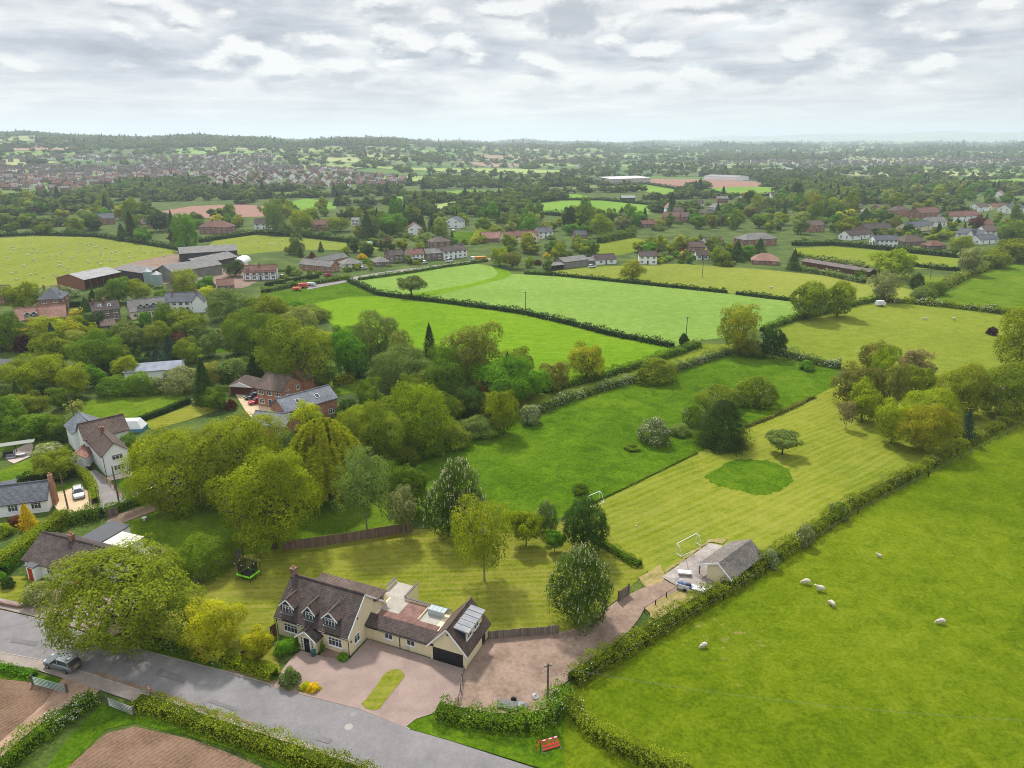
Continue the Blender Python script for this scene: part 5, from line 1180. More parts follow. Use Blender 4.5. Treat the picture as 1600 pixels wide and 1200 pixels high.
HD = [
 ('long hedge dividing the mown paddock from the sheep pasture', [(893, 1068), (945, 1036), (1000, 1003), (1060, 966), (1125, 928), (1190, 887), (1250, 848), (1330, 793), (1440, 736), (1520, 690), (1598, 652), (1700, 606)], 2.3, 1.9, 'olive', .05, {}),
 ('flowering hedge on the grass bank between road and gravel drive', [(684, 1118), (720, 1126), (765, 1134), (820, 1138), (862, 1124), (884, 1085)], 2.6, 1.9, 'mid', .10, {}),
 ('hedge running from the bank towards the bottom edge by the sheep pasture', [(884, 1095), (905, 1130), (950, 1165), (1010, 1190), (1080, 1215)], 2.0, 1.6, 'olive', .04, {}),
 ('hedge thick with white blossom along the farm track', [(-20, 1228), (20, 1190), (60, 1155), (105, 1122), (150, 1096)], 2.2, 1.7, 'mid', .30, {}),
 ('olive roadside hedge above the bottom brown field', [(218, 1102), (260, 1114), (320, 1136), (400, 1164), (480, 1190), (600, 1232)], 2.3, 1.7, 'olive', .03, {}),
 ('neatly clipped roadside hedge left of the pink driveway', [(357, 1036), (395, 1049), (431, 1061)], 1.9, 1.35, 'yg', 0, dict(clipped=True)),
 ('white flowering hedge under the roadside trees', [(232, 1003), (270, 1014), (310, 1028), (352, 1037)], 1.5, 1.2, 'mid', .35, {}),
 ('low scrubby hedge behind the metal field gate', [(-60, 1040), (0, 1046), (55, 1057)], 1.2, .8, 'bright', 0, {}),
 ('straggling row of shrubs at the corner of the mown paddock', [(925, 842), (950, 858), (975, 874), (1000, 886)], 1.4, 1.3, 'mid', 0, {}),
 ('low dry hedge between lush meadow and mown paddock', [(1165, 668), (1200, 655), (1240, 637), (1272, 621)], 1.0, .7, 'brown', 0, {}),
 ('thin line of weeds along the meadow fence', [(925, 788), (1000, 752), (1090, 708)], .4, .35, 'mid', 0, {}),
 ('hawthorn hedge with white bushes along the top of the meadow', [(812, 656), (850, 641), (885, 628), (930, 613), (985, 598), (1040, 583), (1080, 572), (1110, 562), (1140, 553)], 2.6, 2.0, 'grey', .25, {}),
 ('dark hedge along the lower side of the vivid crop field', [(848, 614), (900, 601), (960, 586), (1015, 568), (1060, 553), (1092, 541)], 2.8, 2.0, 'mid', 0, {}),
 ('long dark field hedge between the vivid crop and blue-green field', [(545, 440), (592, 461), (690, 473), (760, 482), (820, 491), (890, 507), (950, 523), (1052, 543)], 2.6, 1.9, 'dark', .07, {}),
 ('hedge with hawthorn blossom right of the tall field tree', [(1145, 552), (1200, 551), (1232, 558), (1270, 568), (1312, 576)], 3.0, 2.3, 'grey', .35, {}),
 ('hedge linking the oaks with the blue-green field', [(1190, 518), (1240, 501), (1290, 489), (1340, 476), (1368, 471)], 2.8, 2.0, 'mid', 0, {}),
 ('thin hedge along the back of the blue-green field', [(820, 428), (870, 431), (1000, 444), (1136, 458)], 2.4, 1.6, 'dark', .03, {}),
 ('short hedge piece beyond the gap, left of the oaks', [(1150, 460), (1200, 466), (1242, 471)], 2.4, 1.6, 'dark', 0, {}),
 ('hedge with pale blossom behind the two-sheep field', [(1368, 471), (1420, 474), (1480, 480), (1530, 486), (1575, 492), (1640, 500)], 3.2, 2.2, 'olive', .30, {}),
 ('hedge climbing to the right edge behind the far green field', [(1445, 470), (1470, 453), (1510, 433), (1550, 418), (1605, 403)], 4.0, 3.2, 'olive', .12, {}),
 ('lane hedge along the top of the blue-green field', [(560, 438), (640, 427), (700, 417), (745, 411), (762, 408)], 2.0, 1.6, 'mid', 0, {}),
 ('hedge with white flowers behind the red trailers', [(410, 458), (450, 449), (500, 443), (545, 436)], 3.0, 2.0, 'mid', .15, {}),
 ('clipped hedge in front of the timbered farmhouse', [(415, 448), (460, 440), (498, 434)], 2.0, 1.8, 'dark', 0, dict(clipped=True)),
 ('thick dark hedge behind the pale village field', [(312, 379), (350, 373), (400, 366), (480, 371), (548, 379), (600, 387)], 3.5, 3.0, 'dark', 0, {}),
 ('hedge along the far side of the left sheep field', [(-30, 371), (60, 367), (150, 370), (240, 384), (292, 393)], 3.5, 2.5, 'dark', .03, {}),
 ('dark hedge along the field below the right hand village', [(1238, 384), (1300, 383), (1360, 388), (1430, 396), (1500, 403)], 4.0, 3.0, 'dark', 0, {}),
 ('lower hedge beneath the bright village field', [(1245, 401), (1300, 409), (1350, 417)], 3.0, 2.0, 'dark', .0, {}),
 ('lower dark hedge to the right of the big field maple', [(1425, 416), (1465, 421), (1500, 424)], 3.0, 2.2, 'dark', 0, {}),
 ('flowering hedge above the long brown shed', [(1255, 407), (1300, 411), (1355, 421)], 3.5, 2.6, 'pale', .15, {}),
 ('pale scrub hedge below the long brown shed', [(1238, 421), (1290, 430), (1350, 443)], 3.5, 2.4, 'grey', .2, {}),
 ('tall clipped bright hedge left of the white bungalow', [(-30, 912), (20, 880), (60, 850), (105, 816)], 2.4, 2.5, 'yg', 0, dict(clipped=True)),
 ('second clipped hedge tucked against the bungalow', [(5, 900), (22, 882), (45, 866)], 1.6, 1.6, 'bright', 0, dict(clipped=True)),
 ('clipped hedge curving round the buff parking square', [(118, 738), (136, 748), (146, 765), (149, 790)], 1.5, 1.5, 'yg', 0, dict(clipped=True)),
 ('dark hedge behind the buff parking square', [(27, 758), (60, 752), (100, 748), (118, 742)], 2.2, 1.9, 'dark', 0, {}),
 ('rounded dark hedge joining the two gardens', [(96, 822), (130, 812), (160, 808)], 3.0, 2.2, 'mid', 0, {}),
 ('pinkish flowering hedge along the lane behind the lawn', [(160, 806), (190, 796), (215, 786), (245, 778)], 2.2, 1.6, 'mid', .2, dict(bmat=PINKB)),
 ('low dark clipped hedge between two back lawns', [(212, 662), (250, 648), (296, 629)], 1.6, 1.3, 'dark', 0, dict(clipped=True)),
 ('short clipped yellow hedge by the grassy clearing fence', [(521, 603), (535, 601), (552, 597)], 1.8, 2.6, 'lime', 0, dict(clipped=True)),
 ('yellow-green hedge at the left edge of the photo', [(0, 600), (20, 612), (40, 625)], 2, 2.0, 'lime', 0, {}),
 ('hedge along the centre distance field front', [(800, 336), (850, 336), (900, 339), (990, 340)], 5, 4, 'dark', 0, {}),
 ('straight hedge at the back of the centre distance field', [(795, 322), (870, 313), (940, 313), (1030, 322)], 4, 3, 'dark', 0, {}),
 ('dark hedge line beneath the warehouse fields', [(935, 291), (1010, 289), (1075, 299), (1110, 307), (1215, 306)], 5, 3.5, 'dark', 0, {}),
 ('bushy hedge above the small paddock in the centre', [(935, 380), (960, 375), (990, 370)], 5, 5, 'mid', 0, {}),
 ('clipped yellow-green hedge beside the village lawn', [(741, 381), (752, 368), (758, 360)], 4, 4, 'lime', 0, {}),
 ('garden hedge row along the tall brick house', [(102, 480), (115, 479), (128, 478)], 3, 2, 'dark', 0, dict(clipped=True)),
 ('yellow flowering hedge behind the golden tree', [(106, 498), (118, 496), (127, 494)], 3, 2.4, 'gold', 0, {}),
]
for (lab, pts, w, h, c, bl, kw) in HD: hedge(lab, pts, w, h, c, bl, **kw)

# ---- individual trees: x, base row, top row, crown width (photograph pixels), kind, colour, label
TR = [
 (202, 1022, 838, 212, 'oak', 'olive', 'big olive green tree overhanging the road in front of the white bungalow', {}),
 (337, 1024, 934, 90, 'round', 'lime', 'yellow-lime tree by the roadside left of the cream house', {}),
 (404, 1034, 980, 54, 'stem', 'lime', 'small golden-lime tree between the clipped hedge and the cream house', {}),
 (449, 1023, 990, 38, 'dome', 'bright', 'dark glossy rounded shrub left of the front porch', {}),
 (455, 1073, 1036, 28, 'dome', 'grey', 'round grey-green bush on the driveway edge', {}),
 (478, 1079, 1063, 19, 'dome', 'lime', 'small lime green ball shrub beside the yellow one', {}),
 (489, 1082, 1064, 21, 'dome', 'gold', 'small bright yellow ball shrub on the driveway', {}),
 (536, 1033, 1016, 16, 'dome', 'bright', 'low green shrub at the corner of the cream house', {}),
 (505, 1021, 998, 9, 'dome', 'mid', 'climbing shrub beside the porch door', {}),
 (905, 980, 854, 98, 'chestnut', 'deep', 'candle-flowered horse chestnut standing beside the gravel drive', {}),
 (716, 836, 718, 88, 'chestnut', 'deep', 'taller flowering horse chestnut at the back of the striped lawn', {}),
 (757, 907, 762, 104, 'birch', 'ochre', 'ochre thinly leaved tree alone in the striped lawn', {}),
 (822, 853, 795, 62, 'stem', 'yg', 'round yellow-green fruit tree behind the ochre tree', {}),
 (853, 832, 770, 36, 'hawthorn', 'grey', 'slim pinkish-white hawthorn behind the fruit trees', dict(blos=.35, bmat=PINKB)),
 (912, 866, 775, 78, 'round', 'dark', 'dense dark green round tree above the flowering chestnut', {}),
 (866, 862, 826, 34, 'stem', 'bright', 'small bright green sapling between hawthorn and chestnut', {}),
 (632, 838, 748, 58, 'birch', 'silver', 'silvery young tree at the brown fence end', {}),
 (640, 800, 716, 66, 'round', 'mid', 'mid green tree behind the silvery young tree', {}),
 (574, 836, 694, 100, 'birch', 'grey', 'tall grey-green birch right of the willow', {}),
 (512, 776, 620, 122, 'willow', 'ochre', 'golden-olive weeping willow beside the slate wing', {}),
 (430, 856, 692, 158, 'open', 'yg', 'large airy yellow-green tree behind the trampoline', {}),
 (277, 800, 662, 138, 'round', 'yg', 'left one of two big yellow-green trees by the shaded lane', {}),
 (382, 792, 634, 148, 'round', 'yg', 'right one of two big yellow-green trees, in front of the slate annexe', {}),
 (325, 896, 816, 92, 'dome', 'mid', 'large dark mound of shrubs beside the brown fence', {}),
 (655, 706, 586, 116, 'open', 'yg', 'wide yellow-green tree at the meadow corner, right of the willow', {}),
 (590, 736, 622, 88, 'round', 'olive', 'olive tree wedged between willow and meadow', {}),
 (545, 660, 612, 40, 'dome', 'dark', 'dark shrub behind the slate wing', {}),
 (556, 716, 628, 76, 'round', 'yg', 'yellow-green tree hiding the right end of the slate wing', {}),
 (486, 690, 622, 52, 'open', 'lime', 'light lime tree overlapping the slate roof, left of the willow', {}),
 (448, 702, 664, 40, 'dome', 'grey', 'grey-green bush at the gable of the slate wing', {}),
 (625, 726, 672, 66, 'dome', 'olive', 'olive scrub at the left end of the meadow edge', {}),
 (668, 712, 668, 56, 'dome', 'mid', 'mid green scrub beneath the wide yellow-green tree', {}),
 (705, 698, 648, 60, 'dome', 'olive', 'grey-olive scrub along the upper meadow edge', dict(blos=.12)),
 (745, 684, 640, 58, 'dome', 'grey', 'greyish scrub left of the rounded field-edge tree', {}),
 (787, 680, 605, 54, 'round', 'yg', 'rounded yellow-green tree at the meadow edge', {}),
 (828, 662, 624, 36, 'hawthorn', 'grey', 'snowy white hawthorn beside the rounded meadow-edge tree', dict(blos=.7)),
 (795, 632, 552, 102, 'oak', 'bright', 'broad bright green oak behind the meadow edge', {}),
 (738, 612, 498, 108, 'open', 'brown', 'great brownish green tree between wood and crop field', {}),
 (812, 604, 540, 60, 'round', 'olive', 'olive tree behind the broad bright oak', {}),
 (866, 612, 560, 50, 'round', 'brown', 'brownish small tree at the edge of the vivid crop', {}),
 (917, 592, 528, 62, 'oak', 'ochre', 'lone ochre-green oak at the edge of the vivid crop', {}),
 (1027, 598, 548, 62, 'dome', 'olive', 'domed olive bush between two field hedges', {}),
 (672, 560, 503, 24, 'cone', 'yew', 'narrow blackish conifer against the crop field', {}),
 (546, 590, 509, 62, 'oak', 'bright', 'vivid green rounded tree in the middle of the wood', {}),
 (468, 612, 486, 112, 'open', 'olive', 'very large olive tree above the brick house', {}),
 (592, 570, 484, 72, 'round', 'grey', 'grey-green domed tree against the crop field', {}),
 (632, 618, 536, 90, 'round', 'grey', 'broad grey-green tree in the wood right of the vivid one', {}),
 (700, 632, 540, 80, 'round', 'mid', 'shady mid green tree below the great brownish one', {}),
 (578, 646, 590, 50, 'round', 'mid', 'mid green tree beside the lawn behind the brick house', {}),
 (740, 652, 600, 50, 'round', 'dark', 'dark tree in the hollow below the broad oak', {}),
 (700, 665, 612, 44, 'birch', 'mid', 'ivy-clad tree behind the meadow scrub', {}),
 (1150, 552, 470, 72, 'open', 'ochre', 'tall yellow-green field tree at the corner of the blue-green field', {}),
 (1207, 560, 506, 42, 'round', 'dark', 'dark tree with creamy flowers right of the tall field tree', dict(blos=.1)),
 (1175, 556, 524, 44, 'dome', 'olive', 'olive bush at the foot of the tall field tree', {}),
 (1068, 540, 512, 14, 'dome', 'dark', 'small dark bush at the end of the long field hedge', {}),
 (1262, 500, 434, 66, 'oak', 'olive', 'left one of the oak pair by the two-sheep field', {}),
 (1307, 496, 434, 52, 'oak', 'yg', 'right one of the oak pair by the two-sheep field', {}),
 (1378, 472, 420, 48, 'open', 'silver', 'pale silvery open tree standing by the white trailer', {}),
 (1393, 436, 384, 70, 'oak', 'yg', 'big dense field maple below the square white house', {}),
 (988, 438, 403, 46, 'open', 'ochre', 'bare-looking tree alone on the thin field hedge', {}),
 (643, 464, 430, 44, 'flat', 'grey', 'flat grey-green tree beside the pole in the crop field', {}),
 (1022, 693, 641, 50, 'hawthorn', 'grey', 'round white-blossomed hawthorn alone in the lush meadow', dict(blos=.85)),
 (986, 704, 690, 26, 'dome', 'mid', 'low bush left of the white-blossomed hawthorn', {}),
 (905, 771, 750, 26, 'dome', 'mid', 'small dark bush by the far goal', {}),
 (1127, 694, 624, 76, 'fir', 'yew', 'dense blackish yew between meadow and mown paddock', {}),
 (1124, 640, 592, 72, 'hawthorn', 'olive', 'large hawthorn thicket behind the blackish yew', dict(blos=.25)),
 (1181, 634, 576, 62, 'hawthorn', 'olive', 'taller hawthorn thicket right of the yew', dict(blos=.15)),
 (1083, 664, 624, 38, 'hawthorn', 'mid', 'white-flecked hawthorn left of the yew', dict(blos=.4)),
 (1063, 680, 656, 34, 'dome', 'grey', 'grey scrub between the white hawthorn and the yew', {}),
 (1222, 710, 671, 54, 'flat', 'grey', 'low umbrella-shaped tree above the uncut oval', {}),
 (1259, 578, 558, 26, 'dome', 'bright', 'small bush in the top corner of the lush meadow', {}),
 (1346, 660, 590, 58, 'round', 'yg', 'yellow-green tree at the left of the paddock copse', {}),
 (1321, 670, 622, 32, 'birch', 'pinkish', 'thin pinkish sapling at the left of the copse', {}),
 (1392, 694, 617, 56, 'round', 'yg', 'front left tree of the paddock copse', {}),
 (1440, 706, 624, 84, 'oak', 'ochre', 'big front tree of the paddock copse', {}),
 (1448, 674, 598, 80, 'oak', 'yg', 'second-row tree of the paddock copse', {}),
 (1497, 652, 560, 82, 'oak', 'olive', 'broad olive oak at the back right of the copse', {}),
 (1560, 650, 558, 92, 'oak', 'olive', 'broadest olive oak beside the right hand pole', {}),
 (1433, 628, 568, 56, 'round', 'yg', 'yellow-green tree high in the middle of the copse', {}),
 (1387, 640, 562, 50, 'round', 'brown', 'brownish tree in the middle of the copse', {}),
 (1336, 632, 564, 62, 'round', 'brown', 'brown-green tree at the upper left of the copse', {}),
 (1376, 606, 540, 46, 'round', 'yg', 'lime tree poking up at the top of the copse', {}),
 (1427, 600, 541, 66, 'open', 'pinkish', 'pinkish-brown bare tree at the top of the copse', {}),
 (1365, 590, 528, 58, 'round', 'brown', 'brown tree at the very top of the copse', {}),
 (1505, 691, 638, 30, 'cone', 'blue', 'blue spruce beside the long hedge in the copse', {}),
 (1490, 678, 638, 28, 'open', 'pinkish', 'small bare tree left of the blue spruce', {}),
 (1600, 596, 466, 100, 'oak', 'yg', 'huge yellow-green tree cut by the right edge', {}),
 (1640, 640, 560, 80, 'oak', 'olive', 'olive tree just off the right edge', {}),
 (1549, 523, 507, 18, 'dome', 'purple', 'single purple bush in the two-sheep field', {}),
 (1256, 853, 812, 30, 'hawthorn', 'silver', 'pale bush growing out of the long hedge, middle one', dict(blos=.1)),
 (1202, 886, 850, 28, 'hawthorn', 'silver', 'pale blossom bush in the hedge right of the outbuilding', dict(blos=.35)),
 (1308, 812, 775, 26, 'hawthorn', 'mid', 'leaning white-flowered bush on the long hedge, uppermost one', dict(blos=.45)),
 (62, 944, 900, 50, 'hawthorn', 'pale', 'cream-flowered shrub in front of the white bungalow', dict(blos=.5)),
 (15, 918, 896, 22, 'dome', 'dark', 'dark ball shrub on the small front lawn', {}),
 (-2, 906, 884, 26, 'dome', 'bright', 'bright green shrub at the left edge by the bungalow', {}),
 (45, 824, 785, 26, 'cone', 'gold', 'bright yellow conifer before the slate bungalow', {}),
 (27, 822, 800, 26, 'dome', 'copper', 'copper coloured shrub next to the yellow conifer', {}),
 (8, 838, 812, 26, 'dome', 'yg', 'yellow-green shrub left of the tall clipped hedge', {}),
 (90, 750, 700, 60, 'open', 'olive', 'thin olive tree over the hedge by the white garage', {}),
 (75, 712, 686, 44, 'hawthorn', 'pale', 'white flowering bush left of the white garage', dict(blos=.8)),
 (205, 714, 676, 32, 'tall', 'mid', 'dark laurel tree right of the white house', {}),
 (100, 690, 655, 34, 'dome', 'dark', 'dark shrub left of the white house', {}),
 (50, 690, 640, 62, 'round', 'mid', 'mid green garden tree left of the pergola lawn', {}),
 (83, 680, 640, 50, 'dome', 'mid', 'loose green shrub behind the white house corner', {}),
 (10, 680, 608, 70, 'round', 'mid', 'leafy tree at the left edge above the patio', {}),
 (45, 655, 610, 60, 'round', 'olive', 'olive tree left of the lens-high pole', {}),
 (120, 650, 622, 30, 'birch', 'pale', 'pale spindly tree beside the back lawn', {}),
 (38, 487, 437, 54, 'round', 'yg', 'yellow-green tree left of the tall brick house', {}),
 (80, 538, 488, 60, 'round', 'lime', 'creamy lime tree before the pink roofed house', {}),
 (42, 540, 510, 40, 'round', 'gold', 'golden tree left of the creamy lime one', {}),
 (22, 548, 524, 20, 'dome', 'gold', 'bright yellow bush at the far left garden', {}),
 (38, 552, 522, 26, 'round', 'purple', 'dark purple tree beside the yellow bush', {}),
 (8, 545, 505, 40, 'cone', 'yew', 'dark conifer at the left edge', {}),
 (100, 580, 516, 66, 'flat', 'olive', 'spreading olive tree with visible branches', {}),
 (158, 582, 514, 78, 'oak', 'mid', 'large deep green tree in the middle of the left gardens', {}),
 (60, 618, 548, 84, 'round', 'yg', 'yellow-green tree above the clipped yellow hedge', {}),
 (118, 622, 566, 54, 'round', 'yg', 'yellow-green tree left of the bright back lawn', {}),
 (150, 606, 570, 36, 'round', 'bright', 'bright tree behind the back lawn', {}),
 (198, 592, 552, 44, 'round', 'yg', 'lime-tinted tree left of the white-blue roof', {}),
 (180, 618, 578, 50, 'dome', 'mid', 'shrub mass at the back lawn edge', dict(blos=.05)),
 (222, 616, 570, 54, 'dome', 'mid', 'wide green shrub in front of the white-blue roof', {}),
 (250, 614, 582, 26, 'hawthorn', 'silver', 'silvery blossom bush right of the white-blue roof', dict(blos=.3)),
 (290, 612, 560, 62, 'dome', 'silver', 'silvery willow scrub left of the tall dark cypress', {}),
 (322, 630, 556, 36, 'cone', 'dark', 'tall dark cypress left of the brick garage', {}),
 (338, 640, 602, 42, 'round', 'mid', 'bright leafed tree before the brick garage', {}),
 (362, 640, 618, 16, 'dome', 'copper', 'small copper bush beside the courtyard', {}),
 (268, 562, 522, 34, 'cone', 'blue', 'larger blue spruce in the left wood', {}),
 (248, 574, 542, 30, 'cone', 'blue', 'front blue spruce in the left wood', {}),
 (234, 568, 546, 18, 'cone', 'blue', 'smallest blue spruce in the left wood', {}),
 (325, 542, 508, 44, 'dome', 'dark', 'dark shrub mass before the clearing', {}),
 (357, 542, 515, 24, 'hawthorn', 'grey', 'white-flowered hawthorn above the clearing', dict(blos=.7)),
 (293, 530, 480, 64, 'round', 'olive', 'big olive tree left of the clearing', {}),
 (250, 545, 500, 44, 'birch', 'olive', 'thin olive tree above the blue spruces', {}),
 (202, 548, 498, 56, 'round', 'grey', 'grey-green tree in front of the cream dormer house', {}),
 (228, 508, 486, 18, 'tall', 'bright', 'narrow bright green tree before the cream dormer house', {}),
 (145, 517, 486, 38, 'round', 'dark', 'dark yew before the skylight house', {}),
 (120, 528, 504, 40, 'round', 'mid', 'soft green tree left of the dark yew', {}),
 (135, 486, 464, 22, 'cone', 'dark', 'small dark cone tree behind the clipped rows', {}),
 (148, 478, 452, 26, 'cone', 'yew', 'blackish conifer below the open barn', {}),
 (165, 480, 448, 26, 'tall', 'grey', 'grey slim tree below the open barn', {}),
 (185, 474, 430, 40, 'round', 'mid', 'green tree right below the open barn', {}),
 (217, 470, 436, 40, 'round', 'yg', 'yellow-green tree left of the silos', {}),
 (256, 468, 448, 28, 'dome', 'mid', 'green shrub below the silos', {}),
 (292, 460, 420, 38, 'tall', 'yg', 'tall yellow-green tree by the farm sheds', {}),
 (325, 455, 428, 30, 'round', 'bright', 'bright round tree right of the farm sheds', {}),
 (323, 478, 446, 36, 'round', 'lime', 'lime tree behind the white cottage pair', {}),
 (90, 462, 445, 60, 'dome', 'silver', 'blossoming scrub under the open barn', dict(blos=.2)),
 (368, 432, 405, 34, 'round', 'dark', 'dark green tree in front of the polytunnel', {}),
 (355, 500, 450, 60, 'tall', 'grey', 'tall grey-green tree right of the white cottage pair', {}),
 (390, 478, 462, 20, 'dome', 'gold', 'yellow bush below the timbered farmhouse', {}),
 (400, 560, 480, 76, 'round', 'mid', 'deep green tree left of the very large olive one', {}),
 (385, 520, 480, 40, 'round', 'bright', 'bright tree above the clearing', {}),
 (430, 520, 456, 60, 'open', 'olive', 'bare-branched olive tree below the crop corner', {}),
 (478, 500, 470, 70, 'dome', 'olive', 'olive scrub below the rough grass corner', {}),
 (370, 600, 548, 50, 'dome', 'grey', 'grey-green shrub behind the brick garage', dict(blos=.1)),
 (400, 598, 550, 34, 'cone', 'yew', 'blackish conifer behind the brick house', {}),
 (425, 590, 540, 50, 'round', 'mid', 'mid green tree behind the brick house roof', {}),
 (480, 598, 560, 40, 'round', 'yg', 'yellowish small tree beside the brick house', {}),
 (505, 610, 560, 50, 'round', 'mid', 'mid tree right of the brick house', {}),
 (293, 391, 333, 38, 'tall', 'bright', 'tall bright green tree at the sheep field corner', {}),
 (226, 380, 352, 28, 'round', 'bright', 'bright tree at the back of the left sheep field', {}),
 (207, 372, 330, 24, 'cone', 'yew', 'dark fir behind the left sheep field', {}),
 (192, 376, 348, 20, 'cone', 'dark', 'smaller dark fir behind the left sheep field', {}),
 (270, 380, 362, 16, 'round', 'purple', 'purple tree left of the tall bright one', {}),
 (605, 390, 366, 26, 'open', 'pinkish', 'pinkish-brown tree behind the lane bungalows', {}),
 (566, 405, 394, 17, 'dome', 'gold', 'golden bush between the lane bungalows', {}),
 (487, 412, 394, 18, 'round', 'copper', 'copper tree behind the long brick range', {}),
 (530, 362, 336, 38, 'round', 'yg', 'bright rounded tree right of the brick and white house', {}),
 (614, 368, 333, 44, 'round', 'bright', 'large round tree left of the white gabled house', {}),
 (575, 372, 330, 30, 'cone', 'dark', 'dark pine in the village trees', {}),
 (714, 350, 326, 9, 'cone', 'yew', 'narrow dark cypress beside the slate roofed white house', {}),
 (780, 415, 384, 40, 'open', 'yg', 'loose yellow-green tree at the end of the lane', {}),
 (800, 420, 392, 32, 'open', 'brown', 'brownish tree beside the end of the lane', {}),
 (840, 414, 402, 12, 'dome', 'copper', 'orange-red bush by the sheds', {}),
 (828, 418, 400, 16, 'round', 'yg', 'small light tree left of the orange-red bush', {}),
 (856, 424, 400, 18, 'round', 'grey', 'small grey-green tree before the dark shed', {}),
 (855, 403, 393, 14, 'dome', 'gold', 'yellow bush among the terrace gardens', {}),
 (1066, 404, 390, 17, 'dome', 'gold', 'yellow bush right of the white farmhouse', {}),
 (1102, 396, 388, 12, 'dome', 'gold', 'small yellow bush before the gabled house', {}),
 (940, 372, 334, 38, 'round', 'yg', 'rounded yellow-green tree in the centre of the middle distance', {}),
 (972, 362, 332, 28, 'open', 'silver', 'pale silvery tree behind the small paddock', {}),
 (843, 333, 313, 15, 'round', 'grey', 'single grey-green tree in the centre distance field', {}),
 (1145, 360, 330, 12, 'tall', 'mid', 'slim tree behind the grey roofed houses', {}),
 (1125, 414, 384, 34, 'round', 'olive', 'olive tree by the white cottage', {}),
 (1150, 408, 374, 26, 'cone', 'dark', 'dark cedar left of the wide hipped house', {}),
 (1186, 396, 372, 24, 'cone', 'dark', 'dark cedar in front of the wide hipped house', {}),
 (1239, 422, 388, 22, 'cone', 'dark', 'dark fir by the pink roofed bungalow', {}),
 (1465, 372, 347, 14, 'cone', 'yew', 'dark cypress among the right village gardens', {}),
 (1472, 345, 320, 18, 'cone', 'dark', 'tall fir in the back row of the right village', {}),
 (1523, 358, 334, 26, 'round', 'copper', 'copper beech in the right village', {}),
 (1350, 350, 325, 26, 'cone', 'dark', 'dark fir below the white gabled village house', {}),
 (1350, 356, 348, 10, 'dome', 'gold', 'yellow bush among the right village gardens', {}),
 (1515, 430, 380, 44, 'open', 'silver', 'tall pale poplar at the hedge corner', {}),
 (1580, 376, 344, 50, 'oak', 'mid', 'wide dark green tree at the right edge of the village', {}),
 (1550, 418, 386, 50, 'round', 'olive', 'olive tree in the far green field hedge', {}),
 (1585, 410, 372, 60, 'oak', 'olive', 'olive oak group at the right edge above the green field', {}),
 (1500, 392, 366, 36, 'round', 'yg', 'yellow-green tree before the glazed-gable house', {}),
 (1440, 468, 442, 36, 'dome', 'grey', 'grey shrub near the hedge corner', {}),
 (1460, 460, 434, 34, 'dome', 'mid', 'green shrub near the far green field corner', dict(blos=.2)),
 (1432, 452, 420, 24, 'dome', 'dark', 'dark bush by the small field', {}),
]
for (x, yb, yt, w, k, c, lab, kw) in TR: tree(x, yb, yt, w, k, c, lab, **kw)
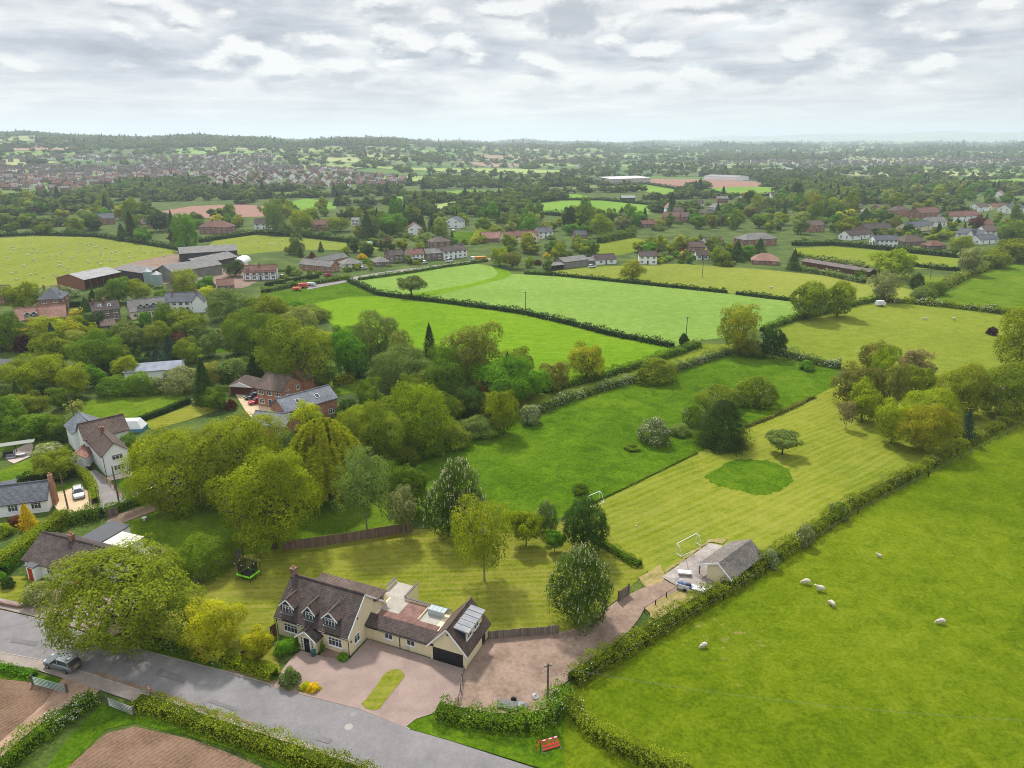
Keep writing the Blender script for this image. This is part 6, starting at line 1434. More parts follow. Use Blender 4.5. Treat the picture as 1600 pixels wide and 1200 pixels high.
# ------------------------------------------------------------------ cars
def carpaint(name, col):
    return flat(name, col, .25, .3, .03, .6)
TYRE = flat('tyre_rubber', (.02, .02, .02), .9); RIM = flat('alloy', (.35, .36, .38), .3, .8)
def car(label, p0, p1, paint, L=4.4, Wd=1.85, Ht=1.62, plate=(.75, .52, .02), roofc=None, group=None, van=False):
    """p0 nearest rear, p1 front, on the ground, as pixels of the centre line"""
    a, b = G(*p0), G(*p1); d = (b - a).normalized(); c = (a + b) / 2
    R = empty('car' if not van else 'van', (c.x, c.y, c.z), math.atan2(d.y, d.x), label, 'car' if not van else 'van', group); R.location.z += .12 if c.y < 100 else .08
    h = L / 2
    def loft(st, mb, m=0, n=12, cap=True):
        rows = []
        for (x, w, z0, z1, e) in st:
            i = len(mb.v)
            for k in range(n):
                t = 2 * math.pi * (k + .5) / n; cx, sz = math.cos(t), math.sin(t)
                mb.v.append((x, w * math.copysign(abs(cx) ** e, cx), (z0 + z1) / 2 + (z1 - z0) / 2 * math.copysign(abs(sz) ** e, sz)))
            rows.append(i)
        for r0, r1 in zip(rows, rows[1:]):
            for k in range(n): mb.f.append((r0 + k, r1 + k, r1 + (k + 1) % n, r0 + (k + 1) % n)); mb.m.append(m)
        if cap: mb.f.append(tuple(rows[0] + k for k in range(n))); mb.f.append(tuple(rows[-1] + k for k in range(n))[::-1]); mb.m += [m, m]
    hw = Wd / 2; zb = .62 * Ht if not van else .55 * Ht
    mb = MB(); loft([(-h, hw * .80, .38, zb * .9, .35), (-h + .12, hw * .95, .26, zb, .3), (-h * .6, hw, .24, zb + .03, .28), (0, hw, .24, zb, .28), (h * .45, hw, .24, zb - .02, .28), (h * .72, hw * .97, .25, zb - .10, .3), (h - .12, hw * .90, .28, zb * .78, .35), (h, hw * .74, .34, zb * .68, .4)], mb, 0, 16)
    mb.build('body', paint, R, smooth=True)
    cb = MB(); f0 = h * .42 if not van else h * .78
    loft([(-h + .10, hw * .84, zb - .12, zb + .05, .35), (-h + .48, hw * .80, zb - .12, Ht - .07, .35), (-h * .45, hw * .80, zb - .12, Ht - .03, .3), (h * .02, hw * .79, zb - .12, Ht - .04, .3), (h * .16, hw * .80, zb - .12, Ht - .14, .32), (f0, hw * .86, zb - .14, zb + .0, .4)], cb, 0, 16)
    cb.build('cabin_glass', GLASS, R, smooth=True)
    rb = MB(); loft([(-h + .42, hw * .70, Ht - .11, Ht - .035, .5), (-h * .5, hw * .75, Ht - .10, Ht + .012, .45), (0, hw * .73, Ht - .10, Ht + .005, .45), (h * .14, hw * .66, Ht - .16, Ht - .07, .5)], rb, 0, 12)
    for s in (-1, 1):
        for xx, xt in ((-h + .38, -h + .6), (-.1, -.12), (f0 - .08, h * .14)): rb.tube([(xx, s * hw * .86, zb - .03), (xt, s * hw * .71, Ht - .09)], .045, 0, 5)
    rb.build('roof_panel', roofc or paint, R, smooth=True)
    for x in (-h * .60, h * .62):
        for s in (-1, 1):
            w = empty('wheel', (x, s * (hw - .10), .34)); w.parent = R
            t = MB(); t.tube([(0, -.11, 0), (0, .11, 0)], .34, 0, 18); t.build('tyre', TYRE, w)
            t = MB(); t.tube([(0, s * .10, 0), (0, s * .125, 0)], .22, 0, 12); t.build('rim', RIM, w)
    for s in (-1, 1):
        t = MB(); t.box(-h - .01, -h + .25, s * hw * .60 - .16, s * hw * .60 + .16, zb - .22, zb - .06); t.build('tail_light', flat('red_lens', (.35, .01, .012), .3), R)
        t = MB(); t.box(h - .38, h - .04, s * hw * .58 - .17, s * hw * .58 + .17, zb * .70, zb * .80); t.build('headlight', flat('lamp_glass', (.6, .62, .65), .15), R)
        t = MB(); t.box(f0 - .35, f0 - .18, s * (hw + .02) - .08, s * (hw + .02) + .08, zb - .02, zb + .12); t.build('mirror', BLACK, R)
    t = MB(); t.box(-h - .025, -h + .05, -.26, .26, zb - .34, zb - .22); t.build('number_plate', flat('plate_yellow', plate, .5), R)
    return R
SILV = carpaint('silver_paint', (.50, .52, .55)); GREYP = carpaint('grey_paint', (.17, .19, .21)); BLUEP = carpaint('dark_blue_paint', (.02, .03, .06)); REDP = carpaint('red_paint', (.42, .012, .025)); WHITP = carpaint('white_car_paint', (.66, .67, .68))
car('silver-grey estate car driving along the road, pale roof and yellow rear plate', (123, 1050), (76, 1036), GREYP, 4.5, 1.85, 1.6, roofc=SILV)
car('silver hatchback parked on the buff gravel square', (122, 767), (125, 783), SILV, 4.1, 1.8, 1.5)
car('dark blue car parked in the pale courtyard', (403, 621), (389, 624), BLUEP, 4.2, 1.8, 1.5)
car('red car parked beside the dark blue one', (408, 629), (395, 632), REDP, 4.0, 1.75, 1.5)
car('white car half hidden under the big trees by the lane', (232, 775), (250, 770), WHITP, 4.3)
car('dark car on the drive of the timbered farmhouse', (441, 436), (442, 432), BLUEP, 4.3)
car('red car at the lane hedge by the brick range', (507, 433), (519, 431), REDP, 4.4)
car('silver car outside the grey hipped bungalow', (563, 422), (574, 420), SILV, 4.3)
car('white car parked left of the lane-row houses', (660, 414), (668, 410), WHITP, 4.3)
car('white van at the long white house', (698, 411), (708, 409), WHITP, 5.4, 2.0, 2.4, van=True)
car('white car beside the grey barn', (920, 419), (930, 418), WHITP, 4.3)
car('white car by the slate roofed white house', (706, 363), (713, 361), WHITP, 4.3)
def lorry():
    R = empty('lorry', G(748, 409), math.radians(20), 'lorry with white cab and orange load on the lane', 'lorry')
    m = MB(); m.box(-4.2, -2.4, -1.1, 1.1, .6, 2.9); m.build('cab', WHITP, R)
    m = MB(); m.box(-4.22, -3.9, -1.0, 1.0, 1.7, 2.5); m.build('windscreen', GLASS, R)
    m = MB(); m.prism([(-1.2, 1.0), (1.2, 1.0), (1.25, 2.8), (-1.25, 2.8)], 'x', -2.2, 4.0); m.build('load_bed', flat('orange_load', (.50, .22, .03), .6), R)
    for x in (-3.2, 1.8, 3.0):
        for s in (-1, 1): t = MB(); t.tube([(x, s * 1.0, .5), (x, s * 1.25, .5)], .5, 0, 12); t.build('wheel', TYRE, R)
lorry()
def trailer(label, p, ang, L, col, cat='trailer', h=1.5):
    R = empty('trailer', G(*p), math.radians(ang), label, cat); m = MB(); m.box(-L/2, L/2, -1, 1, .6, h * .7); m.box(-L/2 + .1, L/2 - .5, -.9, .9, h * .7, h); m.build('body', flat(col[0], col[1], .5), R)
    for s in (-1, 1): t = MB(); t.tube([(0, s * 1.02, .4), (0, s * 1.2, .4)], .4, 0, 12); t.build('wheel', TYRE, R)
    t = MB(); t.tube([(L/2, 0, .5), (L/2 + 1.2, 0, .45)], .06); t.build('drawbar', STEEL, R)
trailer('small orange-red trailer, nearer one in the grass corner', (464, 454), 10, 3.4, ('orange_red', (.55, .10, .04)))
trailer('larger red trailer in the grass corner', (474, 449.5), 15, 4.2, ('machine_red', (.50, .06, .04)), h=2.0)
trailer('silver machine frame right of the red trailers', (486, 447), -20, 4.5, ('machine_grey', (.42, .44, .47)))
trailer('white trailer in front of the pale open tree', (1375, 478.5), 8, 3.4, ('trailer_white', (.62, .63, .65)), h=2.2)

# ------------------------------------------------------------------ sheep
def skin_body(name, nodes, edges, mat, sub=1):
    me = bpy.data.meshes.new(name); me.from_pydata([n[:3] for n in nodes], edges, []); o = bpy.data.objects.new(name, me); COL.objects.link(o)
    s = o.modifiers.new('skin', 'SKIN'); sv = me.skin_vertices[0].data
    for v, n in zip(sv, nodes): v.radius = (n[3], n[4] if len(n) > 4 else n[3])
    sv[0].use_root = True
    if sub: o.modifiers.new('sub', 'SUBSURF').levels = sub; o.modifiers[-1].render_levels = sub
    bpy.context.view_layer.update(); dg = bpy.context.evaluated_depsgraph_get(); m2 = bpy.data.meshes.new_from_object(o.evaluated_get(dg))
    m2.materials.clear(); m2.materials.append(mat); m2.polygons.foreach_set('use_smooth', [True] * len(m2.polygons))
    bpy.data.objects.remove(o); m2.name = name; return m2
wm_, t_ = newmat('fleece'); p_ = t_.add('ShaderNodeTexCoord').outputs['Object']; zc_ = t_.add('ShaderNodeSeparateXYZ', ins={0: p_}).outputs
n_ = t_.noise(p_, 9, 4, .7)
FLEECE = finish(wm_, t_, t_.mix(n_, (.40, .35, .27), (.66, .61, .51)), .95, n_, .9, .03)
def sheep_mesh(graze):
    N = [(0, 0, .62, .27, .25), (-.38, 0, .63, .26, .25), (.34, 0, .64, .24, .23), (-.56, 0, .62, .13, .13)]
    E = [(0, 1), (0, 2), (1, 3)]
    if graze: N += [(.55, .02, .50, .12, .12), (.68, .04, .27, .085, .085), (.76, .05, .10, .055, .055)]
    else: N += [(.54, .03, .78, .12, .12), (.66, .06, .93, .10, .10), (.84, .10, .88, .055, .055)]
    E += [(2, 4), (4, 5), (5, 6)]
    for x, k in ((-.40, 1), (.36, 2)):
        for s in (-1, 1):
            i = len(N); N += [(x, s * .13, .40, .085), (x + (.03 if k == 1 else 0), s * .13, .20, .042), (x, s * .13, .03, .04)]; E += [(k, i), (i, i + 1), (i + 1, i + 2)]
    i = len(N); h = N[5]
    for s in (-1, 1): N.append((h[0] - .02, h[1] + s * .15, h[2] + .02, .025)); E.append((5, len(N) - 1))
    return skin_body('sheep', N, E, FLEECE)
SH = [sheep_mesh(True), sheep_mesh(False)]
def sheep(p, ang, k, label, group, s=1.0):
    o = link('sheep', SH[k], None, G(*p) + Vector((0, 0, .02)), math.radians(ang)); o.scale = (s * .96, s * .98, s * .95); return tag(o, label, 'sheep', group)
GP = 'sheep grazing in the bright pasture'
sheep((1259, 913), 170, 0, 'leftmost of three sheep in the pasture right of the cream outbuilding', GP, 1.1)
sheep((1281, 924), 165, 1, 'middle one of three sheep in the pasture, walking', GP, 1.15)
sheep((1299, 947), 110, 0, 'lowest of three sheep, seen end-on in the pasture', GP, 1.05)
sheep((1469, 975), 175, 0, 'single sheep far out on the right of the bright pasture', GP, 1.05)
sheep((1099, 1012), 200, 0, 'greyish sheep near the long hedge beside bare soil patches', GP, .95)
sheep((1373, 871), 150, 1, 'small lamb-like sheep alone in the upper pasture', GP, .75)
sheep((1445, 500), 170, 0, 'left one of two sheep in the field right of the oaks', 'sheep in the field right of the oaks', 1.3)
sheep((1490, 500), 10, 0, 'right one of two sheep in the field right of the oaks', 'sheep in the field right of the oaks', 1.2)
sheep((1205, 451), 10, 0, 'sheep alone in the grazed field left of the oak pair', 'sheep in the grazed field', 1.3)
rs = random.Random(4); k = 0
FL = [(10, 380), (100, 378), (170, 380), (250, 390), (285, 395), (262, 402), (200, 410), (120, 425), (60, 440), (10, 440)]
while k < 95:
    x, y = rs.uniform(5, 285), rs.uniform(376, 440)
    if x < 90 and rs.random() < .6: continue
    if inpoly(x, y, FL): sheep((x, y), rs.uniform(0, 360), rs.random() < .3, 'tiny white sheep in the ' + ('left' if x < 100 else 'middle' if x < 190 else 'right') + (' upper' if y < 392 else ' central' if y < 408 else ' lower') + ' part of the large pale field', 'flock in the large left field', 1.1); k += 1
k = 0
while k < 14:
    x, y = rs.uniform(360, 540), rs.uniform(371, 388)
    if inpoly(x, y, [(350, 385), (390, 370), (470, 375), (540, 384), (430, 391)]): sheep((x, y), rs.uniform(0, 360), 0, 'tiny white sheep in the pale field behind the timbered farmhouse', 'flock behind the timbered farmhouse', 1.1); k += 1

# ------------------------------------------------------------------ goals, trampoline, fences, poles, signs
def goal(label, c0, c1, h=1.7, dp=1.2, side=1):
    a, b = G(*c0), G(*c1); w = (b - a).length; rz = math.atan2(b.y - a.y, b.x - a.x); R = empty('football_goal', a, rz, label, 'goal', 'white football goals in the paddock'); r = .055
    m = MB()
    m.tube([(0, 0, .03), (0, 0, h), (w, 0, h), (w, 0, .03)], r); m.build('post_frame', WHITE, R)
    m = MB(); m.tube([(0, 0, h), (0, side * dp * .45, h * .9), (0, side * dp, .05), (w, side * dp, .05), (w, side * dp * .45, h * .9), (w, 0, h)], r * .9); m.tube([(0, 0, .05), (0, side * dp, .05)], r * .8); m.tube([(w, 0, .05), (w, side * dp, .05)], r * .8); m.build('rear_frame', WHITE, R)
goal('white football goal frame beside the concrete yard', (1056, 865), (1087, 848.5), 1.75, 1.15, -1)
goal('white football goal frame at the far end, behind the dark round tree', (918, 789), (936, 781), 1.7, 1.2, -1)
tag(link('football', (lambda: (lambda m: (m.tube([(0, 0, -.12), (0, 0, -.07), (0, 0, 0), (0, 0, .07), (0, 0, .12)], [.02, .10, .125, .10, .02], 0, 10), m.mesh('football', [WHITE], True))[1])(MB()))(), None, G(994, 822.5) + Vector((0, 0, .15))), 'small white football lying on the mown paddock', 'ball')
def trampoline():
    q = [(369, 899), (391.5, 905.5), (408, 893), (385, 887.5)]; P = [G(x, y + 6) for x, y in q]; c = sum(P, Vector()) / 4
    R = empty('trampoline', c, 0, 'square trampoline with lime green edge pads and dark safety net', 'trampoline'); P = [p - c for p in P]; zz_ = .8
    m = MB(); m.face([(p.x * .78, p.y * .78, zz_) for p in P]); m.build('jumping_mat', BLACK, R)
    g = flat('lime_pad', (.25, .72, .02), .5); m = MB()
    for i in range(4):
        a, b = P[i], P[(i + 1) % 4]; m.face([(a.x * .78, a.y * .78, zz_ + .05), (b.x * .78, b.y * .78, zz_ + .05), (b.x, b.y, zz_ + .03), (a.x, a.y, zz_ + .03)]); m.face([(a.x, a.y, zz_ + .03), (b.x, b.y, zz_ + .03), (b.x, b.y, zz_ - .08), (a.x, a.y, zz_ - .08)])
    m.build('edge_pad', g, R)
    nm, t = newmat('safety_net'); uv = t.add('ShaderNodeTexCoord').outputs['UV']
    p = t.add('ShaderNodeBsdfPrincipled', ins={'Base Color': (.01, .012, .013, 1), 'Roughness': .8}); tr = t.add('ShaderNodeBsdfTransparent')
    mx = t.add('ShaderNodeMixShader', ins={0: .62, 1: tr.outputs[0], 2: p.outputs[0]}); t.l.new(mx.outputs[0], t.add('ShaderNodeOutputMaterial').inputs[0])
    m = MB()
    for i in range(4): a, b = P[i] * .8, P[(i + 1) % 4] * .8; m.face([(a.x, a.y, zz_ + .06), (b.x, b.y, zz_ + .06), (b.x, b.y, 2.5), (a.x, a.y, 2.5)])
    m.build('safety_net', nm, R)
    for i in range(4):
        for f in (0, .5):
            a = P[i].lerp(P[(i + 1) % 4], f) * .98; m = MB(); m.tube([(a.x, a.y, 0), (a.x, a.y, 2.6)], .035); m.tube([(a.x, a.y, 2.55), (a.x, a.y, 2.66)], .06, 1); m.build('pole', [BLACK, WHITE], R)
trampoline()
def fence(label, pts, h, mat, panel=1.8, wav=0.0, name='fence', post=None):
    P = [G(*p) for p in pts]; R = empty(name, P[0], 0, label, 'fence'); O = P[0]; m = MB(); ps = MB(); rr = random.Random(3)
    for a, b in zip(P, P[1:]):
        L = (b - a).length; n = max(1, round(L / panel)); d = (b - a) / n; q = Vector((-d.y, d.x, 0)).normalized() * .025
        for i in range(n):
            s, e = a + d * i - O, a + d * (i + .96) - O; hh = h * (1 + rr.uniform(-wav, wav))
            for o in (q, -q): m.face([(s.x + o.x, s.y + o.y, .04), (e.x + o.x, e.y + o.y, .04), (e.x + o.x, e.y + o.y, hh), (s.x + o.x, s.y + o.y, hh)][::1 if o is q else -1])
            m.face([tuple(s + q + Vector((0, 0, hh))), tuple(e + q + Vector((0, 0, hh))), tuple(e - q + Vector((0, 0, hh))), tuple(s - q + Vector((0, 0, hh)))])
            ps.box(s.x - .05, s.x + .05, s.y - .05, s.y + .05, 0, hh + .08)
    m.build('panel', mat, R); ps.build('post', post or POLEW, R); return R
fence('grey-brown board fence behind the trampoline', [(301, 917), (340, 893), (377, 872)], 1.75, GREYW)
fence('brown board fence along the back of the striped lawn', [(443, 861), (500, 854), (560, 845), (612, 836), (645, 831)], 1.75, planks('red_grey_boards', (.175, .115, .085)))
fence('uneven woven grey fence joining the garage to the lawn', [(763, 1000), (800, 997), (840, 993), (874, 991)], 1.35, GREYW, 1.2, .07)
fence('dark brown close-board fence behind the golden-lime tree', [(378, 1034), (405, 1024), (428, 1000)], 1.5, BROWNW)
fence('short dark brown fence at the left side of the cream house', [(424, 997), (433, 990)], 1.7, BROWNW)
fence('grey fence panel behind the lane flowers', [(168, 810), (186, 803)], 1.5, GREYW)
def rail_fence(label, pts, h=.9, mat=None, rails=2, name='fence', cat='fence', group=None, step=2.2):
    P = [G(*p) for p in pts]; R = empty(name, P[0], 0, label, cat, group); O = P[0]; mt = mat or POLEW
    rl = MB()
    for a, b in zip(P, P[1:]):
        n = max(1, round((b - a).length / step))
        for i in range(n + 1):
            p = a.lerp(b, i / n) - O; m = MB(); m.box(p.x - .06, p.x + .06, p.y - .06, p.y + .06, 0, h); m.build('post', mt, R)
        for r in range(rails): z = h * (.92 - r * .42); rl.tube([a - O + Vector((0, 0, z)), b - O + Vector((0, 0, z))], .04, 0, 4)
    rl.build('rail', mt, R)
rail_fence('orange-brown timber rail fence along the white house lane', [(161, 748), (180, 766), (199, 785)], 1.0, flat('orange_timber', (.36, .19, .06), .8), 3)
rail_fence('low post-and-rail fence of dark posts by the concrete yard', [(1007, 957), (1024, 946), (1041, 934.5), (1059, 922)], .9, flat('dark_posts', (.06, .05, .035), .9), 1, step=9)
rail_fence('short timber fence between garage corner and hedge', [(725, 1052), (722, 1066), (720, 1082), (716, 1100)], 1.1, GREYW, 2, step=1.6)
rail_fence('wire fence posts along the pasture side of the long hedge', [(905, 1074), (1010, 1010), (1130, 938), (1195, 897), (1255, 858), (1340, 804), (1450, 746), (1600, 665)], 1.1, POLEW, 1, step=4.5)
rail_fence('low wooden fence left of the white farmhouse', [(1030, 412), (1060, 411), (1085, 409)], 1.2, POLEW, 2, step=4)
def wall_low(label, pts, h, t, mat):
    P = [G(*p) for p in pts]; R = empty('garden_wall', P[0], 0, label, 'wall'); m = MB()
    for a, b in zip(P, P[1:]):
        d = (b - a).normalized(); q = Vector((-d.y, d.x, 0)) * t / 2; a2, b2 = a - P[0], b - P[0] + d * .01; Z = Vector((0, 0, h))
        m.face([a2 - q, b2 - q, b2 - q + Z, a2 - q + Z]); m.face([b2 + q, a2 + q, a2 + q + Z, b2 + q + Z]); m.face([a2 - q + Z, b2 - q + Z, b2 + q + Z, a2 + q + Z]); m.face([b2 - q, b2 + q, b2 + q + Z, b2 - q + Z]); m.face([a2 + q, a2 - q, a2 - q + Z, a2 + q + Z])
    m.build('masonry', mat, R)
wall_low('low brick garden wall in front of the white bungalow lawn', [(-60, 945), (0, 945), (30, 951), (60, 944), (80, 934)], .55, .28, BRICKB)
def gate(label, c0, c1, h, bars, mat, solid=False, name='field_gate'):
    a, b = G(*c0), G(*c1); w = (b - a).length; R = empty(name, a, math.atan2(b.y - a.y, b.x - a.x), label, 'gate'); m = MB()
    if solid:
        n = int(w / .13)
        for i in range(n): m.box(i * w / n, (i + .92) * w / n, -.02, .02, .1, h)
    else:
        for i in range(bars): z = .12 + i * (h - .15) / (bars - 1); m.tube([(0, 0, z), (w, 0, z)], .045, 0, 6)
        for x in (.03, w / 2, w - .03): m.tube([(x, 0, .1), (x, 0, h)], .045, 0, 6)
    m.build('bars' if not solid else 'boards', mat, R); 
    for x in (-.14, w + .14): p = MB(); p.box(x - .09, x + .09, -.09, .09, 0, h + .2); p.build('gate_post', POLEW, R)
    return R
gate('green-grey galvanised field gate behind the car', (53, 1070), (104, 1083), 1.15, 6, flat('greenish_galvanised', (.26, .34, .31), .5, .3))
gate('galvanised field gate between the two roadside hedges', (170, 1103), (209, 1118), 1.15, 6, STEEL)
gate('weathered wooden gate leaf standing open by the gravel drive', (967, 941), (981, 931), 1.75, 0, GREYW, True, 'wooden_gate')
def pole(label, base, h, lean=0, arm=0, ang=20, transformer=False, dark=1.0):
    R = empty('utility_pole', G(*base), math.radians(ang), label, 'pole', 'utility poles'); m = MB(); m.tube([(0, 0, 0), (0, 0, h)], [.15, .10], 0, 10); m.build('shaft', POLEW, R)
    if arm:
        m = MB(); m.box(-arm / 2, arm / 2, -.06, .06, h - .35, h - .22); m.build('crossarm', POLEW, R)
        for x in (-arm / 2 + .1, 0, arm / 2 - .1): i = MB(); i.tube([(x, 0, h - .22), (x, 0, h - .02)], [.05, .03], 0, 6); i.build('insulator', WHITE, R)
    if transformer: m = MB(); m.box(-.3, .3, -.5, -.12, h - 1.8, h - 1.0); m.build('transformer', STEEL, R)
    return R
pole('dark timber pole rising between trampoline and big airy tree', (380, 868), 8.2, ang=10)
pole('timber pole standing on the buff parking square', (106.5, 796), 6.9)
pole('timber pole behind the white house beside the back lawn', (119, 668), 8.0)
pole('slim timber pole at the lane corner before the white house', (187, 790), 7.6)
pole('tall pale pole with crossarm beside the copse', (1552, 662), 8.8, arm=1.6, ang=80)
pole('dark pole rising from the flowering hedge by the pasture', (855, 1118), 7.0, arm=.9)
pole('thin pole with crossarm in the crop field by the grey tree', (644, 466), 9.0, arm=1.8)
pole('thin pole with crossarm on the long field hedge', (821, 491), 8.5, arm=1.8)
pole('thin pole above the small bush at the crop field corner', (1071, 536), 8.5, arm=1.4)
pole('pale pole in the grazed field before the cottages', (1097, 434), 13, arm=2.0)
pole('rusty pole with crossarm at the hedge corner', (1498, 434), 9.5, arm=2.4)
pole('grey transformer pole near the small field', (1453, 437), 8.0, arm=1.5, transformer=True)
pole('pale pole in the pale field left of the small field', (1417, 447), 8, arm=1.6)
pole('white telegraph pole by the cottage in the village trees', (446, 362), 11, arm=1)
pole('old pole between the yellow-green trees on the left', (66, 604), 9)
def wires():
    R = MB(); a = G(855, 1118); b = G(1700, 1215)
    for k in (-.3, 0, .3):
        p0 = a + Vector((k, 0, 6.8)); p1 = b + Vector((k, 0, 6.8)); pts = [p0.lerp(p1, t / 14) - Vector((0, 0, 1.4 * 4 * (t / 14) * (1 - t / 14))) for t in range(15)]; R.tube(pts, .006, 0, 4, False)
    tag(R.build('overhead_wires', flat('wire', (.16, .17, .16), .8)), 'thin overhead wires crossing the bottom right pasture', 'wires')
wires()
def speed_sign(label, base, h, face_ang, txt='30'):
    R = empty('road_sign', G(*base), math.radians(face_ang), label, 'sign', 'round speed signs at the road'); m = MB(); m.tube([(0, 0, 0), (0, 0, h)], .038, 0, 8); m.build('post', STEEL, R)
    d = MB(); zc = h - .25; d.tube([(0, -.05, zc), (0, -.075, zc)], .34, 0, 28); d.build('red_ring', flat('sign_red', (.55, .01, .015), .4), R)
    d = MB(); d.tube([(0, -.075, zc), (0, -.082, zc)], .25, 0, 28); d.build('white_disc', flat('sign_white', (.75, .75, .75), .4), R)
    fc = bpy.data.curves.new('numerals', 'FONT'); fc.body = txt; fc.size = .34; fc.align_x = 'CENTER'; fc.align_y = 'CENTER'; fc.extrude = .002; fc.offset = .008
    to = bpy.data.objects.new('tmp', fc); COL.objects.link(to); bpy.context.view_layer.update(); me = bpy.data.meshes.new_from_object(to.evaluated_get(bpy.context.evaluated_depsgraph_get())); bpy.data.objects.remove(to)
    me.materials.clear(); me.materials.append(BLACK); o = link('numerals', me, R, (0, -.087, zc)); o.rotation_euler = (math.pi / 2, 0, 0)
speed_sign('round red-ringed speed sign on the footway by the lower hedge', (237, 1094), 2.1, -25)
speed_sign('smaller round speed sign against the white flowering verge', (318, 1035), 2.0, 25)
def barriers():
    c = G(862, 1172); R = empty('roadwork_barrier', c, math.radians(20), 'fallen red and white plastic roadworks barrier in the grass', 'barrier'); rd = flat('barrier_red', (.62, .02, .03), .4)
    T = Matrix.Translation((0, 0, .25)) @ Matrix.Rotation(math.radians(-50), 4, 'X'); m = MB()
    for z in (0, .32, .85): m.box(-.95, .95, -.03, .03, z, z + .13, 0, T)
    for i in range(12): x = -.9 + i * .163; m.box(x - .02, x + .02, -.025, .025, .1, .9, 0, T)
    m.build('panel', rd, R); m = MB()
    for x in (-.6, .1, .7): m.box(x - .16, x + .16, -.04, .04, .86, .97, 0, T)
    m.build('reflective_strip', WHITE, R)
    m = MB(); m.box(-1.0, -.85, -.35, .35, .02, .14); m.box(.85, 1.0, -.35, .35, .02, .14); m.build('foot', BLACK, R)
    R2 = empty('roadwork_barrier', G(842, 1168), math.radians(75), 'narrow red plank leaning in the grass left of the fallen barrier', 'barrier'); m = MB()
    m.box(-.9, .9, -.03, .03, 0, .14, 0, Matrix.Translation((0, 0, .5)) @ Matrix.Rotation(.45, 4, 'Y')); m.build('plank', rd, R2)
    m = MB(); m.tube([(-.75, 0, .85), (-.75, 0, 0)], .03); m.build('prop', rd, R2)
barriers()
def oddments():
    R = empty('manhole_cover', G(545, 1137) + Vector((0, 0, .121)), 0, 'round pale manhole cover in the road', 'manhole cover'); m = MB(); m.tube([(0, 0, 0), (0, 0, .012)], .45, 0, 24); m.build('lid', flat('pale_iron', (.30, .28, .26), .8), R); m = MB(); m.tube([(0, 0, .0), (0, 0, .008)], .53, 0, 24); m.build('frame', flat('iron_frame', (.08, .08, .08), .8), R)
    R = empty('drain_cover', G(552, 1117) + Vector((0, 0, .121)), math.radians(-20), 'dark iron drain cover beside the driveway edge', 'drain'); m = MB()
    for i in range(6): m.box(-.3, .3, -.28 + i * .1, -.22 + i * .1, 0, .012)
    m.build('grating', BLACK, R)
    R = empty('water_butt', G(490, 1026), 0, 'dark teal plant pot by the porch', 'pot'); m = MB(); m.tube([(0, 0, .18), (0, 0, .7), (0, 0, .9)], [.26, .33, .35], 0, 14); m.build('pot', flat('teal_plastic', (.02, .10, .10), .4), R)
    # stacked junk by the concrete yard
    bl = flat('faded_blue_plastic', (.16, .22, .36), .5); dk = flat('dark_blue_plastic', (.02, .03, .07), .4); pl = flat('pale_board', (.60, .61, .64), .6)
    c = G(1072, 921); R = empty('trailer', c, math.radians(-28), 'small trailer with white side board and blue bags at the yard edge', 'trailer'); m = MB(); m.box(-1.3, 1.3, -.7, .7, .35, .5); m.build('bed', STEEL, R)
    m = MB(); m.box(-1.3, .6, -.76, -.70, .3, 1.05); m.build('side_board', pl, R)
    for i, (x, y, z, s, mt) in enumerate([(-.9, .1, .75, .42, bl), (-.2, .2, .7, .38, bl), (.3, 0, .75, .40, dk), (.9, .2, .68, .34, pl), (.95, -.3, .7, .3, bl)]):
        m = MB(); m.tube([(x - s, y, z - .1), (x - s * .6, y, z), (x, y, z + .08), (x + s * .6, y, z), (x + s, y, z - .1)], [.05, s * .7, s * .85, s * .7, .05], 0, 9); m.build('bag', mt, R, smooth=True)
    for s in (-1, 1): t = MB(); t.tube([(0, s * .75, .3), (0, s * .93, .3)], .3, 0, 12); t.build('wheel', TYRE, R)
    c = G(1091, 928); R = empty('crate', c, math.radians(-28), 'grey-blue box container right of the small trailer', 'container'); m = MB(); m.box(-.8, .8, -.5, .5, .05, .85); m.build('box', flat('faded_grey', (.28, .30, .36), .6), R); m = MB(); m.box(-.85, .85, -.55, .55, .855, .95); m.build('lid', pl, R)
    c = G(1069, 900); R = empty('garden_table', c, math.radians(-10), 'white topped table on the concrete yard', 'table'); m = MB(); m.box(-.95, .95, -.45, .45, .7, .76); m.build('tabletop', pl, R)
    for x in (-.8, .8):
        for y in (-.35, .35): l = MB(); l.box(x - .04, x + .04, y - .04, y + .04, 0, .70); l.build('leg', BLACK, R)
    for i, (px, a) in enumerate((((1107, 915), 12), ((1113, 922), -20))):
        R = empty('timber_stack', G(*px), math.radians(a), ('left' if i == 0 else 'right') + ' dark pile of planks against the cream outbuilding', 'timber'); m = MB()
        for j in range(5): m.box(-.9 + .06 * j, .8 - .05 * j, -.3 + .1 * j, -.2 + .1 * j, .02, .10 + .02 * (j % 3))
        m.build('planks', BROWNW, R)
    # caravan-like tent, patio things
    R = empty('tent', G(205, 672), math.radians(5), 'white tent with blue base behind the white house', 'tent'); m = MB(); m.box(-3, 3, -1.6, 1.6, 0, .8); m.build('base', flat('blue_base', (.10, .25, .36), .6), R)
    m = MB(); a = [(-3, -1.6, .8), (3, -1.6, .8), (3, 1.6, .8), (-3, 1.6, .8)]; b = [(-2.0, -1, 2.5), (2.0, -1, 2.5), (2.0, 1, 2.5), (-2.0, 1, 2.5)]; m.face(b)
    for i in range(4): m.face([a[i], a[(i + 1) % 4], b[(i + 1) % 4], b[i]])
    m.build('canopy', WHITE, R)
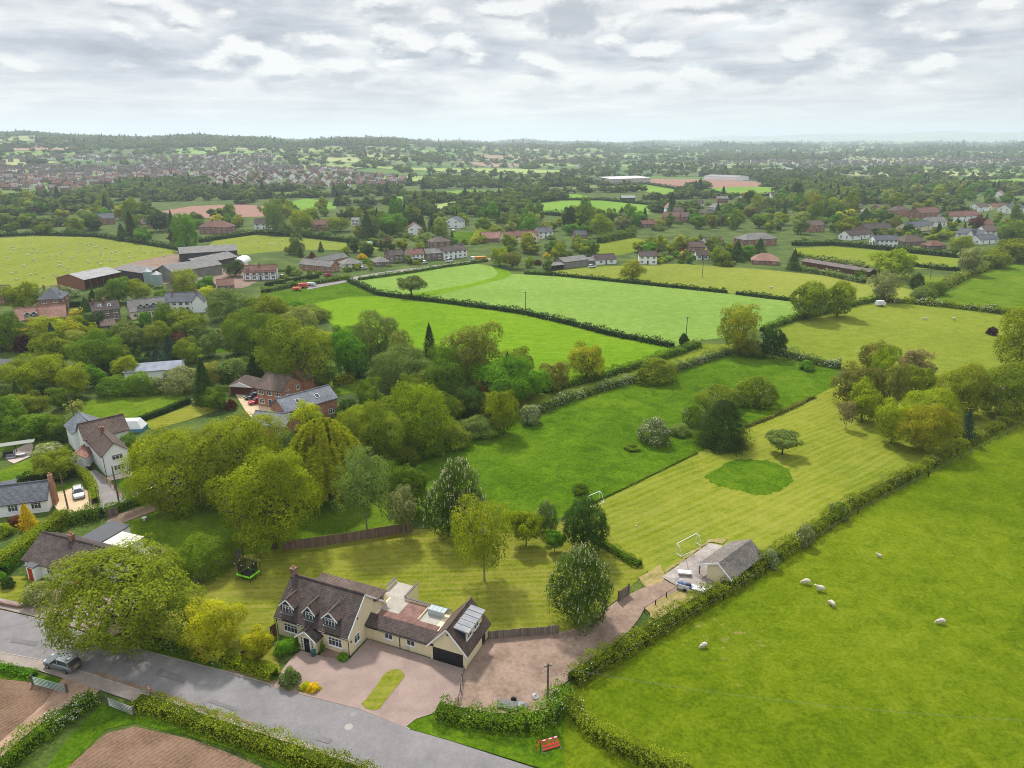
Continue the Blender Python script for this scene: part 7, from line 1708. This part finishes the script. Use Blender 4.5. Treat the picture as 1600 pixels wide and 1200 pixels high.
    R = empty('greenhouse', G(187, 680), math.radians(0), 'small glass greenhouse beside the white tent', 'greenhouse'); m = MB(); gable_walls(m, -1.4, 1.4, -1.2, 1.2, 1.5, 2.2, 'y'); gm, t = newmat('pale_glass'); finish(gm, t, (.40, .45, .46), .15, spec=.6); m.build('glazing', gm, R)
    R = empty('pergola', G(25, 709), math.radians(25), 'long flat pergola with grey boards over the patio', 'pergola'); m = MB(); m.box(-3.2, 3.6, -1, 1, 2.25, 2.33)
    m.build('roof', flat('grey_green_boards', (.22, .24, .21), .8), R)
    for x in (-3, 0, 3.4):
        for y in (-.9, .9): p = MB(); p.box(x - .06, x + .06, y - .06, y + .06, 0, 2.25); p.build('post', POLEW, R)
    for i, (p, lab, col) in enumerate([((13, 713), 'dark curved garden sofa on the patio', (.03, .03, .04)), ((18, 717), 'grey garden sofa nearer the lawn', (.15, .15, .17))]):
        R = empty('garden_sofa', G(*p), math.radians(20), lab, 'sofa'); mt = flat('rattan%d' % i, col, .8); m = MB(); m.box(-.9, .9, -.4, .4, .1, .42); m.build('seat', mt, R); m = MB(); m.box(-.9, .9, .25, .42, .425, .85); m.build('backrest', mt, R)
    R = empty('garden_table', G(33, 714), math.radians(20), 'pale patio table in the middle of the paving', 'table'); m = MB(); m.box(-.8, .8, -.45, .45, .68, .73); m.build('tabletop', pl, R)
    for x in (-.7, .7): l = MB(); l.box(x - .05, x + .05, -.3, .3, 0, .68); l.build('leg', STEEL, R)
    # things behind the logo, by the gravel drive
    R = empty('trailer', G(800, 1106), math.radians(-12), 'low grey flat trailer parked behind the flowering hedge', 'trailer'); m = MB(); m.box(-1.7, 1.7, -.6, .6, .35, .42); m.build('bed', flat('dull_bed', (.12, .12, .13), .7), R); m = MB(); m.box(.7, 1.3, -.4, .4, .422, .75); m.build('load', GREYP, R)
    for s in (-1, 1): t = MB(); t.tube([(0, s * .85, .33), (0, s * 1.03, .33)], .33, 0, 12); t.build('wheel', TYRE, R)
    R = empty('rubble_bag', G(836, 1091), 0, 'crumpled white builders bag on the gravel', 'bag'); m = MB(); m.tube([(0, 0, 0), (.03, .02, .22), (-.03, .05, .42), (.10, -.03, .55)], [.36, .42, .30, .12], 0, 7); m.build('sack', flat('dirty_white_sack', (.50, .50, .48), .9, 0, .4), R)
    R = empty('bird_bath', G(226, 813), 0, 'small white round ornament on the lawn edge', 'ornament'); m = MB(); m.tube([(0, 0, 0), (0, 0, .4), (0, 0, .5), (0, 0, .55)], [.2, .12, .4, .42], 0, 12); m.build('bowl', WHITE, R)
    R = empty('wheelie_bin', G(140, 735), 0, 'black wheelie bin between garage and white house', 'bin'); m = MB(); m.prism([(-.28, 0), (.28, 0), (.34, 1.0), (-.34, 1.0)], 'y', -.35, .35); m.build('tub', BLACK, R); m = MB(); m.box(-.36, .36, -.38, .38, 1.002, 1.07); m.build('lid', flat('bin_lid', (.04, .05, .05), .5), R)
    R = empty('roadside_box', G(456, 1172) + Vector((0, 0, .13)), math.radians(-20), 'small pale green utility lid on the footway', 'cover'); m = MB(); m.box(-.4, .4, -.25, .25, 0, .06); m.build('lid', flat('pale_green', (.40, .48, .44), .7), R)
oddments()
# ------------------------------------------------------------------ mid-distance trees filling the villages
def lmname(p):
    best, bd = None, 1e9
    for a, b, d, lm in HOUSES:
        if lm:
            q = PIX(((a.x + b.x) / 2, (a.y + b.y) / 2, 0)); dd = math.hypot(q[0] - p[0], (q[1] - p[1]) * 2)
            if dd < bd: bd, best = dd, (lm, q)
    return best
HP = []
for a, b, d, lm in HOUSES:
    n = Vector((-(b - a).y, (b - a).x, 0)).normalized(); HP.append(((a + b) / 2 + n * d / 2, max((b - a).length, d) / 2 * 1.05))
ZONES = [  # polygon in pixels, number, size range (crown width m), kinds
 ([(0, 330), (130, 350), (300, 372), (310, 345), (240, 330), (120, 318), (0, 315)], 34, (9, 17)),
 ([(0, 352), (0, 366), (140, 369), (150, 352)], 10, (10, 15)),
 ([(300, 385), (330, 368), (480, 366), (600, 380), (640, 370), (640, 345), (520, 330), (400, 335), (340, 345)], 36, (8, 15)),
 ([(560, 375), (800, 375), (880, 365), (880, 345), (700, 335), (560, 345)], 44, (8, 14)),
 ([(420, 405), (620, 400), (720, 388), (720, 375), (600, 390), (460, 392)], 16, (5, 9)),
 ([(780, 385), (900, 385), (930, 398), (960, 402), (900, 412), (800, 398)], 18, (6, 10)),
 ([(880, 370), (1000, 362), (1160, 355), (1160, 330), (1000, 345), (880, 350)], 44, (8, 14)),
 ([(1010, 385), (1090, 380), (1160, 392), (1180, 408), (1100, 418), (1020, 402), (960, 396)], 34, (5, 10)),
 ([(1100, 358), (1320, 372), (1350, 350), (1300, 318), (1180, 312), (1130, 335)], 60, (9, 16)),
 ([(1300, 395), (1310, 375), (1460, 376), (1560, 385), (1600, 370), (1600, 345), (1320, 345)], 60, (4, 9)),
 ([(1200, 330), (1600, 335), (1600, 300), (1400, 290), (1200, 292)], 48, (10, 18)),
 ([(380, 505), (440, 470), (480, 520), (560, 530), (640, 560), (540, 570), (420, 560)], 20, (6, 11)),
 ([(0, 545), (100, 525), (240, 530), (300, 520), (380, 500), (400, 560), (330, 560), (240, 600), (60, 560)], 26, (5, 9)),
 ([(0, 610), (50, 600), (110, 612), (110, 650), (60, 660), (0, 655)], 12, (5, 8)),
 ([(230, 625), (350, 600), (430, 560), (580, 585), (560, 596), (480, 606), (460, 590), (400, 600)], 16, (4, 8)),
 ([(600, 600), (760, 610), (790, 640), (740, 655), (660, 660)], 20, (5, 9)),
 ([(590, 540), (690, 520), (850, 560), (860, 610), (800, 640), (600, 600)], 22, (5, 9)),
 ([(540, 690), (640, 720), (660, 780), (600, 800), (540, 740)], 6, (4, 7)),
 ([(205, 745), (280, 800), (370, 790), (480, 790), (480, 760), (300, 730)], 10, (4, 7)),
 ([(1230, 440), (1300, 428), (1420, 440), (1400, 445)], 3, (4, 6)),
 ([(1310, 392), (1330, 372), (1600, 386), (1600, 366), (1330, 352)], 34, (3, 6), 1),
 ([(390, 440), (560, 424), (740, 404), (740, 396), (560, 412), (400, 425)], 26, (2.5, 5), 1),
 ([(560, 380), (800, 384), (880, 376), (860, 366), (600, 368)], 24, (4, 7), 1),
 ([(1010, 352), (1100, 352), (1120, 340), (1040, 336)], 14, (4, 7), 1),
 ([(1020, 415), (1180, 420), (1180, 404), (1060, 398)], 18, (3, 6), 1),
 ([(0, 520), (120, 512), (320, 492), (330, 500), (200, 522), (60, 530)], 22, (3, 5.5), 1),
 ([(400, 362), (520, 366), (500, 372), (400, 366)], 10, (4, 7), 1),
]
rz_ = random.Random(77); auto = []
HEDGEPX = [p for h_ in HD for p in h_[1]]
for zi, (poly, cnt, (s0, s1), *low_) in enumerate(ZONES):
    xs = [p[0] for p in poly]; ys = [p[1] for p in poly]; k = 0; tries = 0
    while k < cnt and tries < 3000:
        tries += 1; x, y = rz_.uniform(min(xs), max(xs)), rz_.uniform(min(ys), max(ys))
        if not inpoly(x, y, poly) or any(inpoly(x, y, e) for e in EXCL): continue
        g = G(x, y); W_ = rz_.uniform(s0, s1)
        if any((g - c).length < r + W_ * .32 for c, r in HP): continue
        # do not hide a house standing just behind
        bad = False
        for c, r in HP:
            if abs(math.atan2(c.x, c.y) - math.atan2(g.x, g.y)) < (r * .8 + W_ * .3) / g.length and 0 < c.length - g.length < 26: bad = True; break
        if bad and not low_ and rz_.random() < .8: continue
        if any((g - q).length < (W_ + w2) * .30 for q, w2 in auto): continue
        auto.append((g, W_))
        kind = rz_.choices(['round', 'oak', 'tall', 'dome', 'cone', 'open'], [38, 27, 10, 10, 9, 6])[0]
        if low_: kind = rz_.choice(['dome', 'dome', 'round', 'hawthorn'])
        if kind == 'cone': W_ *= .6; col = rz_.choice(['dark', 'yew', 'dark', 'blue'])
        else: col = rz_.choices(['mid', 'yg', 'olive', 'bright', 'grey', 'dark', 'pale', 'ochre', 'brown', 'copper', 'lime'], [28, 18, 14, 10, 13, 8, 5, 3, 1, 1, 2])[0]
        zc = g.y * CP + CH * SP; H_ = W_ * {'round': .95, 'oak': .85, 'tall': 1.5, 'dome': .6, 'hawthorn': .7, 'cone': 2.0, 'open': 1.1}[kind] * rz_.uniform(.85, 1.15)
        ty = PIX((g.x, g.y, H_))[1]
        tree(x, y, ty, W_ * FPX / zc, kind, col, None, 0); k += 1
# labels for the scattered trees
from collections import defaultdict
gro = defaultdict(list)
for t in TREES:
    if t[6] is None:
        lm, q = lmname((t[1], t[2])); dx, dy = t[1] - q[0], t[2] - q[1]
        rel = 'left of' if dx < -30 else ('right of' if dx > 30 else ('behind' if dy < 0 else 'in front of'))
        sz = 'small' if t[3] < 14 else ('large' if t[3] > 26 else 'medium')
        gro[f"{sz} {COLS[t[5]][1]} {NAMES[t[4]][2]} {NAMES[t[4]][1]} {rel} {lm}"].append(t)
ORD = ['leftmost', 'second from left', 'third from left', 'fourth from left', 'fifth from left', 'sixth from left', 'seventh from left']
for lab, ts in gro.items():
    if len(ts) == 1: ts[0][0]['label'] = lab; continue
    ts.sort(key=lambda t: t[1])
    for i, t in enumerate(ts):
        t[0]['label'] = ('rightmost' if i == len(ts) - 1 else ORD[min(i, 6)]) + ' ' + lab
        t[0]['group'] = lab
for t in TREES:
    if 'group' not in t[0]: t[0]['group'] = {'conifer': 'conifers in the gardens', 'shrub': 'shrubs and bushes'}.get(NAMES[t[4]][1], 'trees around fields and gardens')

# ------------------------------------------------------------------ the far town
def town_mesh(i):
    r = random.Random(i); mb = MB(); w, d, e = r.uniform(7, 11.5), r.uniform(6.5, 8), r.uniform(4.2, 5.0); rr = e + r.uniform(2.2, 3.0)
    gable_walls(mb, -w/2, w/2, -d/2, d/2, e, rr, 'x', 0); gable_roof(mb, -w/2, w/2, -d/2, d/2, e, rr, 'x', .4, .3, .2, 1, False)
    n = int(w / 2.6)
    for z in (.9, 3.5):
        for k in range(n): x = -w/2 + w * (k + .5) / n; mb.box(x - .65, x + .65, -d/2 - .05, -d/2, z, z + 1.2, 2)
    cx = r.uniform(-.3, .3) * w; mb.box(cx - .5, cx + .5, -.35, .35, rr - .5, rr + 1.1, 3)
    wm = [BRICKB, WHITER, BRICK, BRICKB, CREAM2, BRICKO, WHITER, BRICKB][i % 8]; rm = [ROOF['brown'], ROOF['red'], ROOF['grey'], ROOF['red'], ROOF['pink'], ROOF['dark'], ROOF['brown'], ROOF['grey']][(i * 3 + 1) % 8]
    return mb, [wm, rm, GLASS, BRICK]
TM = [town_mesh(i) for i in range(16)]; TME = [m.mesh('town_house', mt) for m, mt in TM]
def solid(o): return o
TOWN = [  # polygon, spacing m, street angle, label, group
 ([(0, 300), (120, 303), (250, 300), (330, 297), (425, 297), (600, 294), (640, 283), (540, 266), (480, 262), (380, 254), (250, 258), (100, 262), (0, 262)], 15.5, 12, 'small house roof in the densely built town on the left', 'houses of the left hand town'),
 ([(0, 262), (100, 262), (250, 258), (380, 254), (440, 252), (420, 243), (300, 246), (160, 243), (0, 247)], 20, 12, None, None),
 ([(590, 276), (600, 272), (668, 272), (668, 277)], 22, 5, 'row house at the edge of the distant playing field', 'row by the distant playing field'),
 ([(640, 262), (900, 262), (1000, 255), (900, 249), (700, 250)], 45, 10, None, None),
 ([(520, 292), (640, 292), (640, 285), (540, 284)], 24, 8, None, None),
 ([(1110, 262), (1280, 266), (1450, 262), (1600, 262), (1600, 250), (1400, 249), (1200, 251), (1110, 255)], 24, -10, None, None),
 ([(1560, 300), (1600, 300), (1600, 318), (1550, 322)], 32, 30, 'small far house among trees at the right edge', 'far right edge houses'),
 ([(1480, 326), (1600, 322), (1600, 314), (1520, 316)], 36, 20, 'pale roofed house behind the far right village', 'houses behind the right village'),
 ([(1280, 302), (1300, 302), (1300, 296), (1280, 296)], 60, 20, 'reddish house glimpsed in the dark pine wood', 'houses in the pine wood'),
 ([(1085, 327), (1125, 322), (1130, 312), (1090, 316)], 26, -5, 'grey roofed house behind the centre hamlet', 'houses behind the hamlet'),
 ([(1140, 320), (1185, 316), (1185, 308), (1140, 312)], 30, 5, 'pale roof among trees right of the hamlet', 'roofs right of the hamlet'),
 ([(0, 356), (30, 356), (60, 352), (0, 350)], 30, 5, None, None),
 ([(1375, 356), (1400, 350), (1560, 352), (1600, 345), (1600, 336), (1400, 340)], 21, 12, 'small house between the right village gardens', 'small houses of the right village'),
 ([(575, 398), (720, 384), (740, 378), (600, 384)], 24, 20, 'small house behind the lane row', 'houses behind the lane row'),
 ([(1290, 352), (1345, 362), (1345, 352), (1300, 345)], 26, 5, 'small house half hidden left of the right village', 'hidden houses left of the right village'),
]
cand = []
rt = random.Random(9)
for poly, sp, ang, lab, grp in TOWN:
    P = [G(*p) for p in poly]; wx = [(p.x, p.y) for p in P]; x0, x1 = min(p[0] for p in wx), max(p[0] for p in wx); y0, y1 = min(p[1] for p in wx), max(p[1] for p in wx)
    y = y0; row = 0
    while y < y1:
        x = x0 + rt.uniform(0, sp)
        while x < x1:
            th = math.radians(ang + 14 * math.sin(x / 260.0) + 10 * math.sin(y / 200.0 + 2)); X = x; Y = y + 22 * math.sin(x / 190.0) + rt.uniform(-3, 3)
            gap = math.sin(x / 95.0 + 1) * math.sin(y / 130.0) + .3 * math.sin(x / 41.0)
            if lab and lab.startswith('small house') and any(math.hypot(X - c_.x, Y - c_.y) < r_ * .75 + 4 for c_, r_ in HP): x += 5; continue
            if inpoly(X, Y, wx) and rt.random() < .86 and gap < .62:
                cand.append((X, Y, th + (math.pi / 2 if (int(x / 240) + int(y / 260)) % 3 == 0 else 0), rt.randrange(16), lab, grp))
            x += sp * rt.uniform(.85, 1.25)
        y += sp * (1.35 if row % 2 else 2.3); row += 1
cand.sort(key=lambda c: math.hypot(c[0], c[1])); nind = 0
solo = [c for c in cand if c[4]][:285]; sset = set(map(id, solo)); rest = [c for c in cand if id(c) not in sset]
for X, Y, th, i, lab, grp in solo:
    o = link('town_house', TME[i], None, (X, Y, float(terrain(X, Y)) - .1), th)
    q = PIX((X, Y, 0))
    wn = ['brown brick', 'white', 'red brick', 'brown brick', 'cream', 'orange brick', 'white', 'brown brick'][i % 8]; rn = ['brown', 'red', 'grey', 'red', 'pink', 'dark', 'brown', 'grey'][(i * 3 + 1) % 8]
    where = ('far left' if q[0] < 120 else 'left' if q[0] < 240 else 'centre' if q[0] < 380 else 'right') + (' front' if q[1] > 293 else ' middle' if q[1] > 284 else ' back')
    lab2 = f'small {wn} house with {rn} roof in the {where} of the distant town' if lab.startswith('small house roof in') else (lab if lab.startswith('reddish') else f'{wn} house with {rn} roof, ' + lab.split(' ', 1)[1])
    tag(o, lab2, 'house', grp)
V_, F_, M_ = [], [], []; mats_all = []
for m, mt in TM:
    for q in mt:
        if q not in mats_all: mats_all.append(q)
for X, Y, th, i, lab, grp in rest:
    m, mt = TM[i]; c, s = math.cos(th), math.sin(th); z = float(terrain(X, Y)) - .2; b = len(V_)
    V_ += [(X + p[0] * c - p[1] * s, Y + p[0] * s + p[1] * c, p[2] + z) for p in m.v]; F_ += [tuple(b + k for k in f) for f in m.f]; M_ += [mats_all.index(mt[k]) for k in m.m]
fm = bpy.data.meshes.new('distant_houses'); fm.from_pydata(V_, [], F_)
for q in mats_all: fm.materials.append(q)
fm.polygons.foreach_set('material_index', M_); fm.update(); tag(link('distant_houses', fm), 'mass of tiny roofs of the far towns on the slopes', 'houses', kind='stuff')

# ------------------------------------------------------------------ far woods as scattered crowns
P1 = [(.048, .095, .020), (.085, .140, .024), (.062, .118, .022), (.085, .125, .024), (.11, .165, .024), (.042, .08, .024), (.08, .12, .035), (.135, .175, .03)]
def stuff_leaf(name, pal): return leaf_mat(name, True, [(i / len(pal), c) for i, c in enumerate(pal)])
def crown_variant(name, kind, mat, seed):
    rng = np.random.default_rng(seed); P, N, T = crown_points(rng, kind, 420, 14, 9.6, 9.0)
    return quads_mesh(name, P, N, (1.5 if kind != 'cone' else 1.6) * (.7 + .6 * rng.random(len(P))), mat, T, rng, .8)
def scatter(name, pts, src_mesh, label, cat):
    """pts: x, y, scale xy, scale z, rot. One stuff object: geometry nodes put the crown on every point"""
    n = len(pts); A = np.array(pts); me = bpy.data.meshes.new(name); me.vertices.add(n)
    z = terrain(A[:, 0], A[:, 1]) - .3; me.vertices.foreach_set('co', np.stack([A[:, 0], A[:, 1], z], 1).ravel().astype(np.float32))
    for nm, dat in (('scl', np.stack([A[:, 2], A[:, 2], A[:, 3]], 1)), ('rot', np.stack([0 * A[:, 4], 0 * A[:, 4], A[:, 4]], 1))):
        at = me.attributes.new(nm, 'FLOAT_VECTOR', 'POINT'); at.data.foreach_set('vector', dat.ravel().astype(np.float32))
    me.update(); o = link(name, me)
    src = link('far_crown', src_mesh, None, G(1700, 300)); src.parent = o; src.matrix_parent_inverse = Matrix.Identity(4)
    ng = bpy.data.node_groups.new(name, 'GeometryNodeTree'); ng.interface.new_socket('Geometry', in_out='INPUT', socket_type='NodeSocketGeometry'); ng.interface.new_socket('Geometry', in_out='OUTPUT', socket_type='NodeSocketGeometry')
    i = ng.nodes.new('NodeGroupInput'); u = ng.nodes.new('NodeGroupOutput'); s = ng.nodes.new('GeometryNodeInstanceOnPoints'); oi = ng.nodes.new('GeometryNodeObjectInfo'); oi.inputs[0].default_value = src; oi.transform_space = 'ORIGINAL'
    oi.inputs['As Instance'].default_value = True
    ns = ng.nodes.new('GeometryNodeInputNamedAttribute'); ns.data_type = 'FLOAT_VECTOR'; ns.inputs[0].default_value = 'scl'; nr = ng.nodes.new('GeometryNodeInputNamedAttribute'); nr.data_type = 'FLOAT_VECTOR'; nr.inputs[0].default_value = 'rot'
    L = ng.links; L.new(i.outputs[0], s.inputs['Points']); L.new(oi.outputs['Geometry'], s.inputs['Instance']); L.new(ns.outputs[0], s.inputs['Scale']); L.new(nr.outputs[0], s.inputs['Rotation']); L.new(s.outputs[0], u.inputs[0])
    md = o.modifiers.new('scatter', 'NODES'); md.node_group = ng
    return tag(o, label, cat, kind='stuff')
rg = np.random.default_rng(21)
EXW = [np.array([(G(*p).x, G(*p).y) for p in e]) for e in EXCL if min(q[1] for q in e) < 345]
def in_any(X, Y):
    bad = np.zeros(len(X), bool)
    for e in EXW:
        c = np.zeros(len(X), bool); j = len(e) - 1
        for i in range(len(e)):
            xi, yi = e[i]; xj, yj = e[j]
            if yi != yj: c ^= ((yi > Y) != (yj > Y)) & (X < (xj - xi) * (Y - yi) / (yj - yi) + xi)
            j = i
        bad |= c
    return bad
def nval(X, Y, s, ph):
    return (np.sin(X / s + ph) * np.sin(Y / s * 1.13 + ph * 2) + .6 * np.sin(X / s * 2.3 + Y / s * .7 + ph * 3) + .4 * np.sin(Y / s * 3.1 - X / s * 1.7 + ph))
def field_pts(n, r0, r1, a0, a1, thr, s=150):
    az = np.radians(rg.uniform(a0, a1, n)); r = np.sqrt(rg.uniform(r0 ** 2, r1 ** 2, n)); X, Y = r * np.sin(az), r * np.cos(az)
    # woods and hedge lines
    wood = nval(X, Y, s, 1.3) > thr
    gx = (X * .93 + Y * .36 + 30 * np.sin(Y / 210)) / 165; gy = (Y * .93 - X * .36 + 30 * np.sin(X / 190)) / 120
    line = (np.abs(gx - np.round(gx)) < .028) | (np.abs(gy - np.round(gy)) < .035)
    k = (wood | (line & (rg.random(n) < .75))) & ~in_any(X, Y); return X[k], Y[k]
far_pts = []
for (n, r0, r1, a0, a1, thr, s) in ((24000, 640, 1250, -40, 40, .45, 140), (24000, 1250, 2300, -39, 39, 1.0, 190), (14000, 2300, 4300, -38, -8, .15, 330), (18000, 2300, 4300, -8, 38, .85, 330), (18000, 4300, 9000, -38, 38, .8, 600)):
    X, Y = field_pts(n, r0, r1, a0, a1, thr, s); sz = rg.uniform(.85, 1.6, len(X)) * (1 if r0 < 1200 else 1.1 if r0 < 2000 else 1.5 if r0 < 4000 else 2.6)
    far_pts.append(np.stack([X, Y, sz * 1.15, sz * rg.uniform(.6, .95, len(X)), rg.uniform(0, 6.28, len(X))], 1))
A = np.concatenate(far_pts)
# keep town areas partly clear, and keep off individual houses and trees
px = 800 + FPX * A[:, 0] / (A[:, 1] * CP + CH * SP)
C2 = np.array([(c[0], c[1]) for c in cand]); 
def near_any(A, C, rad):
    cell = rad; S = set((int(x // cell), int(y // cell)) for x, y in C); return np.array([any((int(x // cell) + i, int(y // cell) + j) in S for i in (-1, 0, 1) for j in (-1, 0, 1)) for x, y in A[:, :2]])
A = A[~near_any(A, C2, 22.0)]
A = A[~near_any(A, np.array([(c.x, c.y) for c, r in HP]), 14.0)]
# garden trees inside the towns
tw = []
for c in cand:
    for q in range(2):
        if rt.random() < (.42 if q == 0 else .2): tw.append((c[0] + rt.uniform(-16, 16), c[1] + rt.uniform(9, 24) * rt.choice((-1, 1)), rt.uniform(.45, 1.0), rt.uniform(.45, 1.0), rt.uniform(0, 6)))
A = np.concatenate([A, np.array(tw)])
ty_ = rg.random(len(A)); 
M1 = stuff_leaf('far_leaves', P1); M2 = stuff_leaf('far_conifer_leaves', [(.02, .042, .014), (.028, .052, .018), (.022, .045, .024), (.035, .06, .02)])
P1b = [(.05, .09, .02), (.08, .11, .03), (.11, .14, .03), (.09, .14, .02)]; M3 = stuff_leaf('far_light_leaves', P1b)
scatter('distant_trees', A[ty_ < .55].tolist(), crown_variant('far_crown', 'round', M1, 3), 'far woods and hedgerow trees spreading to the horizon', 'woodland')
scatter('distant_woodland', A[(ty_ >= .55) & (ty_ < .95)].tolist(), crown_variant('far_crown', 'oak', M3, 4), 'lighter far woodland crowns mixed between the fields', 'woodland')
B = A[ty_ >= .95].copy(); B[:, 2] *= .62; B[:, 3] *= 1.3
scatter('distant_conifers', B.tolist(), crown_variant('far_crown', 'cone', M2, 5), 'dark far conifers mixed into the woods', 'woodland')

# ------------------------------------------------------------------ haze
hm_ = bpy.data.materials.new('haze'); hm_.use_nodes = True; t = NT(hm_.node_tree); t.n.clear()
pv = t.add('ShaderNodeVolumePrincipled', ins={'Color': (.77, .865, 1.0, 1), 'Density': 0.00013, 'Anisotropy': .25}); t.l.new(pv.outputs[0], t.add('ShaderNodeOutputMaterial').inputs['Volume'])
mb = MB(); mb.box(-46500, 46500, -46500, 46500, -12, 330); hz_ = mb.build('haze', hm_); tag(hz_, 'thin blue haze over the whole countryside', 'haze', kind='stuff')
